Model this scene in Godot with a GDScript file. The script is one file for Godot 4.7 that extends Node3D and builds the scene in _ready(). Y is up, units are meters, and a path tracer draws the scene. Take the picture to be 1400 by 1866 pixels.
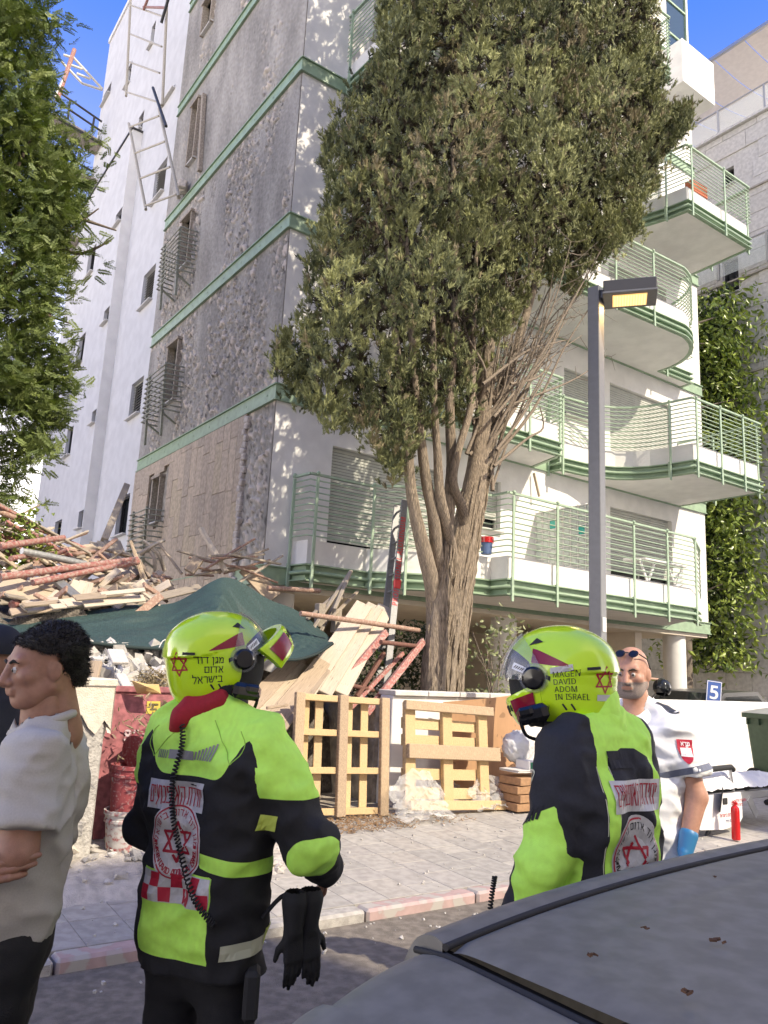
extends Node3D
const EYE:=Vector3(0,1.7,0)
const C_RIGHT:=Vector3(0.810029,0.048148,0.584410)
const C_UP:=Vector3(-0.155191,0.978689,0.134473)
const C_BACK:=Vector3(-0.565481,-0.199622,0.800239)
const SUN:=Vector3(0.30,0.98,1.0)
const WZ:=-11.38
const GX:=5.71
func sight(x: float,y: float)->Vector3:
	return (C_RIGHT*(x - 700.0) - C_UP*(y - 933.0) - C_BACK*1425.0).normalized()
func PZ(x: float,y: float,z: float)->Vector3:
	var r:=sight(x,y); return EYE+r*((z - EYE.z)/r.z)
func PX(x: float,y: float,v: float)->Vector3:
	var r:=sight(x,y); return EYE+r*((v - EYE.x)/r.x)
func PY(x: float,y: float,v: float)->Vector3:
	var r:=sight(x,y); return EYE+r*((v - EYE.y)/r.y)
func PD(x: float,y: float,d: float)->Vector3:
	var r:=sight(x,y); return EYE+r*(d/Vector2(r.x,r.z).length())
var counts:={}
func numbered(parent: Node,called: String)->String:
	var key:=str(parent.get_instance_id())+called
	var n: int=counts.get(key,0)
	counts[key]=n+1
	return called if n==0 else "%s_%03d" % [called,n]
func thing(called: String,label: String,category: String,at:=Vector3.ZERO,group:="")->Node3D:
	var o:=Node3D.new()
	o.name=numbered(self,called)
	add_child(o,true)
	o.position=at
	tag(o,label,category,group)
	return o
func tag(o: Node,label: String,category: String,group:="")->void:
	o.set_meta("label",label)
	o.set_meta("category",category)
	if group!="":
		o.set_meta("group",group)
func part(parent: Node,called: String,mesh: Mesh,m: Material,xf:=Transform3D.IDENTITY)->MeshInstance3D:
	var o:=MeshInstance3D.new()
	o.name=numbered(parent,called)
	o.mesh=mesh
	if m!=null:
		o.material_override=m
	parent.add_child(o,true)
	o.transform=xf
	return o
func struct(called: String,mesh: Mesh,m: Material)->MeshInstance3D:
	var o:=part(self,called,mesh,m)
	o.set_meta("kind","structure")
	return o
func holder(parent: Node,called: String,at:=Vector3.ZERO)->Node3D:
	var o:=Node3D.new()
	o.name=numbered(parent,called)
	parent.add_child(o,true)
	o.position=at
	return o
func dup(o: Node3D,xf: Transform3D,label: String)->Node3D:
	var base:=String(o.name).rstrip("0123456789").rstrip("_")
	var c:=o.duplicate() as Node3D
	c.name=numbered(self,base)
	add_child(c,true)
	c.transform=xf
	c.set_meta("label",label)
	return c
class MB:
	var v:=PackedVector3Array()
	var n:=PackedVector3Array()
	var t:=PackedVector2Array()
	var c:=PackedColorArray()
	var ink:=Color(1,1,1)
	func tri(a: Vector3,b: Vector3,d: Vector3,ua:=Vector2.ZERO,ub:=Vector2.ZERO,ud:=Vector2.ZERO)->void:
		var m:=(d - a).cross(b - a).normalized()
		v.append(a); v.append(b); v.append(d)
		n.append(m); n.append(m); n.append(m)
		t.append(ua); t.append(ub); t.append(ud)
		c.append(ink); c.append(ink); c.append(ink)
	func stri(a: Vector3,b: Vector3,d: Vector3,na: Vector3,nb: Vector3,nd: Vector3,ua:=Vector2.ZERO,ub:=Vector2.ZERO,ud:=Vector2.ZERO)->void:
		if (d - a).cross(b - a).dot(na+nb+nd)<0:
			v.append(a); v.append(d); v.append(b)
			n.append(na); n.append(nd); n.append(nb)
			t.append(ua); t.append(ud); t.append(ub)
		else:
			v.append(a); v.append(b); v.append(d)
			n.append(na); n.append(nb); n.append(nd)
			t.append(ua); t.append(ub); t.append(ud)
		c.append(ink); c.append(ink); c.append(ink)
	func quad(a: Vector3,b: Vector3,d: Vector3,e: Vector3)->void:
		tri(a,b,d,Vector2(0,0),Vector2(1,0),Vector2(1,1))
		tri(a,d,e,Vector2(0,0),Vector2(1,1),Vector2(0,1))
	func face(a: Vector3,b: Vector3,d: Vector3,e: Vector3,out: Vector3)->void:
		if (d - a).cross(b - a).dot(out)>=0:
			quad(a,b,d,e)
		else:
			quad(a,e,d,b)
	func box(at: Vector3,size: Vector3,b:=Basis.IDENTITY,bev:=0.0)->void:
		var h:=size*0.5
		if bev<=0.0:
			for ax in 3:
				for s in [-1.0,1.0]:
					var u:=(ax+1) % 3
					var w:=(ax+2) % 3
					var p:=[]
					for k in [[-1,-1],[1,-1],[1,1],[-1,1]]:
						var q:=Vector3.ZERO
						q[ax]=s*h[ax]; q[u]=k[0]*h[u]; q[w]=k[1]*h[w]
						p.append(at+b*q)
					var o:=Vector3.ZERO
					o[ax]=s
					face(p[0],p[1],p[2],p[3],b*o)
			return
		var e:=Vector3(min(bev,h.x*0.9),min(bev,h.y*0.9),min(bev,h.z*0.9))
		for ax in 3:
			var u:=(ax+1) % 3
			var w:=(ax+2) % 3
			for s in [-1.0,1.0]:
				var p:=[]
				for k in [[-1,-1],[1,-1],[1,1],[-1,1]]:
					var q:=Vector3.ZERO
					q[ax]=s*h[ax]; q[u]=k[0]*(h[u] - e[u]); q[w]=k[1]*(h[w] - e[w])
					p.append(at+b*q)
				var o:=Vector3.ZERO
				o[ax]=s
				face(p[0],p[1],p[2],p[3],b*o)
				for r in [-1.0,1.0]:
					var q1:=Vector3.ZERO; var q2:=Vector3.ZERO
					q1[ax]=s*h[ax]; q1[u]=r*(h[u] - e[u])
					q2[ax]=s*(h[ax] - e[ax]); q2[u]=r*h[u]
					var lo:=Vector3.ZERO; var hi:=Vector3.ZERO
					lo[w]=-(h[w] - e[w]); hi[w]=h[w] - e[w]
					var oo:=Vector3.ZERO
					oo[ax]=s; oo[u]=r
					face(at+b*(q1+lo),at+b*(q1+hi),at+b*(q2+hi),at+b*(q2+lo),b*oo)
		for sx in [-1.0,1.0]:
			for sy in [-1.0,1.0]:
				for sz in [-1.0,1.0]:
					var p1:=Vector3(sx*h.x,sy*(h.y - e.y),sz*(h.z - e.z))
					var p2:=Vector3(sx*(h.x - e.x),sy*h.y,sz*(h.z - e.z))
					var p3:=Vector3(sx*(h.x - e.x),sy*(h.y - e.y),sz*h.z)
					var nn:=b*Vector3(sx,sy,sz).normalized()
					stri(at+b*p1,at+b*p2,at+b*p3,nn,nn,nn)
	func bar(a: Vector3,b: Vector3,w: float,h: float,up:=Vector3.UP,bev:=0.0)->void:
		var d:=b - a
		var z:=d.normalized()
		if absf(z.dot(up))>0.98:
			up=Vector3.RIGHT
		var x:=up.cross(z).normalized()
		var y:=z.cross(x)
		box((a+b)*0.5,Vector3(w,h,d.length()),Basis(x,y,z),bev)
	func tube(pts: Array,r: float,sides:=8,r2:=-1.0,caps:=true)->void:
		var k:=pts.size()
		if k<2:
			return
		var rings:=[]
		var norms:=[]
		var d0: Vector3=(pts[1] - pts[0]).normalized()
		var x:=d0.cross(Vector3.UP if absf(d0.y)<0.95 else Vector3.RIGHT).normalized()
		for i in k:
			var d: Vector3
			if i==0: d=pts[1] - pts[0]
			elif i==k - 1: d=pts[k - 1] - pts[k - 2]
			else: d=(pts[i] - pts[i - 1]).normalized()+(pts[i+1] - pts[i]).normalized()
			d=d.normalized()
			x=(x - d*x.dot(d)).normalized()
			var y:=d.cross(x)
			var rr:=r if r2<0 else lerpf(r,r2,float(i)/(k - 1))
			if typeof(pts[i])==TYPE_VECTOR4:
				rr=pts[i].w
			var ring:=PackedVector3Array(); var nn:=PackedVector3Array()
			for j in sides:
				var a:=TAU*j/sides
				var o:=x*cos(a)+y*sin(a)
				nn.append(o)
				ring.append(pts[i]+o*rr)
			rings.append(ring); norms.append(nn)
		for i in k - 1:
			for j in sides:
				var j2:=(j+1) % sides
				stri(rings[i][j],rings[i][j2],rings[i+1][j2],norms[i][j],norms[i][j2],norms[i+1][j2])
				stri(rings[i][j],rings[i+1][j2],rings[i+1][j],norms[i][j],norms[i+1][j2],norms[i+1][j])
		if caps:
			for e in [0,k - 1]:
				var dd: Vector3=(pts[1] - pts[0]) if e==0 else (pts[k - 1] - pts[k - 2])
				dd=dd.normalized()*(-1.0 if e==0 else 1.0)
				for j in range(1,sides - 1):
					stri(rings[e][0],rings[e][j],rings[e][j+1],dd,dd,dd)
	func limb(pts: Array,radii: Array,sides:=10,rough:=0.0,seed_:=1)->void:
		var k:=pts.size()
		var rng:=RandomNumberGenerator.new(); rng.seed=seed_
		var rings:=[]
		var norms:=[]
		var d0: Vector3=(pts[1] - pts[0]).normalized()
		var x:=d0.cross(Vector3.UP if absf(d0.y)<0.95 else Vector3.RIGHT).normalized()
		var lob:=[]
		for j in sides: lob.append(rng.randf_range(-1,1))
		for i in k:
			var d: Vector3=(pts[min(i+1,k - 1)] - pts[max(i - 1,0)]).normalized()
			x=(x - d*x.dot(d)).normalized()
			var y:=d.cross(x)
			var ring:=PackedVector3Array(); var nn:=PackedVector3Array()
			for j in sides:
				lob[j]=lob[j]*0.9+rng.randf_range(-0.44,0.44)
				var a:=TAU*j/sides
				var o:=x*cos(a)+y*sin(a)
				nn.append(o)
				ring.append(pts[i]+o*radii[i]*(1.0+rough*lob[j]))
			rings.append(ring); norms.append(nn)
		for i in k - 1:
			for j in sides:
				var j2:=(j+1) % sides
				var u0:=Vector2(float(j)/sides,i*0.25); var u1:=Vector2(float(j+1)/sides,i*0.25)
				var w0:=u0+Vector2(0,0.25); var w1:=u1+Vector2(0,0.25)
				stri(rings[i][j],rings[i][j2],rings[i+1][j2],norms[i][j],norms[i][j2],norms[i+1][j2],u0,u1,w1)
				stri(rings[i][j],rings[i+1][j2],rings[i+1][j],norms[i][j],norms[i+1][j2],norms[i+1][j],u0,w1,w0)
	func lathe(profile: Array,sides:=24,xf:=Transform3D.IDENTITY)->void:
		for i in profile.size() - 1:
			var p: Vector2=profile[i]; var q: Vector2=profile[i+1]
			var g:=Vector2(q.y - p.y,-(q.x - p.x)).normalized()
			for j in sides:
				var a:=TAU*j/sides; var b:=TAU*(j+1)/sides
				var ca:=Vector3(cos(a),0,sin(a)); var cb:=Vector3(cos(b),0,sin(b))
				var na:=xf.basis*(ca*g.x+Vector3.UP*g.y); var nb:=xf.basis*(cb*g.x+Vector3.UP*g.y)
				var p1:=xf*(ca*p.x+Vector3.UP*p.y); var p2:=xf*(cb*p.x+Vector3.UP*p.y)
				var q1:=xf*(ca*q.x+Vector3.UP*q.y); var q2:=xf*(cb*q.x+Vector3.UP*q.y)
				if p.x>1e-5: stri(p1,p2,q2,na,nb,nb)
				if q.x>1e-5: stri(p1,q2,q1,na,nb,na)
	func prism(poly: PackedVector2Array,y0: float,y1: float,closed_top:=true,closed_bottom:=true)->void:
		var idx:=Geometry2D.triangulate_polygon(poly)
		for k in range(0,idx.size(),3):
			var a:=poly[idx[k]]; var b:=poly[idx[k+1]]; var d:=poly[idx[k+2]]
			if closed_top: up3(a,b,d,y1,1)
			if closed_bottom: up3(a,b,d,y0,-1)
		var ccw:=not Geometry2D.is_polygon_clockwise(poly)
		for i in poly.size():
			var p:=poly[i]; var q:=poly[(i+1) % poly.size()]
			var o:=Vector3(q.y - p.y,0,-(q.x - p.x))*(1.0 if ccw else -1.0)
			face(Vector3(p.x,y0,p.y),Vector3(q.x,y0,q.y),Vector3(q.x,y1,q.y),Vector3(p.x,y1,p.y),o)
	func up3(a: Vector2,b: Vector2,d: Vector2,y: float,s: float)->void:
		var m:=Vector3(0,s,0)
		stri(Vector3(a.x,y,a.y),Vector3(b.x,y,b.y),Vector3(d.x,y,d.y),m,m,m)
	func sheet(f: Callable,nu: int,nv: int,closed_u:=false)->void:
		var p:=[]
		for j in nv+1:
			var row:=PackedVector3Array()
			for i in nu+1: row.append(f.call(float(i)/nu,float(j)/nv))
			p.append(row)
		grid(p,closed_u)
	func grid(p: Array,closed_u:=false)->void:
		var nv:=p.size() - 1
		var nu: int=p[0].size() - 1
		var nn:=[]
		for j in nv+1:
			var row:=PackedVector3Array()
			for i in nu+1:
				var i0:=i - 1; var i1:=i+1
				if closed_u:
					if i0<0: i0=nu - 1
					if i1>nu: i1=1
				var du: Vector3=p[j][min(i1,nu)] - p[j][max(i0,0)]
				var dv: Vector3=p[min(j+1,nv)][i] - p[max(j - 1,0)][i]
				row.append(du.cross(dv).normalized())
			nn.append(row)
		for j in nv:
			for i in nu:
				var a:=Vector2(float(i)/nu,float(j)/nv); var s:=Vector2(1.0/nu,0); var w:=Vector2(0,1.0/nv)
				stri(p[j][i],p[j][i+1],p[j+1][i+1],nn[j][i],nn[j][i+1],nn[j+1][i+1],a,a+s,a+s+w)
				stri(p[j][i],p[j+1][i+1],p[j+1][i],nn[j][i],nn[j+1][i+1],nn[j+1][i],a,a+s+w,a+w)
	func rail(pts: Array,up: Vector3,w: float,h: float)->void:
		for i in pts.size() - 1:
			var a: Vector3=pts[i]; var b: Vector3=pts[i+1]
			bar(a,b,w,h,up)
	func out(colors:=false)->ArrayMesh:
		var a:=[]
		a.resize(Mesh.ARRAY_MAX)
		a[Mesh.ARRAY_VERTEX]=v
		a[Mesh.ARRAY_NORMAL]=n
		a[Mesh.ARRAY_TEX_UV]=t
		if colors: a[Mesh.ARRAY_COLOR]=c
		var m:=ArrayMesh.new()
		if v.size()>0:
			m.add_surface_from_arrays(Mesh.PRIMITIVE_TRIANGLES,a)
		return m
func boxm(size: Vector3,bev:=0.0)->ArrayMesh:
	var b:=MB.new(); b.box(Vector3.ZERO,size,Basis.IDENTITY,bev); return b.out()
func barm(a: Vector3,b: Vector3,w: float,h: float,up:=Vector3.UP,bev:=0.0)->ArrayMesh:
	var m:=MB.new(); m.bar(a,b,w,h,up,bev); return m.out()
func tubem(pts: Array,r: float,sides:=8,r2:=-1.0)->ArrayMesh:
	var m:=MB.new(); m.tube(pts,r,sides,r2); return m.out()
func spline(pts: Array,per:=6)->Array:
	var o:=[]
	for i in pts.size() - 1:
		var p0=pts[max(i - 1,0)]; var p1=pts[i]; var p2=pts[i+1]; var p3=pts[min(i+2,pts.size() - 1)]
		for k in per:
			var t:=float(k)/per
			o.append(p1.cubic_interpolate(p2,p0,p3,t))
	o.append(pts[-1])
	return o
var M:={}
func lin(r: float,g: float,b: float)->Color:
	return Color(r,g,b).linear_to_srgb()
func noise(freq: float,oct:=4,kind:=FastNoiseLite.TYPE_SIMPLEX_SMOOTH,sd:=1,ridged:=false)->FastNoiseLite:
	var f:=FastNoiseLite.new()
	f.noise_type=kind
	f.frequency=freq
	f.seed=sd
	f.fractal_type=FastNoiseLite.FRACTAL_RIDGED if ridged else FastNoiseLite.FRACTAL_FBM
	f.fractal_octaves=oct
	return f
var texs:={}
func ntex(freq: float,stops: Array,oct:=4,size:=512,kind:=FastNoiseLite.TYPE_SIMPLEX_SMOOTH,sd:=1,ridged:=false)->Texture2D:
	var key:="%s %s %s %s %s %s %s" % [freq,stops,oct,size,kind,sd,ridged]
	if texs.has(key): return texs[key]
	var g:=Gradient.new()
	g.offsets=PackedFloat32Array(); g.colors=PackedColorArray()
	for s in stops: g.add_point(s[0],s[1])
	while g.get_point_count()>stops.size(): g.remove_point(0)
	var im:=noise(freq,oct,kind,sd,ridged).get_seamless_image(size,size)
	im.convert(Image.FORMAT_RGB8)
	var d:=im.get_data()
	var lut:=PackedByteArray(); lut.resize(768)
	for i in 256:
		var c:=g.sample(i/255.0)
		lut[i*3]=c.r8; lut[i*3+1]=c.g8; lut[i*3+2]=c.b8
	for i in size*size:
		var k:=d[i*3]*3
		d[i*3]=lut[k]; d[i*3+1]=lut[k+1]; d[i*3+2]=lut[k+2]
	var t:=ImageTexture.create_from_image(Image.create_from_data(size,size,false,Image.FORMAT_RGB8,d))
	texs[key]=t
	return t
func grey(a: float)->Color: return Color(a,a,a)
var bumps:={}
func bumptex(freq: float,sd:=3,oct:=4,ridged:=false)->Texture2D:
	return ntex(freq,[[0.0,grey(0)],[1.0,grey(1)]],oct,512,FastNoiseLite.TYPE_SIMPLEX_SMOOTH,sd,ridged)
func pm(c: Color,rough:=0.8,var_:=0.15,scale:=0.7,freq:=0.012,bump:=0.0,bscale_freq:=0.03,world:=true,metal:=0.0,sd:=1)->StandardMaterial3D:
	var m:=StandardMaterial3D.new()
	m.roughness=rough
	m.metallic=metal
	if var_>0.0:
		m.albedo_color=lin(c.r*(1+var_),c.g*(1+var_),c.b*(1+var_))
		var lo:=(1 - var_)/(1+var_)
		m.albedo_texture=ntex(freq,[[0.25,lin(lo,lo,lo)],[0.75,Color(1,1,1)]],5,512,FastNoiseLite.TYPE_SIMPLEX_SMOOTH,sd)
	else:
		m.albedo_color=lin(c.r,c.g,c.b)
	if bump>0.0:
		m.heightmap_enabled=true
		m.heightmap_scale=bump
		m.heightmap_texture=bumptex(bscale_freq)
	m.uv1_triplanar=true
	m.uv1_world_triplanar=world
	m.uv1_scale=Vector3.ONE*scale
	return m
func flat(c: Color,rough:=0.6,metal:=0.0)->StandardMaterial3D:
	var m:=StandardMaterial3D.new()
	m.albedo_color=lin(c.r,c.g,c.b)
	m.roughness=rough
	m.metallic=metal
	return m
func tinted(rough:=0.7)->StandardMaterial3D:
	var m:=StandardMaterial3D.new()
	m.vertex_color_use_as_albedo=true
	m.roughness=rough
	return m
func rng_of(s: int)->RandomNumberGenerator:
	var r:=RandomNumberGenerator.new(); r.seed=s; return r
func _ready()->void:
	var cam:=Camera3D.new()
	cam.name="camera"
	cam.transform=Transform3D(Basis(C_RIGHT,C_UP,C_BACK).orthonormalized(),EYE)
	cam.fov=66.4285
	cam.near=0.05
	cam.far=600.0
	add_child(cam,true)
	cam.current=true
	var env:=Environment.new()
	env.background_mode=Environment.BG_SKY
	var sky:=Sky.new()
	var sm:=ProceduralSkyMaterial.new()
	sm.sky_top_color=lin(0.0088,0.040,0.160)
	sm.sky_horizon_color=lin(1.40,1.27,1.08)
	sm.sky_curve=0.14
	sm.sky_energy_multiplier=1.5
	sm.ground_bottom_color=lin(0.24,0.21,0.17)
	sm.ground_horizon_color=lin(0.35,0.38,0.40)
	sm.sun_angle_max=70.0
	sm.sun_curve=0.4
	sky.sky_material=sm
	env.sky=sky
	env.tonemap_mode=Environment.TONE_MAPPER_LINEAR
	env.tonemap_exposure=2.65
	env.sdfgi_enabled=true
	env.ssao_enabled=true
	env.ssil_enabled=true
	var we:=WorldEnvironment.new()
	we.name="environment"
	we.environment=env
	add_child(we,true)
	var sun:=DirectionalLight3D.new()
	sun.name="sun"
	sun.light_energy=0.75
	sun.light_color=Color(1.0,0.945,0.85)
	sun.light_angular_distance=0.5
	sun.shadow_enabled=true
	add_child(sun,true)
	sun.look_at_from_position(SUN*20.0,Vector3.ZERO)
	make_materials()
	build_setting()
	build_apartment_house()
	build_neighbours()
	build_scaffold()
	build_lamp()
	build_cypress()
	build_feather_tree()
	build_other_plants()
	build_pallets()
	build_boxes()
	build_ladder_and_frames()
	build_rubble()
	build_net()
	build_debris()
	build_right()
	build_near_car()
	build_people()
func make_materials()->void:
	M.plaster=pm(Color(0.765,0.755,0.73),0.85,0.05,0.22,0.015,0.25,0.09)
	M.cream=pm(Color(0.68,0.61,0.51),0.85,0.04,0.3,0.015,0.2,0.09)
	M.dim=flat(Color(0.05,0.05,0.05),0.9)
	M.shaded_plaster=pm(Color(0.60,0.605,0.61),0.88,0.05,0.22,0.015,0.25,0.09)  # dimmed copy of the white plaster, side wall shade put into its colour
	M.mortar=pm(Color(0.34,0.315,0.275),0.95,0.25,0.4,0.02,1.2,0.05)
	M.adhesive=pm(Color(0.55,0.50,0.45),0.95,0.2,1.0,0.02,1.0,0.05)
	M.rail=pm(Color(0.36,0.475,0.35),0.5,0.08,0.5,0.015)
	M.green=pm(Color(0.29,0.40,0.275),0.5,0.10,0.5,0.015)
	M.frame=pm(Color(0.42,0.43,0.40),0.5,0.05)
	M.dark_frame=flat(Color(0.03,0.03,0.032),0.5)
	M.dark_glass=flat(Color(0.015,0.018,0.02),0.08)
	M.blue_glass=flat(Color(0.03,0.06,0.10),0.05)
	M.shutter=pm(Color(0.45,0.465,0.42),0.55,0.06,0.5,0.01)
	M.louvre=pm(Color(0.22,0.22,0.21),0.6,0.08)
	M.sill=pm(Color(0.6,0.59,0.56),0.8,0.06)
	M.guard=pm(Color(0.30,0.31,0.25),0.55,0.2,2.0,0.03)
	M.old_wood=pm(Color(0.36,0.31,0.25),0.85,0.2,1.5,0.02,0.5,0.05)
	M.vc_rough=tinted(0.95)
	M.block_glass=flat(Color(0.55,0.60,0.56),0.12)
	M.teal_glass=flat(Color(0.06,0.45,0.38),0.1)
	M.earth=pm(Color(0.36,0.315,0.26),0.95,0.3,0.35,0.02,2.0,0.06)
	M.asphalt=pm(Color(0.175,0.152,0.125),0.9,0.22,0.9,0.02,0.7,0.3)
	M.sand=pm(Color(0.34,0.30,0.25),0.95,0.2,0.8,0.03)
	M.kerb=pm(Color(0.38,0.36,0.33),0.9,0.16,1.3,0.02,0.4,0.2)
	M.kerb_white=pm(Color(0.42,0.40,0.37),0.9,0.2,1.3,0.02,0.4,0.2)
	M.kerb_red=worn(Color(0.37,0.265,0.25),Color(0.38,0.355,0.33),0.4,0.10)
	M.pavers=[]
	for c in [Color(0.365,0.345,0.315),Color(0.345,0.325,0.30),Color(0.385,0.365,0.33),Color(0.325,0.31,0.285),Color(0.365,0.34,0.305)]:
		M.pavers.append(pm(c,0.9,0.12,0.9,0.02,0.25,0.25,true,0.0,M.pavers.size()+3))
	M.concrete=pm(Color(0.42,0.40,0.37),0.95,0.15,1.0,0.02,0.6,0.1)
	M.stone=[]
	for c in [Color(0.60,0.585,0.555),Color(0.62,0.605,0.575),Color(0.575,0.56,0.53),Color(0.61,0.59,0.555)]:
		M.stone.append(pm(c,0.85,0.10,0.6,0.02,0.2,0.1,true,0.0,M.stone.size()+11))
	M.stone_dark=pm(Color(0.42,0.39,0.35),0.9,0.1)
	M.steel=flat(Color(0.42,0.43,0.44),0.35,0.7)
	M.dark_steel=flat(Color(0.05,0.052,0.055),0.55,0.3)
	M.galv=pm(Color(0.45,0.46,0.46),0.45,0.2,2.0,0.02,0.0,0.03,true,0.6)
	M.pale_steel=pm(Color(0.55,0.53,0.47),0.6,0.2,2.0,0.03)
	M.cream_steel=pm(Color(0.46,0.42,0.33),0.6,0.22,2.2,0.03)
	M.rust_red=worn(Color(0.27,0.105,0.09),Color(0.38,0.29,0.25),1.7,0.06)
	M.clear_glass=flat(Color(0.8,0.9,0.9),0.03)
	M.clear_glass.transparency=BaseMaterial3D.TRANSPARENCY_ALPHA
	M.clear_glass.albedo_color.a=0.18
	M.awning=pm(Color(0.66,0.64,0.61),0.9,0.04)
	M.awning.cull_mode=BaseMaterial3D.CULL_DISABLED
	M.awning.backlight_enabled=true
	M.awning.backlight=Color(0.5,0.46,0.42)
	M.terracotta=pm(Color(0.5,0.16,0.08),0.85,0.12)
	M.old_wall=pm(Color(0.28,0.26,0.23),0.9,0.2,0.3)
	M.grey_wood=pm(Color(0.40,0.36,0.31),0.85,0.2,1.2,0.02,0.3,0.05)
	M.lamp_grey=pm(Color(0.14,0.145,0.155),0.45,0.06,1.0,0.02)
	M.lamp_dark=flat(Color(0.05,0.05,0.052),0.45)
	M.sticker=flat(Color(0.7,0.7,0.68),0.6)
	M.lamp_glow=flat(Color(0.7,0.6,0.4),0.5)
	M.lamp_glow.emission_enabled=true
	M.lamp_glow.emission=Color(1.0,0.74,0.38)
	M.lamp_glow.emission_energy_multiplier=0.45
	M.lamp_glow2=flat(Color(0.8,0.7,0.5),0.5)
	M.lamp_glow2.emission_enabled=true
	M.lamp_glow2.emission=Color(1.0,0.88,0.58)
	M.lamp_glow2.emission_energy_multiplier=0.5
	M.polythene=flat(Color(0.75,0.74,0.72),0.4)
	M.polythene.transparency=BaseMaterial3D.TRANSPARENCY_ALPHA
	M.polythene.albedo_color.a=0.34
	M.polythene.cull_mode=BaseMaterial3D.CULL_DISABLED
	M.card=pm(Color(0.36,0.21,0.11),0.85,0.12,1.5,0.02)
	M.galv_bright=pm(Color(0.20,0.203,0.207),0.5,0.12,2.0,0.02,0.0,0.03,true,0.3)
	M.red_plastic=flat(Color(0.55,0.03,0.03),0.4)
	M.rust_pink=worn(Color(0.34,0.13,0.115),Color(0.44,0.34,0.30),2.2,0.04)
	M.rust_dark=pm(Color(0.16,0.075,0.055),0.8,0.3,2.0,0.03)
	M.rust_pipe=worn(Color(0.27,0.16,0.12),Color(0.42,0.31,0.24),2.6,0.06)
	M.pale_planks=[wood_mat(Color(0.52,0.46,0.39),1,0.14),wood_mat(Color(0.50,0.44,0.37),2,0.16),wood_mat(Color(0.55,0.49,0.41),7,0.14)]
	M.tan_wood=[wood_mat(Color(0.43,0.345,0.26),4,0.2),wood_mat(Color(0.50,0.42,0.32),8,0.18),wood_mat(Color(0.36,0.295,0.23),11,0.22)]
	M.grey_woods=[wood_mat(Color(0.36,0.32,0.27),12,0.2),wood_mat(Color(0.42,0.37,0.31),13,0.2),wood_mat(Color(0.30,0.265,0.225),14,0.2),wood_mat(Color(0.40,0.34,0.27),15,0.22)]
	M.old_concrete=pm(Color(0.42,0.40,0.37),0.95,0.2,1.2,0.02,0.9,0.06)
	M.cream_plaster=pm(Color(0.60,0.55,0.46),0.9,0.10,1.2,0.02,0.4,0.1)
	M.plaster_dust=pm(Color(0.50,0.46,0.41),0.95,0.2,1.0,0.02,1.0,0.15)
	M.red_dusty=pm(Color(0.30,0.105,0.115),0.75,0.3,1.2,0.02)
	M.red_paint=worn(Color(0.27,0.055,0.06),Color(0.46,0.30,0.28),2.2,-0.07)
	M.white_splash=worn(Color(0.50,0.48,0.45),Color(0.36,0.07,0.07),2.0,-0.04)
	M.chalk=worn(Color(0.46,0.38,0.40),Color(0.24,0.07,0.08),3.0,0.02)
	M.pvc=flat(Color(0.30,0.29,0.28),0.6)
	M.bin_green=pm(Color(0.06,0.10,0.055),0.5,0.10,1.0,0.02)
	M.bin_lid=pm(Color(0.35,0.36,0.35),0.5,0.1)
	M.car_dark=flat(Color(0.04,0.041,0.043),0.35)
	M.car_grey=flat(Color(0.10,0.10,0.105),0.3,0.3)
	M.car_dust=pm(Color(0.18,0.172,0.15),0.5,0.13,2.0,0.012,0.0,0.03,true,0.0,17)
	M.car_dust.metallic_specular=0.4
	M.dusty_glass=flat(Color(0.05,0.052,0.055),0.3)
	M.steel_bright=flat(Color(0.55,0.56,0.57),0.3,0.8)
	M.black_cloth=pm(Color(0.014,0.014,0.016),0.85,0.1,2.0,0.03,0.2,0.3,false)
	M.white_plastic=flat(Color(0.72,0.72,0.72),0.4)
	M.white_cloth=pm(Color(0.74,0.745,0.75),0.9,0.03,1.0,0.02,0.15,0.05)
	M.red_gloss=flat(Color(0.50,0.012,0.014),0.25)
	M.sign_blue=flat(Color(0.05,0.11,0.36),0.45)
	M.white_ink=flat(Color(0.75,0.76,0.78),0.5)
	M.red_ink=flat(Color(0.38,0.012,0.03),0.5)
	M.navy_ink=flat(Color(0.02,0.03,0.12),0.5)
	M.black_ink=flat(Color(0.008,0.008,0.008),0.5)
	M.black_gloss=flat(Color(0.008,0.008,0.009),0.12)
	M.skin=pm(Color(0.29,0.15,0.10),0.55,0.08,3.0,0.03,0.06,0.2,false)
	M.skin_light=pm(Color(0.42,0.225,0.155),0.5,0.08,3.0,0.03,0.06,0.2,false)
	for k in [M.skin,M.skin_light]:
		k.subsurf_scatter_enabled=true
		k.subsurf_scatter_strength=0.12
	M.grey_beard=pm(Color(0.26,0.21,0.185),0.85,0.25,8.0,0.06,0.15,0.3,false)
	M.eye_white=flat(Color(0.5,0.47,0.44),0.2)
	M.eye_dark=flat(Color(0.015,0.010,0.008),0.15)
	M.hair=pm(Color(0.012,0.010,0.009),0.6,0.3,6.0,0.06,0.4,0.1,false)
	M.jacket_black=pm(Color(0.011,0.011,0.013),0.85,0.15,3.0,0.05,0.12,0.4,false)
	M.jacket_navy=pm(Color(0.016,0.017,0.024),0.8,0.15,3.0,0.05,0.12,0.4,false)
	M.jacket_neon=pm(Color(0.52,0.92,0.12),0.75,0.05,3.0,0.02,0.10,0.4,false)
	M.jacket_seam=flat(Color(0.30,0.55,0.06),0.8)
	M.scarf_red=pm(Color(0.30,0.008,0.02),0.8,0.1,3.0,0.04,0.15,0.3,false)
	M.helmet_neon=flat(Color(0.52,0.80,0.012),0.2)
	M.helmet_neon.clearcoat_enabled=true
	M.helmet_neon.clearcoat=0.8
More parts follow.
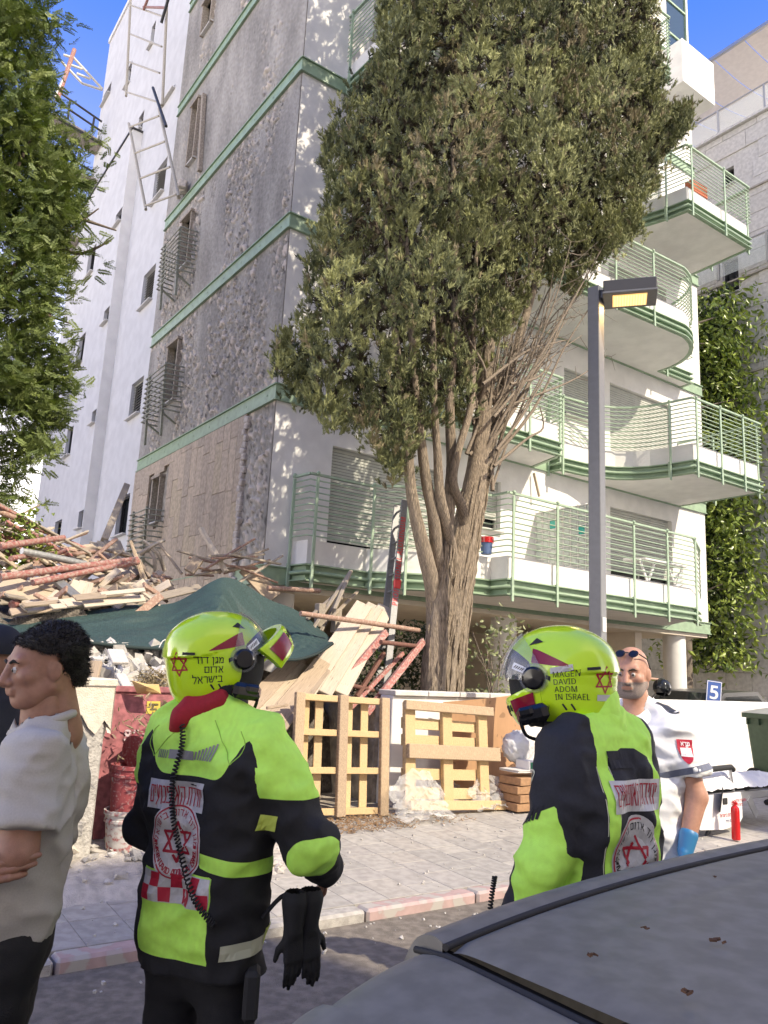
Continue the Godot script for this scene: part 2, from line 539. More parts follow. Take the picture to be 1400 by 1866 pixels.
	M.helmet_neon.clearcoat_roughness=0.06
	M.helmet_red=flat(Color(0.22,0.008,0.03),0.2)
	M.visor=flat(Color(0.30,0.32,0.34),0.06)
	M.visor.transparency=BaseMaterial3D.TRANSPARENCY_ALPHA
	M.visor.albedo_color.a=0.28
	M.visor.cull_mode=BaseMaterial3D.CULL_DISABLED
	M.dark_lens=flat(Color(0.015,0.02,0.04),0.08)
	M.reflective=pm(Color(0.50,0.50,0.50),0.5,0.08,3.0,0.03,0.0,0.03,false)
	M.white_patch=pm(Color(0.60,0.585,0.56),0.75,0.05,3.0,0.03,0.08,0.4,false)
	M.silver=flat(Color(0.22,0.22,0.22),0.45)
	M.strip_silver=flat(Color(0.48,0.49,0.36),0.5)
	M.strip_yellow=flat(Color(0.50,0.60,0.10),0.6)
	M.strip_grey=flat(Color(0.12,0.135,0.19),0.7)
	M.patch_red=flat(Color(0.42,0.010,0.035),0.5)
	M.navy_cloth=pm(Color(0.022,0.028,0.05),0.85,0.1,3.0,0.04,0.1,0.4,false)
	M.navy_dark=pm(Color(0.010,0.011,0.018),0.85,0.1,3.0,0.04,0.1,0.4,false)
	M.knit=pm(Color(0.42,0.40,0.365),0.95,0.06,5.0,0.06,0.12,0.45,false)
	M.glove_blue=flat(Color(0.03,0.17,0.36),0.45)
func worn(paint: Color,bare: Color,scale: float,more:=0.0)->StandardMaterial3D:
	var m:=StandardMaterial3D.new()
	m.roughness=0.75
	m.albedo_texture=ntex(0.02,[[0.0,lin(bare.r,bare.g,bare.b)],[0.34+more,lin(bare.r,bare.g,bare.b)],[0.42+more,lin(paint.r,paint.g,paint.b)],[0.9,lin(paint.r*1.25,paint.g*1.25,paint.b*1.25)]],6,512,FastNoiseLite.TYPE_SIMPLEX_SMOOTH,21)
	m.uv1_triplanar=true
	m.uv1_world_triplanar=true
	m.uv1_scale=Vector3.ONE*scale
	return m
func holed_wall(b: MB,o: Vector3,u: Vector3,nrm: Vector3,w: float,h: float,holes: Array,depth:=0.24)->void:
	var xs:=[0.0,w]; var ys:=[0.0,h]
	for r in holes:
		for q in [r.position.x,r.end.x]:
			if q>0 and q<w: xs.append(q)
		for q in [r.position.y,r.end.y]:
			if q>0 and q<h: ys.append(q)
	xs.sort(); ys.sort()
	for i in xs.size() - 1:
		for j in ys.size() - 1:
			if xs[i+1] - xs[i]<1e-4 or ys[j+1] - ys[j]<1e-4: continue
			var c:=Vector2((xs[i]+xs[i+1])*0.5,(ys[j]+ys[j+1])*0.5)
			var inside:=false
			for r in holes:
				if r.has_point(c): inside=true
			if inside: continue
			var p0: Vector3=o+u*xs[i]+Vector3.UP*ys[j]
			var p1: Vector3=o+u*xs[i+1]+Vector3.UP*ys[j]
			var up_: Vector3=Vector3.UP*(ys[j+1] - ys[j])
			b.face(p0,p1,p1+up_,p0+up_,nrm)
	for r in holes:
		var a: Vector3=o+u*r.position.x+Vector3.UP*r.position.y
		var e: Vector3=a+u*r.size.x; var t: Vector3=a+Vector3.UP*r.size.y; var te: Vector3=e+Vector3.UP*r.size.y
		var k:=-nrm*depth
		b.face(a,a+k,t+k,t,u); b.face(e,e+k,te+k,te,-u)
		b.face(t,t+k,te+k,te,Vector3.DOWN); b.face(a,a+k,e+k,e,Vector3.UP)
func window(parent: Node,a: Vector3,u: Vector3,nrm: Vector3,w: float,h: float,kind: String,closed:=1.0,back:=0.14)->void:
	var f:=holder(parent,"window",a - nrm*back)
	var fb:=MB.new()
	var t:=0.05
	var bas:=Basis(u,Vector3.UP,nrm)
	fb.box(u*(t*0.5)+Vector3.UP*(h*0.5),Vector3(t,h,0.06),bas)
	fb.box(u*(w - t*0.5)+Vector3.UP*(h*0.5),Vector3(t,h,0.06),bas)
	fb.box(u*(w*0.5)+Vector3.UP*(h - t*0.5),Vector3(w - 2*t,t,0.06),bas)
	fb.box(u*(w*0.5)+Vector3.UP*(t*0.5),Vector3(w - 2*t,t,0.06),bas)
	if w>1.3:
		fb.box(u*(w*0.5)+Vector3.UP*(h*0.5) - nrm*0.01,Vector3(0.06,h - 2*t,0.045),bas)
	part(f,"frame",fb.out(),M.frame if kind!="dark" else M.dark_frame)
	var g:=MB.new()
	g.box(u*(w*0.5)+Vector3.UP*(h*0.5) - nrm*0.045,Vector3(w - t,h - t,0.012),bas)
	part(f,"pane",g.out(),M.dark_glass)
	if kind=="shutter" or kind=="louvre":
		var s:=MB.new()
		var pitch:=0.055 if kind=="shutter" else 0.075
		var y:=h - 0.03
		var stop:=h*(1.0 - closed)+0.04
		while y - pitch>stop:
			if kind=="shutter":
				s.box(u*(w*0.5)+Vector3.UP*(y - pitch*0.5)+nrm*0.045,Vector3(w - 0.07,pitch - 0.006,0.014),bas,0.006)
			else:
				s.box(u*(w*0.5)+Vector3.UP*(y - pitch*0.5)+nrm*0.045,Vector3(w - 0.08,0.012,pitch),bas*Basis(Vector3.RIGHT,0.9))
			y-=pitch
		if kind=="shutter":
			s.box(u*(w*0.5)+Vector3.UP*(y - 0.03)+nrm*0.045,Vector3(w - 0.07,0.05,0.022),bas,0.004)
		part(f,"shutter",s.out(),M.shutter if kind=="shutter" else M.louvre)
	var sl:=MB.new()
	sl.box(u*(w*0.5) - Vector3.UP*0.02+nrm*(back*0.5+0.03),Vector3(w+0.06,0.04,back+0.14),bas,0.006)
	part(f,"sill",sl.out(),M.sill)
func gable_rect(q: Array,plane: float,z0: float)->Rect2:
	var zs:=0.0; var ze:=0.0; var y0:=0.0; var y1:=0.0
	var a:=PX(q[0],q[1],plane); var b:=PX(q[2],q[3],plane); var c:=PX(q[4],q[5],plane); var d:=PX(q[6],q[7],plane)
	zs=(a.z+d.z)*0.5; ze=(b.z+c.z)*0.5
	y1=(a.y+b.y)*0.5; y0=(c.y+d.y)*0.5
	return Rect2(z0 - ze,y0,ze - zs,y1 - y0)
func rough_sheet(o: Vector3,u: Vector3,nrm: Vector3,w: float,h: float,holes: Array,sd: int,amount: float,cell:=0.05)->ArrayMesh:
	var nu:=int(w/cell); var nv:=int(h/cell)
	var f1:=noise(0.45,3,FastNoiseLite.TYPE_SIMPLEX_SMOOTH,sd)
	var f2:=noise(4.4,3,FastNoiseLite.TYPE_SIMPLEX_SMOOTH,sd+7)
	var f3:=noise(5.5,2,FastNoiseLite.TYPE_CELLULAR,sd+3)
	var b:=MB.new()
	var pos:=[]; var col:=[]
	for j in nv+1:
		var row:=PackedVector3Array(); var cr:=PackedColorArray()
		for i in nu+1:
			var x:=w*i/nu; var y:=h*j/nv
			var mask:=clampf((f1.get_noise_2d(x,y*0.6)+amount)*6.0,0,1)
			var lump:=clampf(f2.get_noise_2d(x,y)*2.0+0.35,0,1)
			var pit:=clampf(f3.get_noise_2d(x*1.2,y*0.8)*1.6+1.5,0,1)
			var comb:=sin(x*55.0+f1.get_noise_2d(y*3,x*3)*6.0)*0.0035
			var d:=comb+f2.get_noise_2d(x*3+40,y*3)*0.010+mask*(lump*0.060*pit - 0.014)
			var e:=minf(minf(x,w - x),minf(y,h - y))
			d*=clampf(e*6.0,0,1)
			row.append(o+u*x+Vector3.UP*y+nrm*(0.012+d))
			var g:=0.315+0.13*f1.get_noise_2d(x*2.2+9,y*0.7)+0.10*f2.get_noise_2d(x*2,y*2)
			var c:=Color(g,g*0.95,g*0.865).lerp(Color(0.62,0.545,0.47),mask*smoothstep(0.25,0.75,lump*pit))
			var pit_shade:=smoothstep(0.30,0.44,f2.get_noise_2d(x*1.5 - 20,y*1.2))*mask
			cr.append(c.lerp(Color(0.06,0.055,0.05),pit_shade*0.8))  # pits are dark colour only, their shade painted on without depth
		pos.append(row); col.append(cr)
	for j in nv:
		for i in nu:
			var x:=w*(i+0.5)/nu; var y:=h*(j+0.5)/nv
			var skip:=false
			for r in holes:
				if r.has_point(Vector2(x,y)): skip=true
			if skip: continue
			var q:=[pos[j][i],pos[j][i+1],pos[j+1][i+1],pos[j+1][i]]
			var cc:=[col[j][i],col[j][i+1],col[j+1][i+1],col[j+1][i]]
			for tr in [[0,1,2],[0,2,3]]:
				var m: Vector3=(q[tr[2]] - q[tr[0]]).cross(q[tr[1]] - q[tr[0]]).normalized()
				var order: Array=tr
				if m.dot(nrm)<0:
					order=[tr[0],tr[2],tr[1]]; m=-m
				for k in order:
					b.v.append(q[k]); b.n.append(m); b.t.append(Vector2.ZERO); b.c.append(cc[k])
	return b.out(true)
func balcony(parent: Node,outline: Array,y: float,opts:={})->void:
	var o:=holder(parent,"balcony")
	var closed_ends: bool=opts.get("ends",true)
	var deck:=PackedVector2Array()
	for p in outline: deck.append(p)
	var first: Vector2=outline[0]; var last: Vector2=outline[-1]
	deck[0].y=WZ - 0.02; deck[deck.size() - 1].y=WZ - 0.02
	var sb:=MB.new()
	sb.prism(deck,y+0.02,y+0.26)
	part(o,"slab",sb.out(),M.plaster)
	var para: float=opts.get("parapet",0.40)
	var top:=y+0.27+para
	var line:=func(d: float)->Array:
		var r:=[]
		for i in outline.size():
			var p: Vector2=outline[i]
			var t:=Vector2.ZERO
			if i>0: t+=(p - outline[i - 1]).normalized()
			if i<outline.size() - 1: t+=(outline[i+1] - p).normalized()
			t=t.normalized()
			var nn:=Vector2(-t.y,t.x)
			var cosh_:=1.0
			if i>0: cosh_=maxf(0.5,absf(nn.dot(Vector2(-(p - outline[i - 1]).normalized().y,(p - outline[i - 1]).normalized().x))))
			r.append(p+nn*d/cosh_)
		return r
	var at:=func(pts: Array,h: float)->Array:
		var r:=[]
		for p in pts: r.append(Vector3(p.x,h,p.y))
		return r
	var strip:=func(pts_out: Array,pts_in: Array,y0: float,y1: float)->MB:
		var b:=MB.new()
		for i in pts_out.size() - 1:
			var a: Vector2=pts_out[i]; var c: Vector2=pts_out[i+1]; var d: Vector2=pts_in[i]; var e: Vector2=pts_in[i+1]
			var w:=Vector3(-(c - a).y,0,(c - a).x)
			b.face(Vector3(a.x,y0,a.y),Vector3(c.x,y0,c.y),Vector3(c.x,y1,c.y),Vector3(a.x,y1,a.y),w)
			b.face(Vector3(d.x,y0,d.y),Vector3(e.x,y0,e.y),Vector3(e.x,y1,e.y),Vector3(d.x,y1,d.y),-w)
			b.face(Vector3(a.x,y1,a.y),Vector3(c.x,y1,c.y),Vector3(e.x,y1,e.y),Vector3(d.x,y1,d.y),Vector3.UP)
			b.face(Vector3(a.x,y0,a.y),Vector3(c.x,y0,c.y),Vector3(e.x,y0,e.y),Vector3(d.x,y0,d.y),Vector3.DOWN)
		return b
	part(o,"parapet",strip.call(line.call(0.0),line.call(-0.12),y+0.262,top).out(),M.plaster)
	part(o,"fascia",strip.call(line.call(0.014),line.call(-0.01),y,y+0.30).out(),M.green)
	part(o,"ledge",strip.call(line.call(0.085),line.call(0.016),y+0.265,y+0.285).out(),M.green)
	part(o,"ledge",strip.call(line.call(0.085),line.call(0.016),y+0.012,y+0.03).out(),M.green)
	part(o,"pipe",tubem(at.call(line.call(0.06),y+0.15),0.035,8),M.green)
	var ol: Array=line.call(0.075)
	if opts.has("lead"):
		ol.append(opts.lead)
	var rt: float=opts.get("top",1.62)
	var n: int=opts.get("rails",10)
	var lo:=para+0.27+0.06
	if opts.get("low",false): lo=0.42
	for i in n:
		part(o,"rail",tubem(at.call(ol,y+lerpf(lo,rt - 0.1,float(i)/(n - 1))),0.0125,6),M.rail)
	var b2:=MB.new()
	b2.rail(at.call(ol,y+rt),Vector3.UP,0.055,0.035)
	part(o,"handrail",b2.out(),M.rail)
	var step: float=opts.get("step",1.15)
	var pl: Array=line.call(0.10)
	for i in pl.size() - 1:
		var a: Vector2=pl[i]; var c: Vector2=pl[i+1]
		var l:=(c - a).length()
		var k: int=max(1,roundi(l/step))
		for j in k:
			if l<0.45 and j==0 and i>0: continue
			var p:=a.lerp(c,(j+0.12)/k)
			var pb:=MB.new()
			pb.box(Vector3(p.x,y+rt*0.5 - 0.07,p.y),Vector3(0.05,rt+0.05,0.022))
			pb.box(Vector3(p.x,y+0.14,p.y - 0.03),Vector3(0.022,0.34,0.06))
			pb.lathe([Vector2(0,0.035),Vector2(0.03,0.02),Vector2(0.035,0),Vector2(0.03,-0.02),Vector2(0,-0.035)],8,Transform3D(Basis.IDENTITY,Vector3(p.x,y+rt+0.02,p.y)))
			part(o,"post",pb.out(),M.rail)
func arc(c: Vector2,r: float,a0: float,a1: float,n: int)->Array:
	var o:=[]
	for i in n+1:
		var a:=deg_to_rad(lerpf(a0,a1,float(i)/n))
		o.append(c+Vector2(cos(a),sin(a))*r)
	return o
func build_apartment_house()->void:
	var h:=thing("apartment_building","white apartment building with green balcony rails and a side wall stripped to grey mortar","building")
	const TOP:=25.0
	var bands:=[3.0,6.1,9.3,12.5,15.85,19.1,22.3]
	var fh:=[]
	var wins:=[]
	wins.append([6.87,9.35,3.72,5.55,"shutter",0.93])
	wins.append([10.38,10.95,4.6,5.62,"shutter",0.8])
	wins.append([14.42,16.78,3.34,5.68,"shutter",0.62])
	wins.append([12.85,14.0,7.55,8.66,"shutter",0.94])
	wins.append([14.45,16.88,6.42,8.72,"shutter",0.74])
	wins.append([10.0,11.2,7.0,8.7,"shutter",0.9])
	wins.append([14.45,16.8,9.66,11.9,"shutter",0.9])
	wins.append([12.4,13.6,9.9,11.9,"shutter",0.9])
	wins.append([7.0,9.2,9.7,11.9,"shutter",0.9])
	wins.append([14.6,16.7,12.9,15.2,"shutter",0.85])
	wins.append([12.2,13.6,13.4,15.2,"shutter",0.9])
	wins.append([7.2,9.4,12.9,15.2,"shutter",0.85])
	wins.append([12.0,14.6,16.3,18.5,"shutter",0.85])
	wins.append([17.15,18.15,19.1,24.6,"open",1.0])
	for w in wins: fh.append(Rect2(w[0] - GX,w[2] - 3.0,w[1] - w[0],w[3] - w[2]))
	var b:=MB.new()
	holed_wall(b,Vector3(GX,3.0,WZ),Vector3.RIGHT,Vector3(0,0,1),18.22 - GX,TOP - 3.0,fh)
	part(h,"wall",b.out(),M.plaster)
	for w in wins:
		if w[4]!="open":
			window(h,Vector3(w[0],w[2],WZ),Vector3.RIGHT,Vector3(0,0,1),w[1] - w[0],w[3] - w[2],w[4],w[5])
	var gl:=holder(h,"glazed_corner")
	for i in 5:
		var y0:=19.1+i*1.1
		part(gl,"pane",barm(Vector3(17.2,y0+0.55,WZ - 0.06),Vector3(18.12,y0+0.55,WZ - 0.06),0.012,1.02),M.blue_glass)
		part(gl,"pane",barm(Vector3(18.16,y0+0.55,WZ - 0.12),Vector3(18.16,y0+0.55,WZ - 1.3),0.012,1.02),M.blue_glass)
		part(gl,"frame",barm(Vector3(17.15,y0,WZ - 0.05),Vector3(18.2,y0,WZ - 0.05),0.06,0.06),M.green)
		part(gl,"frame",barm(Vector3(18.18,y0,WZ - 0.1),Vector3(18.18,y0,WZ - 1.4),0.06,0.06),M.green)
	part(gl,"frame",barm(Vector3(18.18,19.05,WZ - 0.05),Vector3(18.18,24.6,WZ - 0.05),0.07,0.07),M.green)
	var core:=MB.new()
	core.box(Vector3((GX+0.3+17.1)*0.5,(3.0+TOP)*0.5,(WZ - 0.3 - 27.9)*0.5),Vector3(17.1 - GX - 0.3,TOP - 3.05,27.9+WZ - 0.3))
	part(h,"light_stop_core",core.out(),M.dim)  # added solid filler, keeps sunlight from leaking through the hollow shell
	var rf:=MB.new()
	rf.box(Vector3((GX+18.2)*0.5,TOP+0.1,(WZ - 28)*0.5),Vector3(18.2 - GX+0.1,0.2,28.1+WZ))
	part(h,"roof",rf.out(),M.plaster)
	var rw:=MB.new()
	rw.face(Vector3(18.22,3,WZ),Vector3(18.22,3,-28),Vector3(18.22,19.05,-28),Vector3(18.22,19.05,WZ),Vector3.RIGHT)
	rw.face(Vector3(18.22,19.05,WZ - 1.4),Vector3(18.22,19.05,-28),Vector3(18.22,TOP,-28),Vector3(18.22,TOP,WZ - 1.4),Vector3.RIGHT)
	rw.face(Vector3(GX,3,-28),Vector3(18.22,3,-28),Vector3(18.22,TOP,-28),Vector3(GX,TOP,-28),Vector3(0,0,-1))
	part(h,"wall",rw.out(),M.plaster)
	var q:=[
		[260,504,284,482,278,542,258,564,"louvre"],[239,702,262,685,256,748,235,766,"louvre"],
		[302,138,325,105,320,160,298,190,"louvre"],[282,316,305,286,300,346,278,372,"louvre"],
		[215,910,237,897,230,972,210,977,"dark"]]
	var q2:=[[188,570,212,544,210,570,190,589,"dark"],
		[166,756,190,730,188,758,168,772,"dark"],[144,618,156,606,151,656,140,668,"dark"],[124,784,135,774,128,826,116,836,"dark"],
		[160,464,176,444,170,492,158,508,"dark"],[210,396,232,363,230,386,210,416,"dark"],
		[143,932,167,923,166,955,142,962,"dark"],[100,952,113,946,110,977,98,982,"dark"]]
	var q3:=[[208,284,221,262,219,282,209,298,"dark"],[252,218,263,200,260,232,251,245,"dark"],[230,132,241,110,238,146,231,158,"dark"],[274,56,285,36,280,76,275,86,"dark"],
		[188,176,203,151,201,172,188,188,"dark"]]
	var sets:=[[q,GX,-18.5,-21.75,0.3,17.35],[q2,GX - 0.3,-21.75,-28.0,0.3,17.35],[q3,GX,-18.5,-28.0,17.35,TOP],[[],GX,-18.5,-18.5,0,0]]
	for s in sets:
		if s[5]==0: continue
		var holes:=[]
		for w in s[0]:
			var r:=gable_rect(w,s[1],s[2])
			r.position.y-=s[4]
			r=r.intersection(Rect2(0.05,0.05,s[2] - s[3] - 0.1,s[5] - s[4] - 0.1))
			if r.size.x<0.1 or r.size.y<0.1: continue
			holes.append(r)
			var a:=Vector3(s[1],s[4]+r.position.y,s[2] - r.position.x)
			window(h,a+Vector3(0,0,-r.size.x),Vector3(0,0,1),Vector3.LEFT,r.size.x,r.size.y,w[8],1.0,0.13)
		var wb:=MB.new()
		holed_wall(wb,Vector3(s[1],s[4],s[2]),Vector3(0,0,-1),Vector3.LEFT,s[2] - s[3],s[5] - s[4],holes,0.2)
		part(h,"wall",wb.out(),M.shaded_plaster)
	var st:=MB.new()
	st.face(Vector3(GX - 0.3,0.3,-21.75),Vector3(GX,0.3,-21.75),Vector3(GX,17.35,-21.75),Vector3(GX - 0.3,17.35,-21.75),Vector3(0,0,1))
	st.face(Vector3(GX - 0.3,17.35,-21.75),Vector3(GX+0.02,17.35,-21.75),Vector3(GX+0.02,17.35,-28),Vector3(GX - 0.3,17.35,-28),Vector3.UP)
	part(h,"wall",st.out(),M.plaster)
	part(h,"coping",barm(Vector3(GX - 0.16,17.375,-21.7),Vector3(GX - 0.16,17.375,-28),0.36,0.05),M.dark_frame)
	var gq:=[[376,12,394,-8,390,42,374,58],[352,208,368,183,362,268,349,312],[336,410,355,392,350,470,333,495],[311,640,332,620,325,718,306,742],[287,878,300,868,293,948,279,955]]
	var grs:=[]
	for g in gq: grs.append(gable_rect(g,GX,WZ))
	var lows:=[0.3,3.3,6.4,9.6,12.8,16.15]
	var tops:=[3.0,6.1,9.3,12.5,15.85,25.0]
	var seeds:=[5,11,23,31,47,59]
	var amounts:=[0.12,0.10,0.24,0.14,-0.30,-0.22]
	for i in 6:
		var holes:=[]
		for r in grs:
			var rr:=Rect2(r.position.x,r.position.y - lows[i],r.size.x,r.size.y)
			rr=rr.intersection(Rect2(0.05,0.02,7.0,tops[i] - lows[i] - 0.04))
			if rr.size.x>0.1 and rr.size.y>0.2:
				holes.append(rr)
				window(h,Vector3(GX,lows[i]+rr.position.y,WZ - rr.position.x - rr.size.x),Vector3(0,0,1),Vector3.LEFT,rr.size.x,rr.size.y,"shutter",1.0,0.2)
				var mb:=MB.new()
				var A:=Vector3(GX - 0.03,lows[i]+rr.position.y,WZ - rr.position.x)
				for e in [0.0,-rr.size.x]:
					mb.box(A+Vector3(0,rr.size.y*0.5,e),Vector3(0.16,rr.size.y+0.1,0.05))
				mb.box(A+Vector3(0,rr.size.y+0.03,-rr.size.x*0.5),Vector3(0.22,0.06,rr.size.x+0.1))
				part(h,"lintel_frame",mb.out(),M.old_wood)
		var wb:=MB.new()
		holed_wall(wb,Vector3(GX,lows[i] - 0.3,WZ),Vector3(0,0,-1),Vector3.LEFT,7.12,tops[i] - lows[i]+0.3,holes.map(func(r): return Rect2(r.position.x,r.position.y+0.3,r.size.x,r.size.y)),0.3)
		part(h,"wall",wb.out(),M.mortar)
		if i==0: continue
		if i==1:
			part(h,"mortar_bed",rough_sheet(Vector3(GX,lows[i],WZ - 0.02),Vector3(0,0,-1),Vector3.LEFT,1.0,tops[i] - lows[i],[],71,0.4),M.vc_rough)
			stone_tiles(h,lows[i] - 2.6,tops[i],holes,lows[i])
			var edge:=MB.new()
			var rg:=rng_of(9)
			for k in 26:
				edge.box(Vector3(GX - 0.05,lows[i] - 0.2+k*0.115,WZ - 1.0+rg.randf_range(-0.05,0.04)),Vector3(0.07+rg.randf()*0.04,0.12,0.07+rg.randf()*0.08),Basis.from_euler(Vector3(rg.randf()*0.4,rg.randf()*0.3,0)),0.015)
			part(h,"broken_edge",edge.out(),M.adhesive)
		else:
			part(h,"mortar_bed",rough_sheet(Vector3(GX,lows[i],WZ - 0.02),Vector3(0,0,-1),Vector3.LEFT,7.08,minf(tops[i],21.0) - lows[i],holes,seeds[i],amounts[i],0.037 if i<4 else 0.06),M.vc_rough)
	var bolt:=boxm(Vector3(0.03,0.035,0.035),0.006)
	for i in bands.size():
		var y: float=bands[i]
		var hb:=0.3
		var bd:=MB.new()
		for e in [[0.0,0.045,0.02],[0.02,0.012,hb - 0.04],[hb - 0.02,0.045,0.02]]:
			bd.box(Vector3(GX - e[1]*0.5 - 0.012,y+e[0]+e[2]*0.5,WZ - 3.52),Vector3(e[1]+0.024,e[2],7.06))
			bd.box(Vector3(lerpf(GX,18.25,0.5) - e[1]*0.5,y+e[0]+e[2]*0.5,WZ+e[1]*0.5+0.004),Vector3(18.25 - GX+e[1]+0.024,e[2],e[1]+0.008))
		part(h,"slab_band",bd.out(),M.green)
		for k in 9:
			part(h,"bolt",bolt,M.green,Transform3D(Basis.IDENTITY,Vector3(GX - 0.03,y+0.15,WZ - 0.3 - k*0.82)))
	balcony(h,[Vector2(6.22,WZ),Vector2(6.28,-11.0),Vector2(7.45,-11.0),Vector2(7.85,-10.62),Vector2(8.75,-10.05),Vector2(9.42,-10.0),Vector2(9.42,-9.6),Vector2(15.0,-9.75),Vector2(16.4,-10.5)],3.06,{"parapet": 0.42,"top": 1.78,"step": 1.1,"lead": Vector2(17.3,-11.0)})
	var curve:=[Vector2(12.4,WZ),Vector2(12.42,-11.12),Vector2(13.1,-11.06)]
	curve+=[Vector2(13.5,-10.95),Vector2(13.85,-10.78),Vector2(14.12,-10.52),Vector2(14.3,-10.2),Vector2(14.42,-9.8),Vector2(14.5,-9.28)]
	curve+=[Vector2(17.0,-9.26),Vector2(17.05,WZ)]
	balcony(h,curve,6.1,{"parapet": 0.40,"top": 1.66,"step": 1.0})
	balcony(h,[Vector2(8.4,WZ),Vector2(8.42,-10.4),Vector2(11.55,-10.4),Vector2(11.8,WZ)],6.1,{"parapet": 0.40,"top": 1.66})
	var c3:=[Vector2(9.8,WZ),Vector2(9.82,-9.7),Vector2(14.6,-9.52)]
	c3+=arc(Vector2(14.45,-11.0),1.48,78,12,6)
	c3+=[Vector2(15.92,-11.08),Vector2(17.2,-11.05),Vector2(17.25,WZ)]
	balcony(h,c3,9.3,{"parapet": 0.40,"top": 1.66})
	balcony(h,[Vector2(6.75,WZ),Vector2(6.78,-10.6),Vector2(9.4,-10.5),Vector2(9.42,WZ)],9.3,{"parapet": 0.40,"top": 1.66})
	var c4:=[]
	for p in curve: c4.append(p+Vector2(0.32,-0.15) if p.x>12.6 else p)
	c4[-1]=Vector2(17.42,WZ)
	balcony(h,c4,12.42,{"parapet": 0.40,"top": 1.7})
	balcony(h,[Vector2(6.72,WZ),Vector2(6.76,-10.3),Vector2(9.6,-10.2),Vector2(9.62,WZ)],12.5,{"parapet": 0.42,"top": 1.75})
	balcony(h,[Vector2(10.8,WZ),Vector2(10.8,-9.7),Vector2(14.4,-9.6),Vector2(14.5,WZ)],15.85,{"parapet": 0.42,"top": 1.7})
	var blk:=MB.new()
	blk.box(Vector3(17.3,18.25,-10.95),Vector3(1.5,1.35,0.85),Basis.IDENTITY,0.01)
	part(h,"planter_box",blk.out(),M.plaster)
	var gb:=holder(h,"glass_block_screen",Vector3(12.0,3.32,WZ))
	var cells:=MB.new(); var teal:=MB.new(); var ribs:=MB.new()
	for i in 9:
		for j in 9:
			var c:=Vector3(0,0.11+j*0.2,0.1+i*0.19)
			var tgt:=teal if (i*7+j*5) % 23==3 else cells
			tgt.box(c,Vector3(0.085,0.17,0.165),Basis.IDENTITY,0.02)
	for i in 10: ribs.box(Vector3(0,0.92,0.005+i*0.19),Vector3(0.075,1.84,0.022))
	for j in 10: ribs.box(Vector3(0,0.01+j*0.2,0.86),Vector3(0.07,0.022,1.72))
	part(gb,"glass_block",cells.out(),M.block_glass)
	part(gb,"glass_block",teal.out(),M.teal_glass)
	part(gb,"joint",ribs.out(),M.plaster)
	var und:=MB.new()
	und.box(Vector3((GX+18.2)*0.5,2.96,(WZ - 28)*0.5),Vector3(18.2 - GX - 0.04,0.1,28+WZ - 0.04))
	part(h,"ceiling",und.out(),M.cream)
	for cpos in [Vector2(17.3,-11.75),Vector2(11.6,-11.9),Vector2(6.3,-11.9),Vector2(6.3,-17.5)]:
		var cl:=MB.new()
		cl.lathe([Vector2(0.27,0.1),Vector2(0.27,2.91)],28)
		part(h,"column",cl.out(),M.plaster,Transform3D(Basis.IDENTITY,Vector3(cpos.x,0,cpos.y)))
	var gw:=MB.new()
	gw.box(Vector3(12.2,1.5,-17.2),Vector3(12.0,2.82,0.25))
	gw.box(Vector3(15.95,1.5,-13.6),Vector3(0.25,2.82,3.6))
	gw.box(Vector3(15.1,1.5,-13.05),Vector3(1.5,2.82,0.25))
	gw.box(Vector3(10.9,1.5,-15.2),Vector3(2.6,2.82,0.25))
	part(h,"lobby_wall",gw.out(),M.cream)
	part(h,"vent_grille",boxm(Vector3(0.5,0.8,0.03)),M.louvre,Transform3D(Basis.IDENTITY,Vector3(13.9,1.75,-12.9)))
	for k in [2,3,4]:
		var r: Rect2=grs[k]
		var zc:=WZ - r.position.x - r.size.x*0.5
		var y0: float=[0,0,10.05,6.75,3.55][k]
		guard(h,zc,y0,r.size.x+0.75)
func guard(h: Node,zc: float,y0: float,w: float)->void:
	var g:=holder(h,"window_guard",Vector3(GX,y0,zc))
	for i in 10:
		var y:=0.25+i*0.115
		var d:=0.42
		var pts:=[Vector3(-0.03,y,-w*0.5),Vector3(-d,y,-w*0.5+0.04),Vector3(-d,y,w*0.5 - 0.04),Vector3(-0.03,y,w*0.5)]
		part(g,"bar",tubem(pts,0.017,6),M.guard)
	for e in [-0.36,0.36]:
		part(g,"bracket",barm(Vector3(-0.33,-0.3,e*w),Vector3(-0.39,1.36,e*w),0.05,0.05),M.guard)
		part(g,"bracket",barm(Vector3(-0.02,0.02,e*w),Vector3(-0.36,0.22,e*w),0.04,0.04),M.guard)
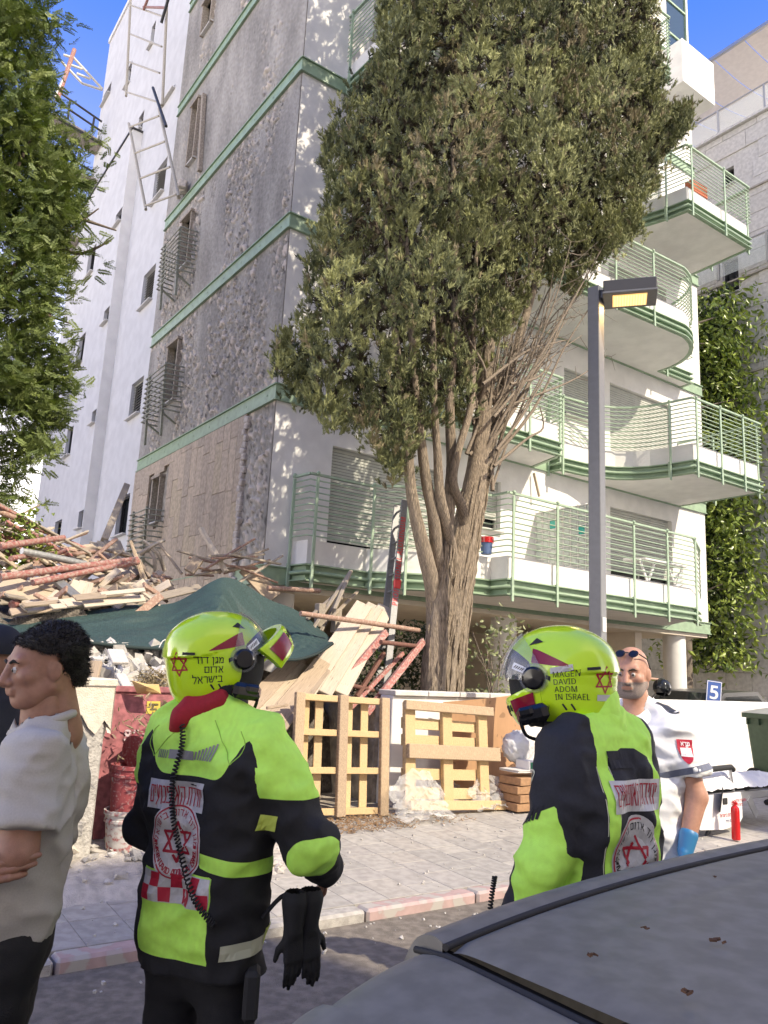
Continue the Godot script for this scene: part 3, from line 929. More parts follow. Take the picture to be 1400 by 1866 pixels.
func stone_tiles(h: Node,y0: float,y1: float,holes: Array,hy: float)->void:
	var rg:=rng_of(77)
	var mats:=[]
	for c in [Color(0.47,0.385,0.295),Color(0.44,0.36,0.275),Color(0.50,0.41,0.31),Color(0.41,0.34,0.265),Color(0.48,0.395,0.28)]:
		mats.append(pm(c,0.75,0.14,0.8,0.02,0.35,0.05,true,0.0,rg.randi() % 50))
	var meshes:={}
	var col:=0
	var z:=WZ - 1.02
	while z>WZ - 7.05:
		var w:=0.31 if z - 0.31>WZ - 7.05 else z - (WZ - 7.05)
		var y:=y0 - fmod(col*0.37,0.8)
		while y<y1 - 0.01:
			var hgt: float=[0.8,0.62,0.8,1.0][rg.randi() % 4]
			var a:=maxf(y,y0); var e:=minf(y+hgt,y1)
			y+=hgt
			if e - a<0.05: continue
			var c:=Vector2(WZ - z+w*0.5,(a+e)*0.5 - hy)
			var cut:=false
			for r in holes:
				if Rect2(r.position - Vector2(0.12,0.05),r.size+Vector2(0.24,0.1)).intersects(Rect2(c.x - w*0.5,a - hy,w,e - a)):
					cut=true
			if cut:
				var r: Rect2=holes[0]
				if e - hy>r.end.y+0.25: a=hy+r.end.y+0.12
				elif a - hy<r.position.y - 0.2: e=hy+r.position.y - 0.05
				else: continue
			var key:="%.2f %.2f" % [w,e - a]
			if not meshes.has(key): meshes[key]=boxm(Vector3(0.05,e - a - 0.006,w - 0.006),0.004)
			part(h,"stone_tile",meshes[key],mats[rg.randi() % 5],Transform3D(Basis.from_euler(Vector3(0,rg.randf_range(-0.012,0.012),rg.randf_range(-0.006,0.006))),Vector3(GX - 0.035 - rg.randf()*0.006,(a+e)*0.5,z - w*0.5)))
		z-=0.31
		col+=1
func pave_y(x: float,z: float)->float:
	return 0.12+clampf((-4.78 - z)*0.045,0.0,0.14)
func build_setting()->void:
	var b:=MB.new()
	b.face(Vector3(-150,-0.08,90),Vector3(200,-0.08,90),Vector3(200,-0.08,-260),Vector3(-150,-0.08,-260),Vector3.UP)
	struct("ground",b.out(),M.earth)
	b=MB.new()
	b.face(Vector3(-60,0.05,-4.64),Vector3(80,0.05,-4.64),Vector3(80,0.05,6.6),Vector3(-60,0.05,6.6),Vector3.UP)
	struct("road",b.out(),M.asphalt)
	var yard:=MB.new()
	var fy:=noise(0.35,4,FastNoiseLite.TYPE_SIMPLEX_SMOOTH,8)
	yard.sheet(func(u: float,v: float)->Vector3:
		var x:=lerpf(-14,24,u); var z:=lerpf(-7.15,-30,v)
		return Vector3(x,0.2+fy.get_noise_2d(x,z)*0.08,z),76,46)
	struct("yard",yard.out(),M.earth)
	var kerb:=holder(self,"kerb")
	kerb.set_meta("kind","structure")
	var ks:=boxm(Vector3(0.985,0.2,0.15),0.018)
	for i in 26:
		var x:=-3.2+i*1.0
		var m: Material=M.kerb
		if i in [5,7,8,11,12,13]: m=M.kerb_red
		elif i==9: m=M.kerb_white
		part(kerb,"kerb_stone",ks,m,Transform3D(Basis.IDENTITY,Vector3(x,0.022,-4.715)))
	var walk:=holder(self,"pavement")
	walk.set_meta("kind","structure")
	var rg:=rng_of(4)
	var pav:=[]
	var sz:=[Vector2(0.30,0.40),Vector2(0.30,0.30),Vector2(0.30,0.2)]
	for s in sz: pav.append(boxm(Vector3(s.x - 0.004,0.06,s.y - 0.004),0.003))
	var far:=MB.new()
	var n:=0
	var col:=0
	var x:=-2.4
	while x<20.0:
		var z:=-4.795
		while z>-7.3:
			var k: int=[0,0,1,0,2][rg.randi() % 5]
			var s: Vector2=sz[k]
			if z - s.y<-7.4: break
			var c:=Vector3(x+0.15,pave_y(x,z - s.y*0.5) - 0.03+rg.randf_range(-0.0012,0.0012),z - s.y*0.5)
			var bs:=Basis.from_euler(Vector3(0.045+rg.randf_range(-0.002,0.002),0,rg.randf_range(-0.003,0.003)))
			if x>0.6 and x<9.8 and n<290:
				part(walk,"paver",pav[k],M.pavers[rg.randi() % 5],Transform3D(bs,c))
				n+=1
			else:
				far.box(c,Vector3(s.x - 0.007,0.06,s.y - 0.007),bs)
			z-=s.y
		x+=0.30
		col+=1
	var fo:=part(walk,"far_pavers",far.out(),M.pavers[0])
	fo.set_meta("kind","stuff")
	var bed:=MB.new()
	bed.face(Vector3(-20,0.1165,-4.795),Vector3(40,0.1165,-4.795),Vector3(40,0.2337,-7.40),Vector3(-20,0.2337,-7.40),Vector3.UP)
	part(walk,"bedding_sand",bed.out(),M.sand)
	var grit:=MB.new()
	for i in 420:
		var gx:=rg.randf_range(0.4,8.0); var gz:=rg.randf_range(-7.2,-4.8)
		if rg.randf()<0.25: gz=rg.randf_range(-4.6,-4.2)
		var y:=pave_y(gx,gz) if gz<-4.64 else 0.05
		var s:=rg.randf_range(0.004,0.016)
		if gx<3.0 and gz<-5.4: s*=2.2
		grit.box(Vector3(gx,y+s*0.3,gz),Vector3(s*1.6,s,s*1.2),Basis.from_euler(Vector3(rg.randf()*3,rg.randf()*3,rg.randf())))
	var go:=part(self,"grit",grit.out(),M.concrete)
	go.set_meta("kind","stuff")
	tag(go,"pale grit and crumbs of rubble scattered over the pavement and gutter","grit")
func build_neighbours()->void:
	var o:=thing("street_building","plain building across the street behind the viewer shading the road","building",Vector3(-21,0,13))
	part(o,"wall",boxm(Vector3(57.8,18.8,2.0)),M.cream,Transform3D(Basis.IDENTITY,Vector3(0,9.4,1)))
	o=thing("street_building","tall building across the street further right behind the viewer","building",Vector3(36,0,13))
	part(o,"wall",boxm(Vector3(42,20.6,2.0)),M.cream,Transform3D(Basis.IDENTITY,Vector3(0,10.3,1)))
	var h:=thing("stone_building","tall beige stone clad building with a glass railed terrace and fabric awning","building",Vector3.ZERO)
	var wx:=22.0
	var top:=19.75
	var holes:=[]
	for q in [[1318,312,1338,300,1338,330,1318,345],[1316,478,1346,466,1346,530,1318,540],[1307,1040,1345,1025,1345,1088,1307,1095]]:
		var r:=gable_rect(q,wx,-9.4)
		holes.append(r)
	var b:=MB.new()
	holed_wall(b,Vector3(wx,0,-9.4),Vector3(0,0,-1),Vector3.LEFT,24.6,top,holes,0.25)
	b.face(Vector3(wx,0,-9.4),Vector3(wx+18,0,-9.4),Vector3(wx+18,top,-9.4),Vector3(wx,top,-9.4),Vector3(0,0,1))
	b.face(Vector3(wx,top,-9.4),Vector3(wx+18,top,-9.4),Vector3(wx+18,top,-34),Vector3(wx,top,-34),Vector3.UP)
	part(h,"wall",b.out(),M.stone[0])
	for r in holes:
		window(h,Vector3(wx,r.position.y,-9.4 - r.position.x - r.size.x),Vector3(0,0,1),Vector3.LEFT,r.size.x,r.size.y,"louvre" if r.position.y<10 else "dark",1.0,0.18)
	var rg:=rng_of(13)
	var blocks:={}
	var row:=0
	var y:=0.3
	while y<top - 0.1:
		var hh:=minf(0.62,top - y)
		var z:=-9.42
		while z>-15.5:
			var w: float=[1.2,1.0,1.4,0.8][rg.randi() % 4]
			var hit:=false
			for r in holes:
				if Rect2(-9.4 - z,y,w,hh).intersects(r): hit=true
			if not hit:
				var key:="%.1f %.2f" % [w,hh]
				if not blocks.has(key): blocks[key]=boxm(Vector3(0.05,hh - 0.012,w - 0.012),0.008)
				part(h,"stone_block",blocks[key],M.stone[rg.randi() % 4],Transform3D(Basis.IDENTITY,Vector3(wx - 0.015 - rg.randf()*0.008,y+hh*0.5,z - w*0.5)))
			z-=w
		y+=hh
		row+=1
	for yy in [4.9,11.2,14.4,17.3]:
		part(h,"string_course",barm(Vector3(wx - 0.06,yy,-9.4),Vector3(wx - 0.06,yy,-34),0.1,0.05),M.stone_dark)
	part(h,"coping",barm(Vector3(wx - 0.02,top+0.04,-9.4),Vector3(wx - 0.02,top+0.04,-34),0.3,0.08),M.stone[1])
	for lvl in [[top+0.08,1.05],[14.5,1.0]]:
		var z:=-9.6
		while z>-20.0:
			part(h,"rail_post",barm(Vector3(wx+0.1 - (0.35 if lvl[0]<16 else 0.0),lvl[0],z),Vector3(wx+0.1 - (0.35 if lvl[0]<16 else 0.0),lvl[0]+lvl[1],z),0.06,0.05,Vector3.RIGHT),M.steel)
			part(h,"rail_pane",boxm(Vector3(0.014,lvl[1] - 0.16,1.5)),M.clear_glass,Transform3D(Basis.IDENTITY,Vector3(wx+0.1 - (0.35 if lvl[0]<16 else 0.0),lvl[0]+lvl[1]*0.5,z - 0.8)))
			z-=1.6
		part(h,"handrail",tubem([Vector3(wx+0.1 - (0.35 if lvl[0]<16 else 0.0),lvl[0]+lvl[1],-9.5),Vector3(wx+0.1 - (0.35 if lvl[0]<16 else 0.0),lvl[0]+lvl[1],-20)],0.03),M.steel)
	var aw:=holder(h,"awning")
	for i in 7:
		var z0:=-9.6 - i*1.1
		var cb:=MB.new()
		cb.sheet(func(u: float,v: float)->Vector3:
			return Vector3(lerpf(wx+0.15,wx+4.5,u),lerpf(23.0,23.5,u) - sin(u*PI)*0.25 - sin(v*PI)*0.05,z0 - v*1.08),8,4)
		part(aw,"cloth_panel",cb.out(),M.awning)
	part(aw,"beam",barm(Vector3(wx+0.1,23.02,-9.5),Vector3(wx+0.1,23.02,-17.4),0.1,0.12),M.steel)
	part(aw,"beam",barm(Vector3(wx+0.1,23.0,-9.6),Vector3(wx+4.6,23.55,-9.6),0.1,0.12),M.steel)
	for z in [-9.7,-17.2]:
		part(aw,"pole",tubem([Vector3(wx+0.25,top,z),Vector3(wx+0.2,23.0,z)],0.05),M.steel)
	var inner:=MB.new()
	inner.box(Vector3(wx+6.5,21.4,-20),Vector3(3,3.3,20))
	part(h,"penthouse_wall",inner.out(),M.stone[1])
	var pot:=MB.new()
	pot.lathe([Vector2(0,0),Vector2(0.2,0),Vector2(0.3,0.5),Vector2(0.33,0.5),Vector2(0.33,0.56),Vector2(0.26,0.56),Vector2(0.24,0.48),Vector2(0,0.48)],16)
	tag(part(self,"flower_pot",pot.out(),M.terracotta,Transform3D(Basis.IDENTITY,Vector3(wx+0.5,top+0.02,-10.6))),"terracotta flower pot behind the glass rail of the stone building's terrace","flower pot")
	h=thing("old_building","older grey block with dark window bands far behind the feathery tree","building",Vector3(-3,0,-34))
	part(h,"wall",boxm(Vector3(14,13.2,4)),M.old_wall,Transform3D(Basis.IDENTITY,Vector3(0.6,6.6,-2)))
	for f in 4:
		for k in 3:
			part(h,"window",boxm(Vector3(3.4,1.7,0.1)),M.dark_glass,Transform3D(Basis.IDENTITY,Vector3(-4+k*4.2,1.8+f*3.1,0.02)))
		part(h,"ledge",boxm(Vector3(13.6,0.16,1.0)),M.cream,Transform3D(Basis.IDENTITY,Vector3(0.6,0.85+f*3.1,0.45)))
		part(h,"awning_blind",boxm(Vector3(3.2,0.1,0.9)),M.old_wall,Transform3D(Basis(Vector3.RIGHT,0.6),Vector3(0.2,2.65+f*3.1,0.5)))
	h=thing("garden_wall","low white rendered garden wall behind the stretcher","wall",Vector3.ZERO)
	part(h,"wall_body",barm(Vector3(8.6,0.78,-8.35),Vector3(21.5,0.82,-8.35),0.3,1.34,Vector3.UP,0.01),M.plaster)
	h=thing("planter_wall","low stone planter wall behind the pallets at the cypress foot","wall",Vector3.ZERO)
	part(h,"wall_body",barm(Vector3(5.55,0.78,-7.62),Vector3(8.6,0.78,-7.62),0.25,1.3,Vector3.UP,0.01),M.plaster)
	var cap:=boxm(Vector3(0.49,0.06,0.34),0.008)
	for i in 6:
		part(h,"cap_stone",cap,M.stone[i % 4],Transform3D(Basis.IDENTITY,Vector3(5.8+i*0.5,1.462,-7.62)))
	var soil:=MB.new()
	soil.box(Vector3(7.2,0.72,-8.7),Vector3(3.4,1.24,1.9))
	part(h,"planter_soil",soil.out(),M.earth)
func build_scaffold()->void:
	var s:=thing("scaffold","upper scaffold deck of grey boards with red pole and guard rails left of the building","scaffolding",Vector3.ZERO)
	var z:=-27.0
	var a:=PZ(95,208,z); var c:=PZ(186,262,z)
	for i in 4:
		part(s,"deck_board",barm(a+Vector3(0,0,-i*0.24),c+Vector3(0,0,-i*0.24),0.22,0.06),M.grey_wood)
	part(s,"ledger",tubem([a+Vector3(0,-0.1,0.1),c+Vector3(0,-0.1,0.1)],0.05),M.dark_steel)
	for r in [[[108,168],[186,222]],[[112,190],[186,240]]]:
		part(s,"guard_rail",tubem([PZ(r[0][0],r[0][1],z),PZ(r[1][0],r[1][1],z)],0.04),M.dark_steel)
	for r in [[[172,214],[168,240]],[[128,182],[124,216]]]:
		part(s,"upright",tubem([PZ(r[0][0],r[0][1],z),PZ(r[1][0],r[1][1],z)],0.04),M.dark_steel)
	part(s,"pole",tubem([PZ(136,90,z),PZ(104,184,z)],0.075),M.rust_red)
	part(s,"pole",tubem([PZ(128,118,z),PZ(100,178,z)],0.06),M.galv)
	for r in [[[134,105],[187,162]],[[112,112],[150,152]],[[150,152],[187,164]],[[116,100],[135,106]],[[128,118],[150,126]],[[140,134],[165,144]]]:
		part(s,"frame_tube",tubem([PZ(r[0][0],r[0][1],z),PZ(r[1][0],r[1][1],z)],0.045),M.pale_steel)
	s=thing("scaffold","lower scaffold deck with red pole seen through the feathery tree","scaffolding",Vector3.ZERO)
	a=PZ(70,292,z); c=PZ(176,330,z)
	for i in 4:
		part(s,"deck_board",barm(a+Vector3(0,0,-i*0.24),c+Vector3(0,0,-i*0.24),0.22,0.06),M.grey_wood)
	for r in [[[80,262],[172,314]],[[76,280],[172,326]]]:
		part(s,"guard_rail",tubem([PZ(r[0][0],r[0][1],z),PZ(r[1][0],r[1][1],z)],0.04),M.dark_steel)
	part(s,"pole",tubem([PZ(84,248,z),PZ(73,292,z)],0.07),M.rust_red)
	part(s,"pole",tubem([PZ(66,258,z),PZ(62,300,z)],0.07),M.pale_steel)
	part(s,"brace",tubem([PZ(120,240,z),PZ(112,290,z),PZ(96,318,z)],0.06),M.dark_steel)
	s=thing("scaffold","lowest scaffold deck half hidden by leaves beside the white wall","scaffolding",Vector3.ZERO)
	a=PZ(80,415,z); c=PZ(145,437,z)
	for i in 4:
		part(s,"deck_board",barm(a+Vector3(0,0,-i*0.24),c+Vector3(0,0,-i*0.24),0.22,0.1),M.grey_wood)
	for r in [[[100,384],[152,396]],[[104,398],[148,414]],[[120,384],[180,380]]]:
		part(s,"guard_rail",tubem([PZ(r[0][0],r[0][1],z),PZ(r[1][0],r[1][1],z)],0.05),M.dark_steel)
	var fx:=4.75
	var hang:=[["cream scaffold frame hanging high in front of the stripped wall",[[240,-40],[230,175]],[[306,-30],[296,192]],[[[240,10],[297,30]],[[238,62],[295,85]],[[236,113],[291,133]],[[232,168],[288,186]]]],
		["bent cream scaffold frame hanging below the upper one",[[235,225],[266,382]],[[290,198],[326,358]],[[[238,231],[290,211]],[[246,279],[300,258]],[[256,325],[310,304]],[[267,374],[322,354]]]]]
	for f in hang:
		var o:=thing("hanging_scaffold",f[0],"scaffold frame",Vector3.ZERO)
		for k in [1,2]:
			part(o,"upright",tubem([PX(f[k][0][0],f[k][0][1],fx),PX(f[k][1][0],f[k][1][1],fx)],0.036),M.cream_steel)
		for r in f[3]:
			part(o,"rung",tubem([PX(r[0][0],r[0][1],fx),PX(r[1][0],r[1][1],fx)],0.024),M.cream_steel)
	var o:=thing("scaffold_tube","dark broken tube end between the two hanging frames","scaffold tube",Vector3.ZERO)
	part(o,"tube",tubem([PX(279,160,fx),PX(303,230,fx)],0.036),M.dark_steel)
	o=thing("scaffold_tube","rust red tube across the top of the hanging frame","scaffold tube",Vector3.ZERO)
	part(o,"tube",tubem([PX(262,18,fx - 0.1),PX(272,-8,fx - 0.1)],0.036),M.rust_red)
	part(o,"tube",tubem([PX(262,13,fx - 0.06),PX(302,14,fx - 0.06)],0.034),M.rust_red)
	o=thing("scaffold_tube","dark tube clamped at the head of the hanging frame","scaffold tube",Vector3.ZERO)
	part(o,"tube",tubem([PX(310,-12,fx - 0.1),PX(294,42,fx - 0.1)],0.036),M.dark_steel)
	o=thing("timber_stud","pale timber stud propped upright beside the narrow window of the stripped wall","timber",Vector3.ZERO)
	part(o,"stud",barm(PX(372,172,GX - 0.08),PX(364,312,GX - 0.06),0.1,0.1,Vector3.LEFT,0.006),M.old_wood)
	o=thing("mortar_lump","lump of broken mortar left on the green band below the bent frame","mortar lump",PX(340,350,GX - 0.02))
	var lb:=MB.new()
	var rg:=rng_of(3)
	for i in 12:
		lb.box(Vector3(-0.05 - rg.randf()*0.1,rg.randf_range(-0.15,0.3),rg.randf_range(-0.5,0.4)),Vector3.ONE*rg.randf_range(0.08,0.2),Basis.from_euler(Vector3(rg.randf()*3,rg.randf()*3,0)),0.02)
	part(o,"lump",lb.out(),M.adhesive)
func build_lamp()->void:
	var l:=thing("street_lamp","square grey street lamp with a lit flat lantern beside the cypress","street lamp",Vector3(7.2,0.14,-5.87))
	part(l,"post",barm(Vector3(0,0.0,0),Vector3(0,6.35,0),0.15,0.15,Vector3.BACK,0.008),M.lamp_grey,Transform3D(Basis(Vector3.UP,0.25),Vector3.ZERO))
	part(l,"base_plate",boxm(Vector3(0.34,0.03,0.34),0.005),M.lamp_grey,Transform3D(Basis.IDENTITY,Vector3(0,0.015,0)))
	part(l,"sticker",boxm(Vector3(0.10,0.16,0.003)),M.sticker,Transform3D(Basis(Vector3.UP,0.25),Vector3(0.02,2.2,0.078)))
	var d:=Vector3(0.62,0,0.78).normalized()
	var bs:=Basis(Vector3.UP.cross(d),Vector3.UP,d)
	part(l,"arm",boxm(Vector3(0.09,0.09,0.22),0.005),M.lamp_grey,Transform3D(bs,Vector3(0,6.24,0)+d*0.14))
	var head:=MB.new()
	head.box(Vector3.ZERO,Vector3(0.42,0.16,0.62),Basis.IDENTITY,0.012)
	var hx:=Transform3D(bs,Vector3(0,6.26,0)+d*0.40)
	part(l,"lantern",head.out(),M.lamp_dark,hx)
	part(l,"rim",boxm(Vector3(0.435,0.03,0.635),0.006),M.lamp_grey,hx.translated_local(Vector3(0,-0.085,0)))
	part(l,"diffuser",boxm(Vector3(0.30,0.01,0.40)),M.lamp_glow,hx.translated_local(Vector3(0,-0.103,0)))
	var pr:=MB.new()
	for i in 12:
		pr.box(Vector3(0,-0.109,-0.175+i*0.032),Vector3(0.27,0.006,0.02))
	part(l,"led_strip",pr.out(),M.lamp_glow2,hx)
	var ar:=AreaLight3D.new()
	ar.name="lantern_light"
	ar.area_size=Vector2(0.34,0.52)
	ar.light_color=Color(1,0.82,0.5)
	ar.light_energy=1.0
	ar.shadow_enabled=true
	l.add_child(ar,true)
	ar.transform=Transform3D(bs,hx.origin+Vector3(0,-0.13,0))*Transform3D(Basis(Vector3.RIGHT,-PI/2),Vector3.ZERO)
func multi(parent: Node,called: String,mesh: Mesh,m: Material,xfs: Array,cols: Array)->MultiMeshInstance3D:
	var mm:=MultiMesh.new()
	mm.transform_format=MultiMesh.TRANSFORM_3D
	mm.use_colors=true
	mm.mesh=mesh
	mm.instance_count=xfs.size()
	for i in xfs.size():
		mm.set_instance_transform(i,xfs[i])
		mm.set_instance_color(i,cols[i])
	var o:=MultiMeshInstance3D.new()
	o.name=numbered(parent,called)
	o.multimesh=mm
	o.material_override=m
	parent.add_child(o,true)
	o.set_meta("kind","stuff")
	return o
func inside_of(poly: PackedVector2Array,rg: RandomNumberGenerator,box: Rect2)->Vector2:
	for i in 60:
		var p:=Vector2(rg.randf_range(box.position.x,box.end.x),rg.randf_range(box.position.y,box.end.y))
		if Geometry2D.is_point_in_polygon(p,poly): return p
	return box.get_center()
func edge_dist(poly: PackedVector2Array,p: Vector2)->float:
	var d:=1e9
	for i in poly.size():
		d=minf(d,p.distance_to(Geometry2D.get_closest_point_to_segment(p,poly[i],poly[(i+1) % poly.size()])))
	return d
func outline_at(px: Array,z: float)->PackedVector2Array:
	var o:=PackedVector2Array()
	for p in px:
		var w:=PZ(p[0],p[1],z)
		o.append(Vector2(w.x,w.y))
	return o
func bounds(poly: PackedVector2Array)->Rect2:
	var r:=Rect2(poly[0],Vector2.ZERO)
	for p in poly: r=r.expand(p)
	return r
func toward(d: Vector3,roll: float)->Basis:
	var y:=d.normalized()
	var x:=y.cross(Vector3(0.31,0.2,0.93)).normalized()
	var b:=Basis(x,y,x.cross(y))
	return b*Basis(Vector3.UP,roll)
func spray_mesh(sd: int)->ArrayMesh:
	var rg:=rng_of(sd)
	var b:=MB.new()
	for i in 15:
		var base:=Vector3(rg.randf_range(-0.10,0.10),rg.randf_range(0.0,0.5),rg.randf_range(-0.10,0.10))
		var dir:=Vector3(rg.randf_range(-0.75,0.75),rg.randf_range(0.7,1.1),rg.randf_range(-0.75,0.75)).normalized()
		var l:=rg.randf_range(0.28,0.55)
		var w:=rg.randf_range(0.030,0.050)
		var side:=dir.cross(Vector3(rg.randf_range(-1,1),rg.randf_range(-1,1),rg.randf_range(-1,1))).normalized()
		var mid:=base+dir*l*0.5
		var nn:=(dir.cross(side)).normalized()
		b.stri(base,mid+side*w,base+dir*l,nn,nn,nn)
		b.stri(base,base+dir*l,mid - side*w,nn,nn,nn)
		for k in 2:
			var q:=base+dir*l*rg.randf_range(0.25,0.7)
			var d2:=(dir+side*(0.9 if k==0 else -0.9)+nn*rg.randf_range(-0.4,0.4)).normalized()
			var l2:=l*0.42
			b.stri(q - dir*0.03,q+dir*0.035,q+d2*l2,nn,nn,nn)
	return b.out()
func bark_mat()->StandardMaterial3D:
	var m:=pm(Color(0.30,0.245,0.185),0.95,0.4,1.0,0.03,2.2,0.05)
	m.uv1_scale=Vector3(3.2,0.45,3.2)
	return m
func build_cypress()->void:
	var t:=thing("cypress_tree","big old cypress with a fluted grey trunk and dense dark crown before the building","tree",Vector3.ZERO)
	const Z:=-8.1
	M.bark=bark_mat()
	var rg:=rng_of(42)
	var P:=func(x: float,y: float,dz:=0.0)->Vector3: return PZ(x,y,Z+dz)
	var stems:=[
		[[[800,1420],[802,1290],[808,1180],[830,1060],[848,960],[868,860],[880,760],[890,640],[905,480],[915,300],[925,80]],[0.20,0.185,0.175,0.17,0.165,0.15,0.12,0.095,0.08,0.06,0.03],0.0],
		[[[818,1420],[822,1290],[830,1180],[845,1060],[862,960],[880,860],[910,740],[945,620],[985,480],[1020,330],[1050,120]],[0.17,0.16,0.15,0.14,0.125,0.11,0.09,0.07,0.05,0.04,0.02],-0.12],
		[[[788,1420],[789,1290],[794,1180],[802,1100],[808,1040],[816,950],[824,850],[820,740],[828,600],[830,400],[820,150]],[0.18,0.165,0.15,0.135,0.115,0.09,0.08,0.07,0.06,0.05,0.02],0.10],
		[[[790,1200],[792,1120],[786,1060],[772,1000],[758,940],[748,880],[742,800],[730,690],[715,560],[700,380]],[0.11,0.11,0.10,0.09,0.08,0.07,0.06,0.05,0.04,0.02],0.16],
		[[[796,1150],[800,1060],[796,1000],[790,940],[778,880],[768,810],[758,720],[750,600],[740,420]],[0.10,0.095,0.085,0.08,0.075,0.065,0.055,0.045,0.02],0.22],
		[[[826,1060],[824,1010],[812,950],[802,900],[798,830],[792,740],[790,620],[785,450]],[0.10,0.085,0.075,0.07,0.06,0.05,0.04,0.02],0.34],
		[[[845,1000],[846,940],[826,880],[836,820],[858,740],[862,620],[870,420]],[0.09,0.075,0.06,0.055,0.05,0.04,0.02],0.26]]
	var k:=0
	for s in stems:
		var pts:=[]
		for i in s[0].size(): pts.append(P.call(s[0][i][0],s[0][i][1],s[2]*(smoothstep(0.0,0.4,float(i)/(s[0].size() - 1)) if k>2 else 1.0)))
		var sm:=spline(pts,5)
		var rr:=[]
		for i in sm.size():
			var f:=float(i)/5.0
			var i0:=int(f)
			rr.append(lerpf(s[1][min(i0,s[1].size() - 1)],s[1][min(i0+1,s[1].size() - 1)],f - i0))
		var b:=MB.new()
		b.limb(sm,rr,16,0.10,100+k)
		part(t,"trunk" if k<3 else "limb",b.out(),M.bark)
		k+=1
	var strips:=MB.new()
	for i in 260:
		var s: Array=stems[rg.randi() % 3]
		var f:=rg.randf_range(0.0,4.6)
		var i0:=int(f)
		var a:=lerpf(s[0][i0][0],s[0][i0+1][0],f - i0); var c:=lerpf(s[0][i0][1],s[0][i0+1][1],f - i0)
		var f2:=minf(f+rg.randf_range(0.2,0.7),4.9)
		var i2:=int(f2)
		var a2:=lerpf(s[0][i2][0],s[0][i2+1][0],f2 - i2); var c2:=lerpf(s[0][i2][1],s[0][i2+1][1],f2 - i2)
		var r1: float=lerpf(s[1][i0],s[1][i0+1],f - i0); var r2: float=lerpf(s[1][i2],s[1][i2+1],f2 - i2)
		var th:=rg.randf_range(-0.5,PI+0.5)
		var o:=Vector3(cos(th),0,sin(th))
		var p0: Vector3=P.call(a,c,s[2])+o*r1*1.0
		var p1: Vector3=P.call(a2,c2,s[2])+o.rotated(Vector3.UP,rg.randf_range(-0.15,0.15))*r2*1.0
		var mid:=(p0+p1)*0.5+o*rg.randf_range(0.0,0.02)
		strips.limb([p0,mid,p1],[0.006,rg.randf_range(0.012,0.024),0.005],5,0.2,i)
	var so:=part(t,"bark_strips",strips.out(),M.bark)
	so.set_meta("kind","stuff")
	var twigs:=MB.new()
	for i in 40:
		var x0:=rg.randf_range(850,900); var y0:=rg.randf_range(720,900)
		var x1:=rg.randf_range(900,1110); var y1:=rg.randf_range(430,650)
		if i % 3==0: x1=rg.randf_range(840,960); y1=rg.randf_range(480,640)
		var dz:=rg.randf_range(-1.0,0.9)
		var a: Vector3=P.call(x0,y0,0.0); var e: Vector3=P.call(x1,y1,dz)
		var m1:=a.lerp(e,0.35)+Vector3(rg.randf_range(-0.1,0.2),rg.randf_range(-0.15,0.05),rg.randf_range(-0.15,0.15))
		var m2:=a.lerp(e,0.7)+Vector3(rg.randf_range(-0.1,0.15),rg.randf_range(-0.15,0.1),rg.randf_range(-0.15,0.15))
		var pts:=spline([a,m1,m2,e],4)
		var r:=rg.randf_range(0.012,0.034)
		var rr:=[]
		for j in pts.size(): rr.append(lerpf(r,0.006,float(j)/(pts.size() - 1)))
		twigs.limb(pts,rr,6,0.1,i)
		for j in 9:
			var q: Vector3=pts[rg.randi_range(4,pts.size() - 1)]
			var d:=(e - a).normalized()+Vector3(rg.randf_range(-1.2,1.2),rg.randf_range(-0.9,0.6),rg.randf_range(-1,1))
			var l:=rg.randf_range(0.12,0.5)
			var q2:=q+d*l*0.5+Vector3(0,-0.03,0)
			var q3:=q+d*l
			twigs.limb([q,q2,q3],[0.007,0.005,0.003],4,0.0,j)
			if j % 3==0:
				twigs.limb([q2,q2+Vector3(rg.randf_range(-0.2,0.2),rg.randf_range(-0.2,0.15),rg.randf_range(-0.1,0.1))],[0.004,0.002],4,0.0,j)
	for w in [[[905,820],[950,760],[985,700],[1006,660]],[[900,850],[960,800],[990,780],[984,740]],[[880,700],[960,640],[1010,625],[1040,618]],[[900,760],[950,700],[1000,640],[1030,560]],[[930,700],[975,690],[1000,668],[1005,655]]]:
		var pts:=[]
		for q in w: pts.append(P.call(q[0],q[1],0.3))
		var sm:=spline(pts,4)
		var rr:=[]
		for j in sm.size(): rr.append(lerpf(0.024,0.007,float(j)/(sm.size() - 1)))
		twigs.limb(sm,rr,6,0.12,5)
	var tw:=part(t,"dead_twigs",twigs.out(),pm(Color(0.23,0.19,0.15),0.9,0.3,2.0,0.03))
	tw.set_meta("kind","stuff")
	var px:=[[705,-420],[690,-60],[690,100],[645,170],[606,235],[583,300],[602,350],[580,420],[556,500],[552,575],[548,640],[512,606],[503,680],[548,742],[600,790],[672,812],[722,886],[742,860],[770,790],[850,770],[878,690],[930,600],[985,520],[1050,545],[1095,480],[1165,430],[1168,380],[1200,345],[1205,295],[1258,235],[1262,188],[1212,205],[1205,100],[1195,0],[1185,-150],[1120,-420]]
	var poly:=outline_at(px,Z)
	var bx:=bounds(poly)
	var xfs:=[]; var cols:=[]
	var clump:=noise(0.5,2,FastNoiseLite.TYPE_SIMPLEX_SMOOTH,4)
	var back:=func(q: Vector3)->Vector2:
		var kq:=Z/q.z
		return Vector2(q.x*kq,EYE.y+(q.y - EYE.y)*kq)
	var lumps:=[]
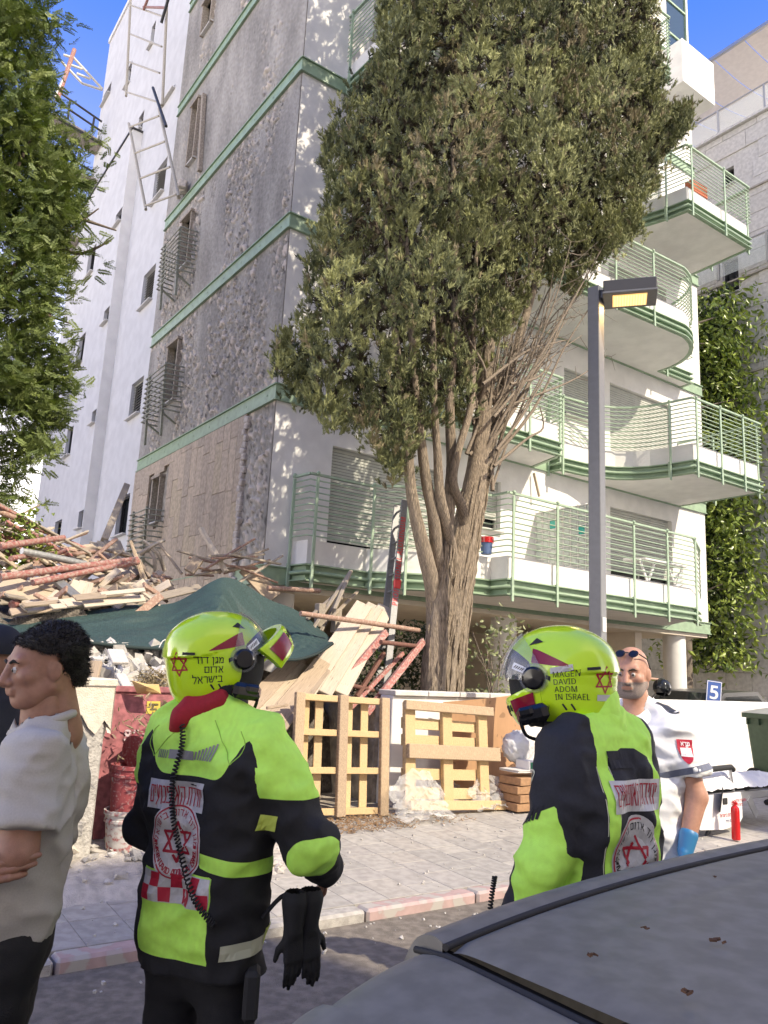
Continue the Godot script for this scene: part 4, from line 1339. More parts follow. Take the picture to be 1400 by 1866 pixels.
	for i in 7000:
		if lumps.size()>=640: break
		var p:=inside_of(poly,rg,bx)
		var e:=edge_dist(poly,p)
		var front:=rg.randf()<0.62
		var ok:=true
		var gap:=lerpf(0.17,0.40,clampf(e/0.8,0,1))
		for lp in lumps:
			if lp[2]==front and Vector2(lp[3].x - p.x,(lp[3].y - p.y)*0.55).length()<gap:
				ok=false
				break
		if not ok: continue
		var depth:=1.9*sqrt(clampf(e/2.6,0.0,1.0))
		var hollow:=clump.get_noise_2d(p.x*2.0,p.y*0.9)
		var thin:=p.y<bx.position.y+4.6 and p.x>8.4
		if thin and rg.randf()<0.35: continue
		var zz: float=Z+(depth if front else -depth)*rg.randf_range(0.72,1.0)+hollow*1.5+rg.randf_range(-0.42,0.25)
		var kk: float=zz/Z
		lumps.append([Vector3(p.x*kk,EYE.y+(p.y - EYE.y)*kk,zz),e,front,p])
	for q in [[1235,215],[1230,258],[1214,300],[1246,232],[1222,226],[1212,262],[520,640],[518,684],[534,716],[540,640],[528,660],[700,850],[716,868],[730,850]]:
		var w0:=PZ(q[0],q[1],Z)
		lumps.append([w0,0.35,true,Vector2(w0.x,w0.y)])
	for lp in lumps:
		var c: Vector3=lp[0]
		var r: float=rg.randf_range(0.20,0.34)*(0.5+0.5*clampf(lp[1]/0.5,0,1))
		var tone:=rg.randf()
		var dead:=rg.randf()<0.07
		var cnt:=int(lerpf(26,112,clampf((r - 0.1)/0.25,0,1)))
		var lean:=Vector3(rg.randf_range(-0.25,0.25),1,rg.randf_range(-0.25,0.25))
		for j in cnt:
			var th:=rg.randf()*TAU; var hh:=rg.randf_range(-0.9,1.0)
			var w:=sqrt(1.0 - hh*hh*0.9)*(1.0 if hh<0 else 1.0 - 0.45*hh)
			var o:=Vector3(cos(th)*w,0,sin(th)*w)+lean*hh*1.75
			var q:=c+o*r*rg.randf_range(0.7,1.05)
			if not Geometry2D.is_point_in_polygon(back.call(q),poly) and rg.randf()<0.85: continue
			var d:=Vector3(o.x*0.55+rg.randf_range(-0.4,0.4),0.85,o.z*0.55+rg.randf_range(-0.4,0.4))
			var s:=rg.randf_range(0.11,0.22)
			xfs.append(Transform3D(toward(d,rg.randf()*TAU).scaled(Vector3(s*rg.randf_range(0.8,1.25),s*rg.randf_range(0.8,1.4),s)),q))
			var cc:=Color(0.056,0.072,0.028).lerp(Color(0.46,0.48,0.20),clampf(tone*0.5+rg.randf()*0.42 - 0.12,0,1))
			if dead and rg.randf()<0.6 or rg.randf()<0.035: cc=Color(0.25,0.215,0.12)
			cols.append(cc)
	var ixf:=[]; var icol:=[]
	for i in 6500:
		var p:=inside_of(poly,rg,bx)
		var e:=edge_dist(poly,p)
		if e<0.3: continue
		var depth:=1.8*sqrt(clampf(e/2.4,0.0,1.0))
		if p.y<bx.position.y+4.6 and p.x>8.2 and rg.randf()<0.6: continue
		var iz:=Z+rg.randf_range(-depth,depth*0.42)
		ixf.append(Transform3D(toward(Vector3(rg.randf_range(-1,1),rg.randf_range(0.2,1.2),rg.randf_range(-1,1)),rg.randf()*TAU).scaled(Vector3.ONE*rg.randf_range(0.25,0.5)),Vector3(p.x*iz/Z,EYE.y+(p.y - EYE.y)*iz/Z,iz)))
		icol.append(Color(0.035,0.036,0.018).lerp(Color(0.08,0.06,0.04),rg.randf()))  # inner sprays coloured darker, painting the shade of the crown gaps
	var leafm:=tinted(0.75)
	leafm.backlight_enabled=true
	leafm.backlight=Color(0.25,0.25,0.12)
	var third:=[]
	for v in 3:
		var a:=[]; var cc:=[]
		for i in range(v,xfs.size(),3):
			a.append(xfs[i]); cc.append(cols[i])
		multi(t,"foliage",spray_mesh(60+v),leafm,a,cc)
	multi(t,"shaded_inner_foliage",spray_mesh(66),leafm,ixf,icol)
	var nd:=MB.new()
	for i in 900:
		var x:=rg.randf_range(3.7,6.0); var z:=rg.randf_range(-6.98,-6.45)
		if rg.randf()<0.7: x=rg.randf_range(3.8,5.1)
		var a:=Vector3(x,pave_y(x,z)+rg.randf_range(0.005,0.035),z)
		var d:=Vector3(rg.randf_range(-1,1),rg.randf_range(-0.2,0.3),rg.randf_range(-1,1)).normalized()*rg.randf_range(0.02,0.07)
		nd.bar(a,a+d,0.006,0.004)
	var no:=part(self,"needle_litter",nd.out(),pm(Color(0.30,0.19,0.10),0.9,0.3,3.0,0.03))
	no.set_meta("kind","stuff")
	tag(no,"reddish brown dry needles and bark crumbs along the foot of the pallets","litter")
func pinnate_mesh(sd: int)->ArrayMesh:
	var rg:=rng_of(sd)
	var b:=MB.new()
	var last:=Vector3.ZERO
	for i in 11:
		var f:=(i+1)/11.0
		var c:=Vector3(0,f,-0.28*f*f)
		b.bar(last,c,0.010,0.008,Vector3.BACK)
		last=c
		for s in [-1.0,1.0]:
			var l:=0.26*(1.0 - 0.55*absf(f - 0.4))*rg.randf_range(0.8,1.1)
			var d:=Vector3(s*0.9,0.42,rg.randf_range(-0.45,0.15)).normalized()
			var w:=Vector3(-0.42*s,0.9,0.1).normalized()*l*0.24
			var nn:=d.cross(w).normalized()
			var m:=c+d*l*0.5
			b.stri(c,m+w,c+d*l,nn,nn,nn)
			b.stri(c,c+d*l,m - w,nn,nn,nn)
	return b.out()
func leaf_mesh(wide:=0.4,fold:=0.12)->ArrayMesh:
	var b:=MB.new()
	var pr:=[[0.0,0.02],[0.2,0.7],[0.45,1.0],[0.75,0.62],[1.0,0.0]]
	for i in 4:
		for s in [-1.0,1.0]:
			var y0: float=pr[i][0]; var y1: float=pr[i+1][0]
			var w0: float=pr[i][1]*wide*0.5; var w1: float=pr[i+1][1]*wide*0.5
			var z0:=-0.25*y0*y0; var z1:=-0.25*y1*y1
			var a:=Vector3(0,y0,z0); var c:=Vector3(0,y1,z1)
			var d:=Vector3(s*w1,y1,z1+fold*pr[i+1][1]); var e:=Vector3(s*w0,y0,z0+fold*pr[i][1])
			b.face(a,c,d,e,Vector3(-s*0.3,0,1))
	return b.out()
func build_feather_tree()->void:
	var t:=thing("feathery_tree","bright green tree with feathery leaves at the left edge before the white wall","tree",Vector3.ZERO)
	const Z:=-13.2
	var rg:=rng_of(7)
	var bark:=pm(Color(0.16,0.125,0.095),0.9,0.3,2.0,0.03,0.8,0.06)
	var b:=MB.new()
	var trunk:=[Vector3(0.1,0,-13.6),Vector3(0.2,2.5,-13.5),Vector3(0.35,5.0,-13.4),Vector3(0.55,8.0,-13.3),Vector3(0.8,11.5,-13.2)]
	b.limb(spline(trunk,5),range(21).map(func(i): return lerpf(0.24,0.05,i/20.0)),10,0.05,2)
	part(t,"trunk",b.out(),bark)
	for w in [[[-30,420],[20,330],[70,220],[72,210]],[[-20,560],[40,470],[110,430],[180,380]],[[10,310],[46,330],[52,372]],[[60,300],[95,320],[110,360]],[[-20,700],[40,610],[110,560]],[[-30,260],[30,190],[80,120]],[[100,450],[150,462],[205,436]],[[100,385],[150,400],[212,420]],[[-10,520],[50,560],[130,590]]]:
		var pts:=[]
		for q in w: pts.append(PZ(q[0],q[1],Z+rg.randf_range(-0.4,0.4)))
		var sm:=spline(pts,4)
		var rr:=[]
		for j in sm.size(): rr.append(lerpf(0.045,0.012,float(j)/(sm.size() - 1)))
		var lb:=MB.new()
		lb.limb(sm,rr,7,0.1,3)
		part(t,"limb",lb.out(),bark)
	var px:=[[-300,-60],[60,-60],[82,10],[92,60],[116,95],[112,150],[100,200],[128,225],[140,275],[168,320],[176,362],[148,385],[134,440],[150,510],[128,560],[122,600],[134,650],[126,700],[140,745],[108,770],[96,830],[62,846],[36,880],[40,930],[-60,930],[-190,860],[-330,700],[-380,400],[-370,120]]
	var poly:=outline_at(px,Z)
	var bx:=bounds(poly)
	var xfs:=[]; var cols:=[]
	var dens:=noise(0.55,2,FastNoiseLite.TYPE_SIMPLEX_SMOOTH,12)
	for i in 2300:
		var p:=inside_of(poly,rg,bx)
		var nn:=dens.get_noise_2d(p.x*1.6,p.y*1.6)
		if nn<-0.16: continue
		var c:=Vector3(p.x,p.y,Z+rg.randf_range(-1.3,1.0))
		var tone:=rg.randf()
		var out_:=Vector3(rg.randf_range(-0.4,1.0),rg.randf_range(-0.2,0.6),rg.randf_range(-0.6,1.0))
		for j in 20:
			var d:=(out_+Vector3(rg.randf_range(-0.9,0.9),rg.randf_range(-0.8,0.5),rg.randf_range(-0.9,0.9))).normalized()
			var q:=c+Vector3(rg.randf_range(-0.22,0.22),rg.randf_range(-0.16,0.16),rg.randf_range(-0.25,0.25))
			var tip:=q+d*0.2
			if not Geometry2D.is_point_in_polygon(Vector2(tip.x,tip.y),poly) and rg.randf()<0.75: continue
			xfs.append(Transform3D(toward(d,rg.randf()*TAU).scaled(Vector3.ONE*rg.randf_range(0.15,0.25)),q))
			cols.append(Color(0.08,0.125,0.035).lerp(Color(0.22,0.27,0.07),clampf(tone*0.6+rg.randf()*0.5,0,1)))
	var lm:=tinted(0.6)
	lm.backlight_enabled=true
	lm.backlight=Color(0.55,0.6,0.25)
	var h:=xfs.size()/2
	multi(t,"crown",pinnate_mesh(3),lm,xfs.slice(0,h),cols.slice(0,h))
	multi(t,"crown",pinnate_mesh(4),lm,xfs.slice(h),cols.slice(h))
func leafy(t: Node,px: Array,z: float,n: int,dz: float,size: Vector2,c0: Color,c1: Color,sd: int,droop: float,mesh: Mesh,rough:=0.4,called:="crown",clumps:=0)->void:
	var rg:=rng_of(sd)
	var poly:=outline_at(px,z)
	var bx:=bounds(poly)
	var xfs:=[]; var cols:=[]
	var cen:=[]
	if clumps>0:
		for i in clumps:
			var p:=inside_of(poly,rg,bx)
			cen.append(Vector3(p.x,p.y,z+rg.randf_range(-dz,dz)))
	for i in n:
		var c: Vector3
		if clumps>0:
			c=cen[rg.randi() % clumps]
			var rr:=0.1+0.022*sqrt(bx.get_area())*2.2
			c+=Vector3(rg.randfn(0,rr),rg.randfn(0,rr),rg.randfn(0,rr))
			if not Geometry2D.is_point_in_polygon(Vector2(c.x,c.y),poly) and rg.randf()<0.8: continue
		else:
			var p:=inside_of(poly,rg,bx)
			c=Vector3(p.x,p.y,z+rg.randf_range(-dz,dz))
		var d:=Vector3(rg.randf_range(-1,1),rg.randf_range(-0.7,0.7) - droop,rg.randf_range(-0.8,1.0)).normalized()
		xfs.append(Transform3D(toward(d,rg.randf()*TAU).scaled(Vector3.ONE*rg.randf_range(size.x,size.y)),c))
		cols.append(c0.lerp(c1,rg.randf()))
	var lm:=tinted(rough)
	lm.backlight_enabled=true
	lm.backlight=Color(0.4,0.45,0.15)
	multi(t,called,mesh,lm,xfs,cols)
func build_other_plants()->void:
	var bark:=pm(Color(0.18,0.15,0.12),0.9,0.3,2.0,0.03)
	var rg:=rng_of(15)
	var t:=thing("ficus_tree","glossy green ficus tree in the gap beside the right end of the white building","tree",Vector3.ZERO)
	var b:=MB.new()
	b.limb(spline([Vector3(19.6,0,-13),Vector3(19.7,3,-13),Vector3(19.9,6,-13),Vector3(20.1,9.5,-13),Vector3(20.2,12.3,-13)],5),range(21).map(func(i): return lerpf(0.2,0.04,i/20.0)),9,0.06,2)
	part(t,"trunk",b.out(),bark)
	for i in 14:
		var y:=rg.randf_range(2.5,12)
		var a:=Vector3(19.8,y,-13)
		var lb:=MB.new()
		lb.limb([a,a+Vector3(rg.randf_range(-0.3,0.9),0.5,rg.randf_range(-0.5,0.8)),a+Vector3(rg.randf_range(-0.5,1.7),0.8,rg.randf_range(-0.8,1.2))],[0.06,0.035,0.012],6,0.1,i)
		part(t,"limb",lb.out(),bark)
	var px1:=[[1262,545],[1285,528],[1312,538],[1332,590],[1330,650],[1394,668],[1392,720],[1340,750],[1350,790],[1335,850],[1392,930],[1386,965],[1352,985],[1348,1010],[1318,1000],[1325,1060],[1340,1090],[1300,1112],[1312,1130],[1342,1150],[1330,1196],[1312,1215],[1284,1205],[1262,1225]]
	leafy(t,px1,-13.0,15000,1.2,Vector2(0.15,0.26),Color(0.10,0.16,0.03),Color(0.34,0.42,0.08),31,0.55,leaf_mesh(0.42),0.35,"crown",190)
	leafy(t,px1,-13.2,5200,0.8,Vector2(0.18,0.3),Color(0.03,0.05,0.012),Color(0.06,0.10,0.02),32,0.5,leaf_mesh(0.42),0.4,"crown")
	t=thing("leafy_shrub","loose broad leaved shrub in the planter just right of the cypress trunk","shrub",Vector3.ZERO)
	var sb:=MB.new()
	for i in 9:
		var e:=PZ(rg.randf_range(856,955),rg.randf_range(1140,1200),-8.4+rg.randf_range(-0.3,0.3))
		var a:=Vector3(8.0+rg.randf_range(-0.1,0.1),1.3,-8.4)
		sb.limb([a,a.lerp(e,0.5)+Vector3(rg.randf_range(-0.1,0.1),0.05,0),e],[0.012,0.009,0.004],5,0.0,i)
	part(t,"stem",sb.out(),bark)
	leafy(t,[[845,1190],[872,1172],[880,1130],[905,1128],[925,1140],[958,1130],[965,1165],[990,1180],[985,1270],[850,1272],[868,1225]],-8.4,520,0.4,Vector2(0.07,0.12),Color(0.14,0.17,0.07),Color(0.30,0.33,0.17),33,0.1,leaf_mesh(0.5,0.06),0.32,"leaves",60)
	t=thing("dark_shrub","dark leafy shrub in the shade behind the foot of the ladder","shrub",Vector3.ZERO)
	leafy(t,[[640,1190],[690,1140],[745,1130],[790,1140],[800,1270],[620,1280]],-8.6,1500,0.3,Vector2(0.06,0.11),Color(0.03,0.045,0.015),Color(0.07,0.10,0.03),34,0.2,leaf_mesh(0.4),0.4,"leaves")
	t=thing("buried_shrub","bright green shrub poking out through the fallen planks at the left edge","shrub",Vector3.ZERO)
	leafy(t,[[-20,945],[40,935],[60,975],[85,1000],[75,1040],[20,1058],[-20,1060]],-10.5,1500,0.5,Vector2(0.05,0.1),Color(0.10,0.16,0.02),Color(0.25,0.30,0.05),35,0.1,leaf_mesh(0.45),0.5,"leaves",60)
	t=thing("dry_shrub","dried out shrub with straw coloured leaves leaning on the red panel","shrub",Vector3.ZERO)
	var ds:=MB.new()
	for i in 22:
		var e:=PZ(rg.randf_range(255,335),rg.randf_range(1285,1400),-5.95+rg.randf_range(-0.12,0.3))
		var a:=PZ(rg.randf_range(290,325),1440,-5.9)
		ds.limb([a,a.lerp(e,0.5)+Vector3(rg.randf_range(-0.05,0.05),0.04,0.02),e],[0.007,0.005,0.002],4,0.0,i)
	part(t,"twigs",ds.out(),pm(Color(0.22,0.165,0.11),0.9,0.25,3.0,0.03)).set_meta("kind","stuff")
	leafy(t,[[252,1330],[262,1290],[300,1278],[345,1285],[345,1400],[270,1420],[275,1360]],-5.85,900,0.28,Vector2(0.045,0.09),Color(0.20,0.155,0.09),Color(0.38,0.31,0.19),36,0.25,leaf_mesh(0.2,0.05),0.8,"dry_leaves",70)
	t=thing("dry_brush","tuft of dry brushwood lying on the grey rubble heap","brushwood",Vector3.ZERO)
	leafy(t,[[250,1236],[262,1226],[290,1220],[312,1230],[312,1252],[266,1252]],-6.75,300,0.12,Vector2(0.05,0.09),Color(0.20,0.155,0.09),Color(0.36,0.29,0.17),37,0.0,leaf_mesh(0.16,0.05),0.8,"dry_leaves")
func wood_mat(c: Color,sd: int,var_:=0.16)->StandardMaterial3D:
	var m:=StandardMaterial3D.new()
	m.roughness=0.8
	m.albedo_color=lin(c.r*1.1,c.g*1.1,c.b*1.1)
	m.albedo_texture=woodtex(sd % 3,var_)
	m.uv1_triplanar=true
	m.uv1_scale=Vector3(5.0,5.0,0.6)
	m.uv1_offset=Vector3(0.13*sd,0.31*sd,0.07*sd)
	m.heightmap_enabled=true
	m.heightmap_scale=0.15
	m.heightmap_texture=m.albedo_texture
	return m
func woodtex(k: int,var_: float)->Texture2D:
	var key:="wood%d%.2f" % [k,var_]
	if texs.has(key): return texs[key]
	var n:=noise(0.012,3,FastNoiseLite.TYPE_SIMPLEX_SMOOTH,50+k)
	var f:=noise(0.11,2,FastNoiseLite.TYPE_SIMPLEX_SMOOTH,80+k)
	var im:=Image.create(256,256,false,Image.FORMAT_RGB8)
	for y in 256:
		for x in 256:
			var a:=n.get_noise_2d(x*1.5,y*0.5)*6.0+x*0.16
			var g:=0.5+0.5*sin(a*2.4)
			var v:=1.0 - var_*2.0*(0.45*g+0.55*(0.5+0.5*f.get_noise_2d(x*2.2,y*0.16)))
			if f.get_noise_2d(x*0.35+300,y*0.3)>0.62: v*=0.62
			im.set_pixel(x,y,Color(v,v*0.975,v*0.94).linear_to_srgb())
	var t:=ImageTexture.create_from_image(im)
	texs[key]=t
	return t
func stick(called: String,label: String,cat: String,a: Vector3,b: Vector3,w: float,h: float,m: Material,group:="",up:=Vector3.UP)->MeshInstance3D:
	var d:=b - a
	var z:=d.normalized()
	if absf(z.dot(up))>0.97: up=Vector3.RIGHT
	var x:=up.cross(z).normalized()
	var y:=z.cross(x)
	var o:=part(self,called,boxm(Vector3(w,h,d.length()),minf(0.006,h*0.2)),m,Transform3D(Basis(x,y,z),(a+b)*0.5))
	tag(o,label,cat,group)
	return o
func pipe(called: String,label: String,cat: String,a: Vector3,b: Vector3,r: float,m: Material,group:="")->MeshInstance3D:
	var d:=b - a
	var z:=d.normalized()
	var x:=Vector3.UP.cross(z)
	x=(Vector3.RIGHT if x.length()<0.05 else x).normalized()
	var mb:=MB.new()
	var l:=d.length()*0.5
	var bend:=0.006*l
	mb.tube([Vector3(0,0,-l),Vector3(0,bend,0),Vector3(0,0,l)],r,10)
	var o:=part(self,called,mb.out(),m,Transform3D(Basis(x,z.cross(x),z),(a+b)*0.5))
	tag(o,label,cat,group)
	return o
func build_pallets()->void:
	var W:=[]
	for i in 4: W.append(wood_mat([Color(0.60,0.44,0.24),Color(0.64,0.49,0.28),Color(0.56,0.42,0.25),Color(0.62,0.46,0.26)][i],3+i))
	var Wd: Array=[wood_mat(Color(0.52,0.40,0.27),9,0.24),wood_mat(Color(0.48,0.37,0.26),10,0.26)]
	var p:=thing("pallet","left wooden pallet standing on end with upright slats and three tall rails","pallet",Vector3(4.58,0.24,-7.0))
	p.rotation=Vector3(-0.11,-0.02,-0.035)
	for x in [-0.53,-0.01,0.52]:
		part(p,"rail",barm(Vector3(x,0.0,0.03),Vector3(x,1.20,0.03),0.105,0.055,Vector3.BACK,0.005),Wd[0 if x!=-0.01 else 1])
	for x in [-0.40,-0.235,0.13,0.33]:
		part(p,"slat",barm(Vector3(x,0.03,-0.085),Vector3(x,1.17,-0.085),0.095,0.02,Vector3.BACK,0.003),W[int(absf(x)*10) % 4])
	for y in [0.05,0.445,0.815,1.16]:
		for s in [[-0.475,-0.065],[0.045,0.465]]:
			part(p,"crosspiece",barm(Vector3(s[0],y,-0.03),Vector3(s[1],y,-0.03),0.09,0.065,Vector3.UP,0.004),W[int(y*10) % 4])
	p=thing("pallet","right wooden pallet leaning with three horizontal bearers on the outside","pallet",Vector3(5.93,0.25,-6.86))
	p.rotation=Vector3(-0.14,0.0,-0.05)
	for b in [[0.0,-0.60,0.78,0.10],[0.55,-0.62,0.72,0.15],[1.03,-0.66,0.64,0.10]]:
		part(p,"bearer",barm(Vector3(b[1],b[0]+0.05,0.05),Vector3(b[2],b[0]+0.05,0.05),0.06,b[3],Vector3.UP,0.006),Wd[0] if b[0]>0.2 else W[3])
	for x in [-0.55,-0.02,0.52]:
		part(p,"upright",barm(Vector3(x,0.03,-0.02),Vector3(x,1.12,-0.02),0.14,0.06,Vector3.BACK,0.005),W[int(absf(x)*9) % 4])
	for y in [0.17,0.37,0.72,0.90]:
		part(p,"slat",barm(Vector3(-0.62,y,-0.065),Vector3(0.6,y,-0.065),0.022,0.12,Vector3.UP,0.003),W[int(y*10) % 4])
	var s:=MB.new()
	s.sheet(func(u: float,v: float)->Vector3:
		return Vector3(6.15+u*1.35,0.35+v*(1.03+0.14*u),-7.28+0.10*v*v - 0.12*v+0.10*sin(u*PI)+0.05*u*v),16,10)
	var ply:=part(self,"plywood_sheet",s.out(),wood_mat(Color(0.44,0.27,0.15),5,0.06))
	ply.material_override.uv1_scale=Vector3(0.5,0.6,0.6)
	ply.material_override.cull_mode=BaseMaterial3D.CULL_DISABLED
	tag(ply,"brown hardboard sheet bowed behind the right pallet","board")
	for q in [[[5.05,5.75],[-6.85,-6.55],"clear plastic sheet crumpled on the pavement between the two pallets",0.42,3],[[6.25,6.85],[-6.95,-6.75],"crumpled clear plastic bag at the right foot of the right pallet",0.34,4],[[5.4,6.4],[-7.25,-7.1],"clear plastic wrap bunched behind the right pallet",0.3,5]]:
		var f:=noise(0.9,3,FastNoiseLite.TYPE_SIMPLEX_SMOOTH,q[4],true)
		var b:=MB.new()
		var x0: float=q[0][0]; var x1: float=q[0][1]; var z0: float=q[1][0]; var z1: float=q[1][1]
		var hh: float=q[3]
		b.sheet(func(u: float,v: float)->Vector3:
			var x:=lerpf(x0,x1,u)+0.05*f.get_noise_2d(u*3,v*3+9); var z:=lerpf(z0,z1,v)
			var lift:=pow(1.0 - v,2.0)*hh*(0.6+0.4*sin(u*PI))
			return Vector3(x,pave_y(x,z)+0.01+lift+0.06*(f.get_noise_2d(u*2,v*1.4)+0.6)*(0.4+0.6*sin(u*PI)),z+0.05*f.get_noise_2d(u*4+5,v*4)),34,26)
		tag(part(self,"plastic_sheet",b.out(),M.polythene),q[2],"plastic sheet")
func build_boxes()->void:
	var t:=thing("tile_packs","stack of brown cardboard tile packs right of the right pallet","carton stack",Vector3(7.0,0.22,-6.75))
	for i in 4:
		part(t,"carton",boxm(Vector3(0.62,0.085,0.34),0.006),M.card,Transform3D(Basis(Vector3.UP,0.06*(i % 2) - 0.03),Vector3(0.02*(i % 2),0.05+i*0.093,0)))
	for i in 6:
		part(t,"tile",boxm(Vector3(0.2,0.012,0.3),0.002),M.stone[i % 4],Transform3D(Basis(Vector3.UP,0.02*i),Vector3(-0.2+(i % 3)*0.2,0.43+(i/3)*0.016,0.0)))
	t=thing("leaflet_box","flat white, green and pink printed carton on top of the tile packs","carton",Vector3(7.07,0.72,-6.72))
	part(t,"carton",boxm(Vector3(0.36,0.1,0.22),0.005),flat(Color(0.7,0.7,0.68),0.5))
	part(t,"green_print",boxm(Vector3(0.14,0.07,0.003)),flat(Color(0.04,0.22,0.12),0.5),Transform3D(Basis.IDENTITY,Vector3(-0.09,0,0.112)))
	part(t,"pink_print",boxm(Vector3(0.15,0.07,0.003)),flat(Color(0.5,0.06,0.16),0.5),Transform3D(Basis.IDENTITY,Vector3(0.07,0,0.112)))
	for q in [["orange_bag","orange plastic bag on the pile behind the right hand rider's chin",Vector3(7.42,0.98,-6.72),Vector3(0.15,0.13,0.12),Color(0.75,0.14,0.02),1],["white_bag","white plastic sack slumped left of the orange bag",Vector3(7.0,0.90,-6.9),Vector3(0.20,0.17,0.15),Color(0.62,0.63,0.64),2]]:
		var f:=noise(3.0,3,FastNoiseLite.TYPE_SIMPLEX_SMOOTH,q[5],true)
		var b:=MB.new()
		var sz: Vector3=q[3]
		b.sheet(func(u: float,v: float)->Vector3:
			var a:=u*TAU; var e:=(v - 0.5)*PI
			var d:=Vector3(cos(a)*cos(e),sin(e),sin(a)*cos(e))
			return d*sz*(1.0+0.22*f.get_noise_3d(d.x*1.3,d.y*1.3,d.z*1.3)),36,20,true)
		tag(part(self,q[0],b.out(),flat(q[4],0.4),Transform3D(Basis.IDENTITY,q[2])),q[1],"plastic bag")
func build_ladder_and_frames()->void:
	var a:=PZ(703,1262,-8.1); var b:=PZ(738,912,-8.75)
	var l:=thing("ladder","aluminium ladder leaning edge on against the balcony left of the cypress trunk","ladder",Vector3.ZERO)
	var side:=Vector3(0.35,0,-0.94).normalized()
	for k in [0.0,0.40]:
		part(l,"stile",barm(a+side*k,b+side*k,0.09,0.035,side,0.004),M.galv_bright)
	for i in 11:
		var p:=a.lerp(b,(i+0.5)/11.0)
		part(l,"rung",tubem([p+side*0.01,p+side*0.39],0.016),M.galv_bright)
	var m:=a.lerp(b,0.53)
	part(l,"clamp",barm(m - side*0.02 - Vector3(0,0.06,0),m - side*0.02+Vector3(0.008,0.06,0),0.10,0.06,side,0.01),M.red_plastic)
	var tm:=text_mesh("PROFESSIONAL ALUMINIUM",0.075)
	var d:=(b - a).normalized()
	var bs:=Basis(d,-side.cross(d).normalized(),-side)
	if bs.determinant()<0: bs.y=-bs.y
	part(l,"lettering",tm,flat(Color(0.5,0.06,0.06),0.6),Transform3D(bs,a.lerp(b,0.66) - side*0.0195))
	var o:=thing("shoring_frame","dusty red steel shoring frame leaning between planks and cypress trunk","steel frame",Vector3.ZERO)
	var zf:=-7.75
	for q in [[[668,1300],[772,1168]],[[620,1250],[704,1152]]]:
		part(o,"channel",barm(PZ(q[0][0],q[0][1],zf),PZ(q[1][0],q[1][1],zf - 0.3),0.085,0.05,Vector3.BACK,0.004),M.rust_pink)
	for q in [[[627,1246],[680,1258]],[[694,1170],[766,1178]]]:
		part(o,"cross_tube",tubem([PZ(q[0][0],q[0][1],zf - 0.05),PZ(q[1][0],q[1][1],zf - 0.3)],0.028),M.rust_dark)
	part(o,"brace",barm(PZ(650,1270,zf - 0.15),PZ(700,1190,zf - 0.35),0.05,0.05,Vector3.BACK,0.004),M.rust_dark)
	part(o,"brace",barm(PZ(630,1300,zf - 0.1),PZ(735,1190,zf - 0.5),0.05,0.04,Vector3.BACK,0.004),M.rust_pink)
	pipe("long_tube","long rusty pipe laid level across the grey planks and the ladder","pipe",PZ(548,1118,-8.0),PZ(764,1149,-8.15),0.032,M.rust_pipe)
	pipe("rusty_tube","short rusty pipe sticking out under the balcony corner","pipe",PZ(488,1072,-9.4),PZ(583,1077,-9.4),0.035,M.rust_pipe)
	var rg:=rng_of(6)
	for i in 3:
		var x:=i*0.235
		var P0:=PZ(556,1262,-7.55)+Vector3(x*0.97,0,x*-0.1)
		var P1:=PZ(664,1101,-8.5)+Vector3(x*0.82,-0.005,x*-0.1)
		stick("ramp_plank",["left of three pale grey scaffold planks sloping up beside the pallet","middle of three pale grey scaffold planks sloping up beside the pallet","right of three pale grey scaffold planks sloping up beside the pallet"][i],"plank",P0,P1,0.225,0.045,M.pale_planks[i],"sloping scaffold planks",Vector3(-0.3,0.6,0.75))
	var bp:=[[[478,1340],[590,1205],-7.35,0.2,0],[[455,1330],[560,1215],-7.45,0.18,1],[[505,1345],[606,1212],-7.3,0.06,2],[[440,1300],[545,1200],-7.6,0.2,3]]
	var bl:=["wide tan board sloping behind the left rider's shoulder","second tan board sloping down beside the wide one","narrow orange edged board on the slope behind the left rider","shaded tan board at the back of the sloping boards"]
	for q in bp:
		stick("tan_board",bl[q[4]],"board",PZ(q[0][0],q[0][1],q[2]+0.25),PZ(q[1][0],q[1][1],q[2] - 0.5),q[3],0.04,M.tan_wood[q[4] % 3],"tan boards on the slope",Vector3(-0.3,0.6,0.75))
	stick("batten","short brown batten nailed across the tan boards","batten",PZ(486,1290,-7.2),PZ(524,1284,-7.2),0.035,0.03,M.tan_wood[0])
	for q in [[[568,1150],[640,1040]],[[585,1150],[632,1060]],[[600,1130],[652,1078]],[[560,1128],[610,1085]],[[610,1110],[640,1040]],[[575,1165],[625,1085]]]:
		stick("thin_lath","thin broken lath sticking up behind the grey planks under the balcony","lath",PZ(q[0][0],q[0][1],-8.9+rg.randf()*0.2),PZ(q[1][0],q[1][1],-9.2),0.05,0.03,M.grey_woods[rg.randi() % 4],"laths behind the grey planks")
	for q in [[582,1118,0],[612,1128,1]]:
		stick("short_block",["grey timber block upright behind the planks","second grey timber block beside the first behind the planks"][q[2]],"timber",PZ(q[0],q[1]+25,-8.9),PZ(q[0]+2,q[1] - 18,-8.9),0.12,0.1,M.grey_woods[q[2]])
	var yb:=MB.new()
	var f:=noise(3.0,3,FastNoiseLite.TYPE_SIMPLEX_SMOOTH,2,true)
	yb.sheet(func(u: float,v: float)->Vector3:
		var th:=u*TAU
		var r:=0.07*(1.0+0.3*f.get_noise_2d(cos(th)*2,v*3+sin(th)*2))*(0.3+0.7*sin(v*PI*0.9+0.25))
		return Vector3(cos(th)*r,v*0.55,sin(th)*r),24,14,true)
	tag(part(self,"yellow_sack",yb.out(),flat(Color(0.62,0.42,0.01),0.35),Transform3D(Basis.IDENTITY,PZ(792,1278,-8.35))),"yellow plastic sack hanging between the ladder foot and the trunk","sack")
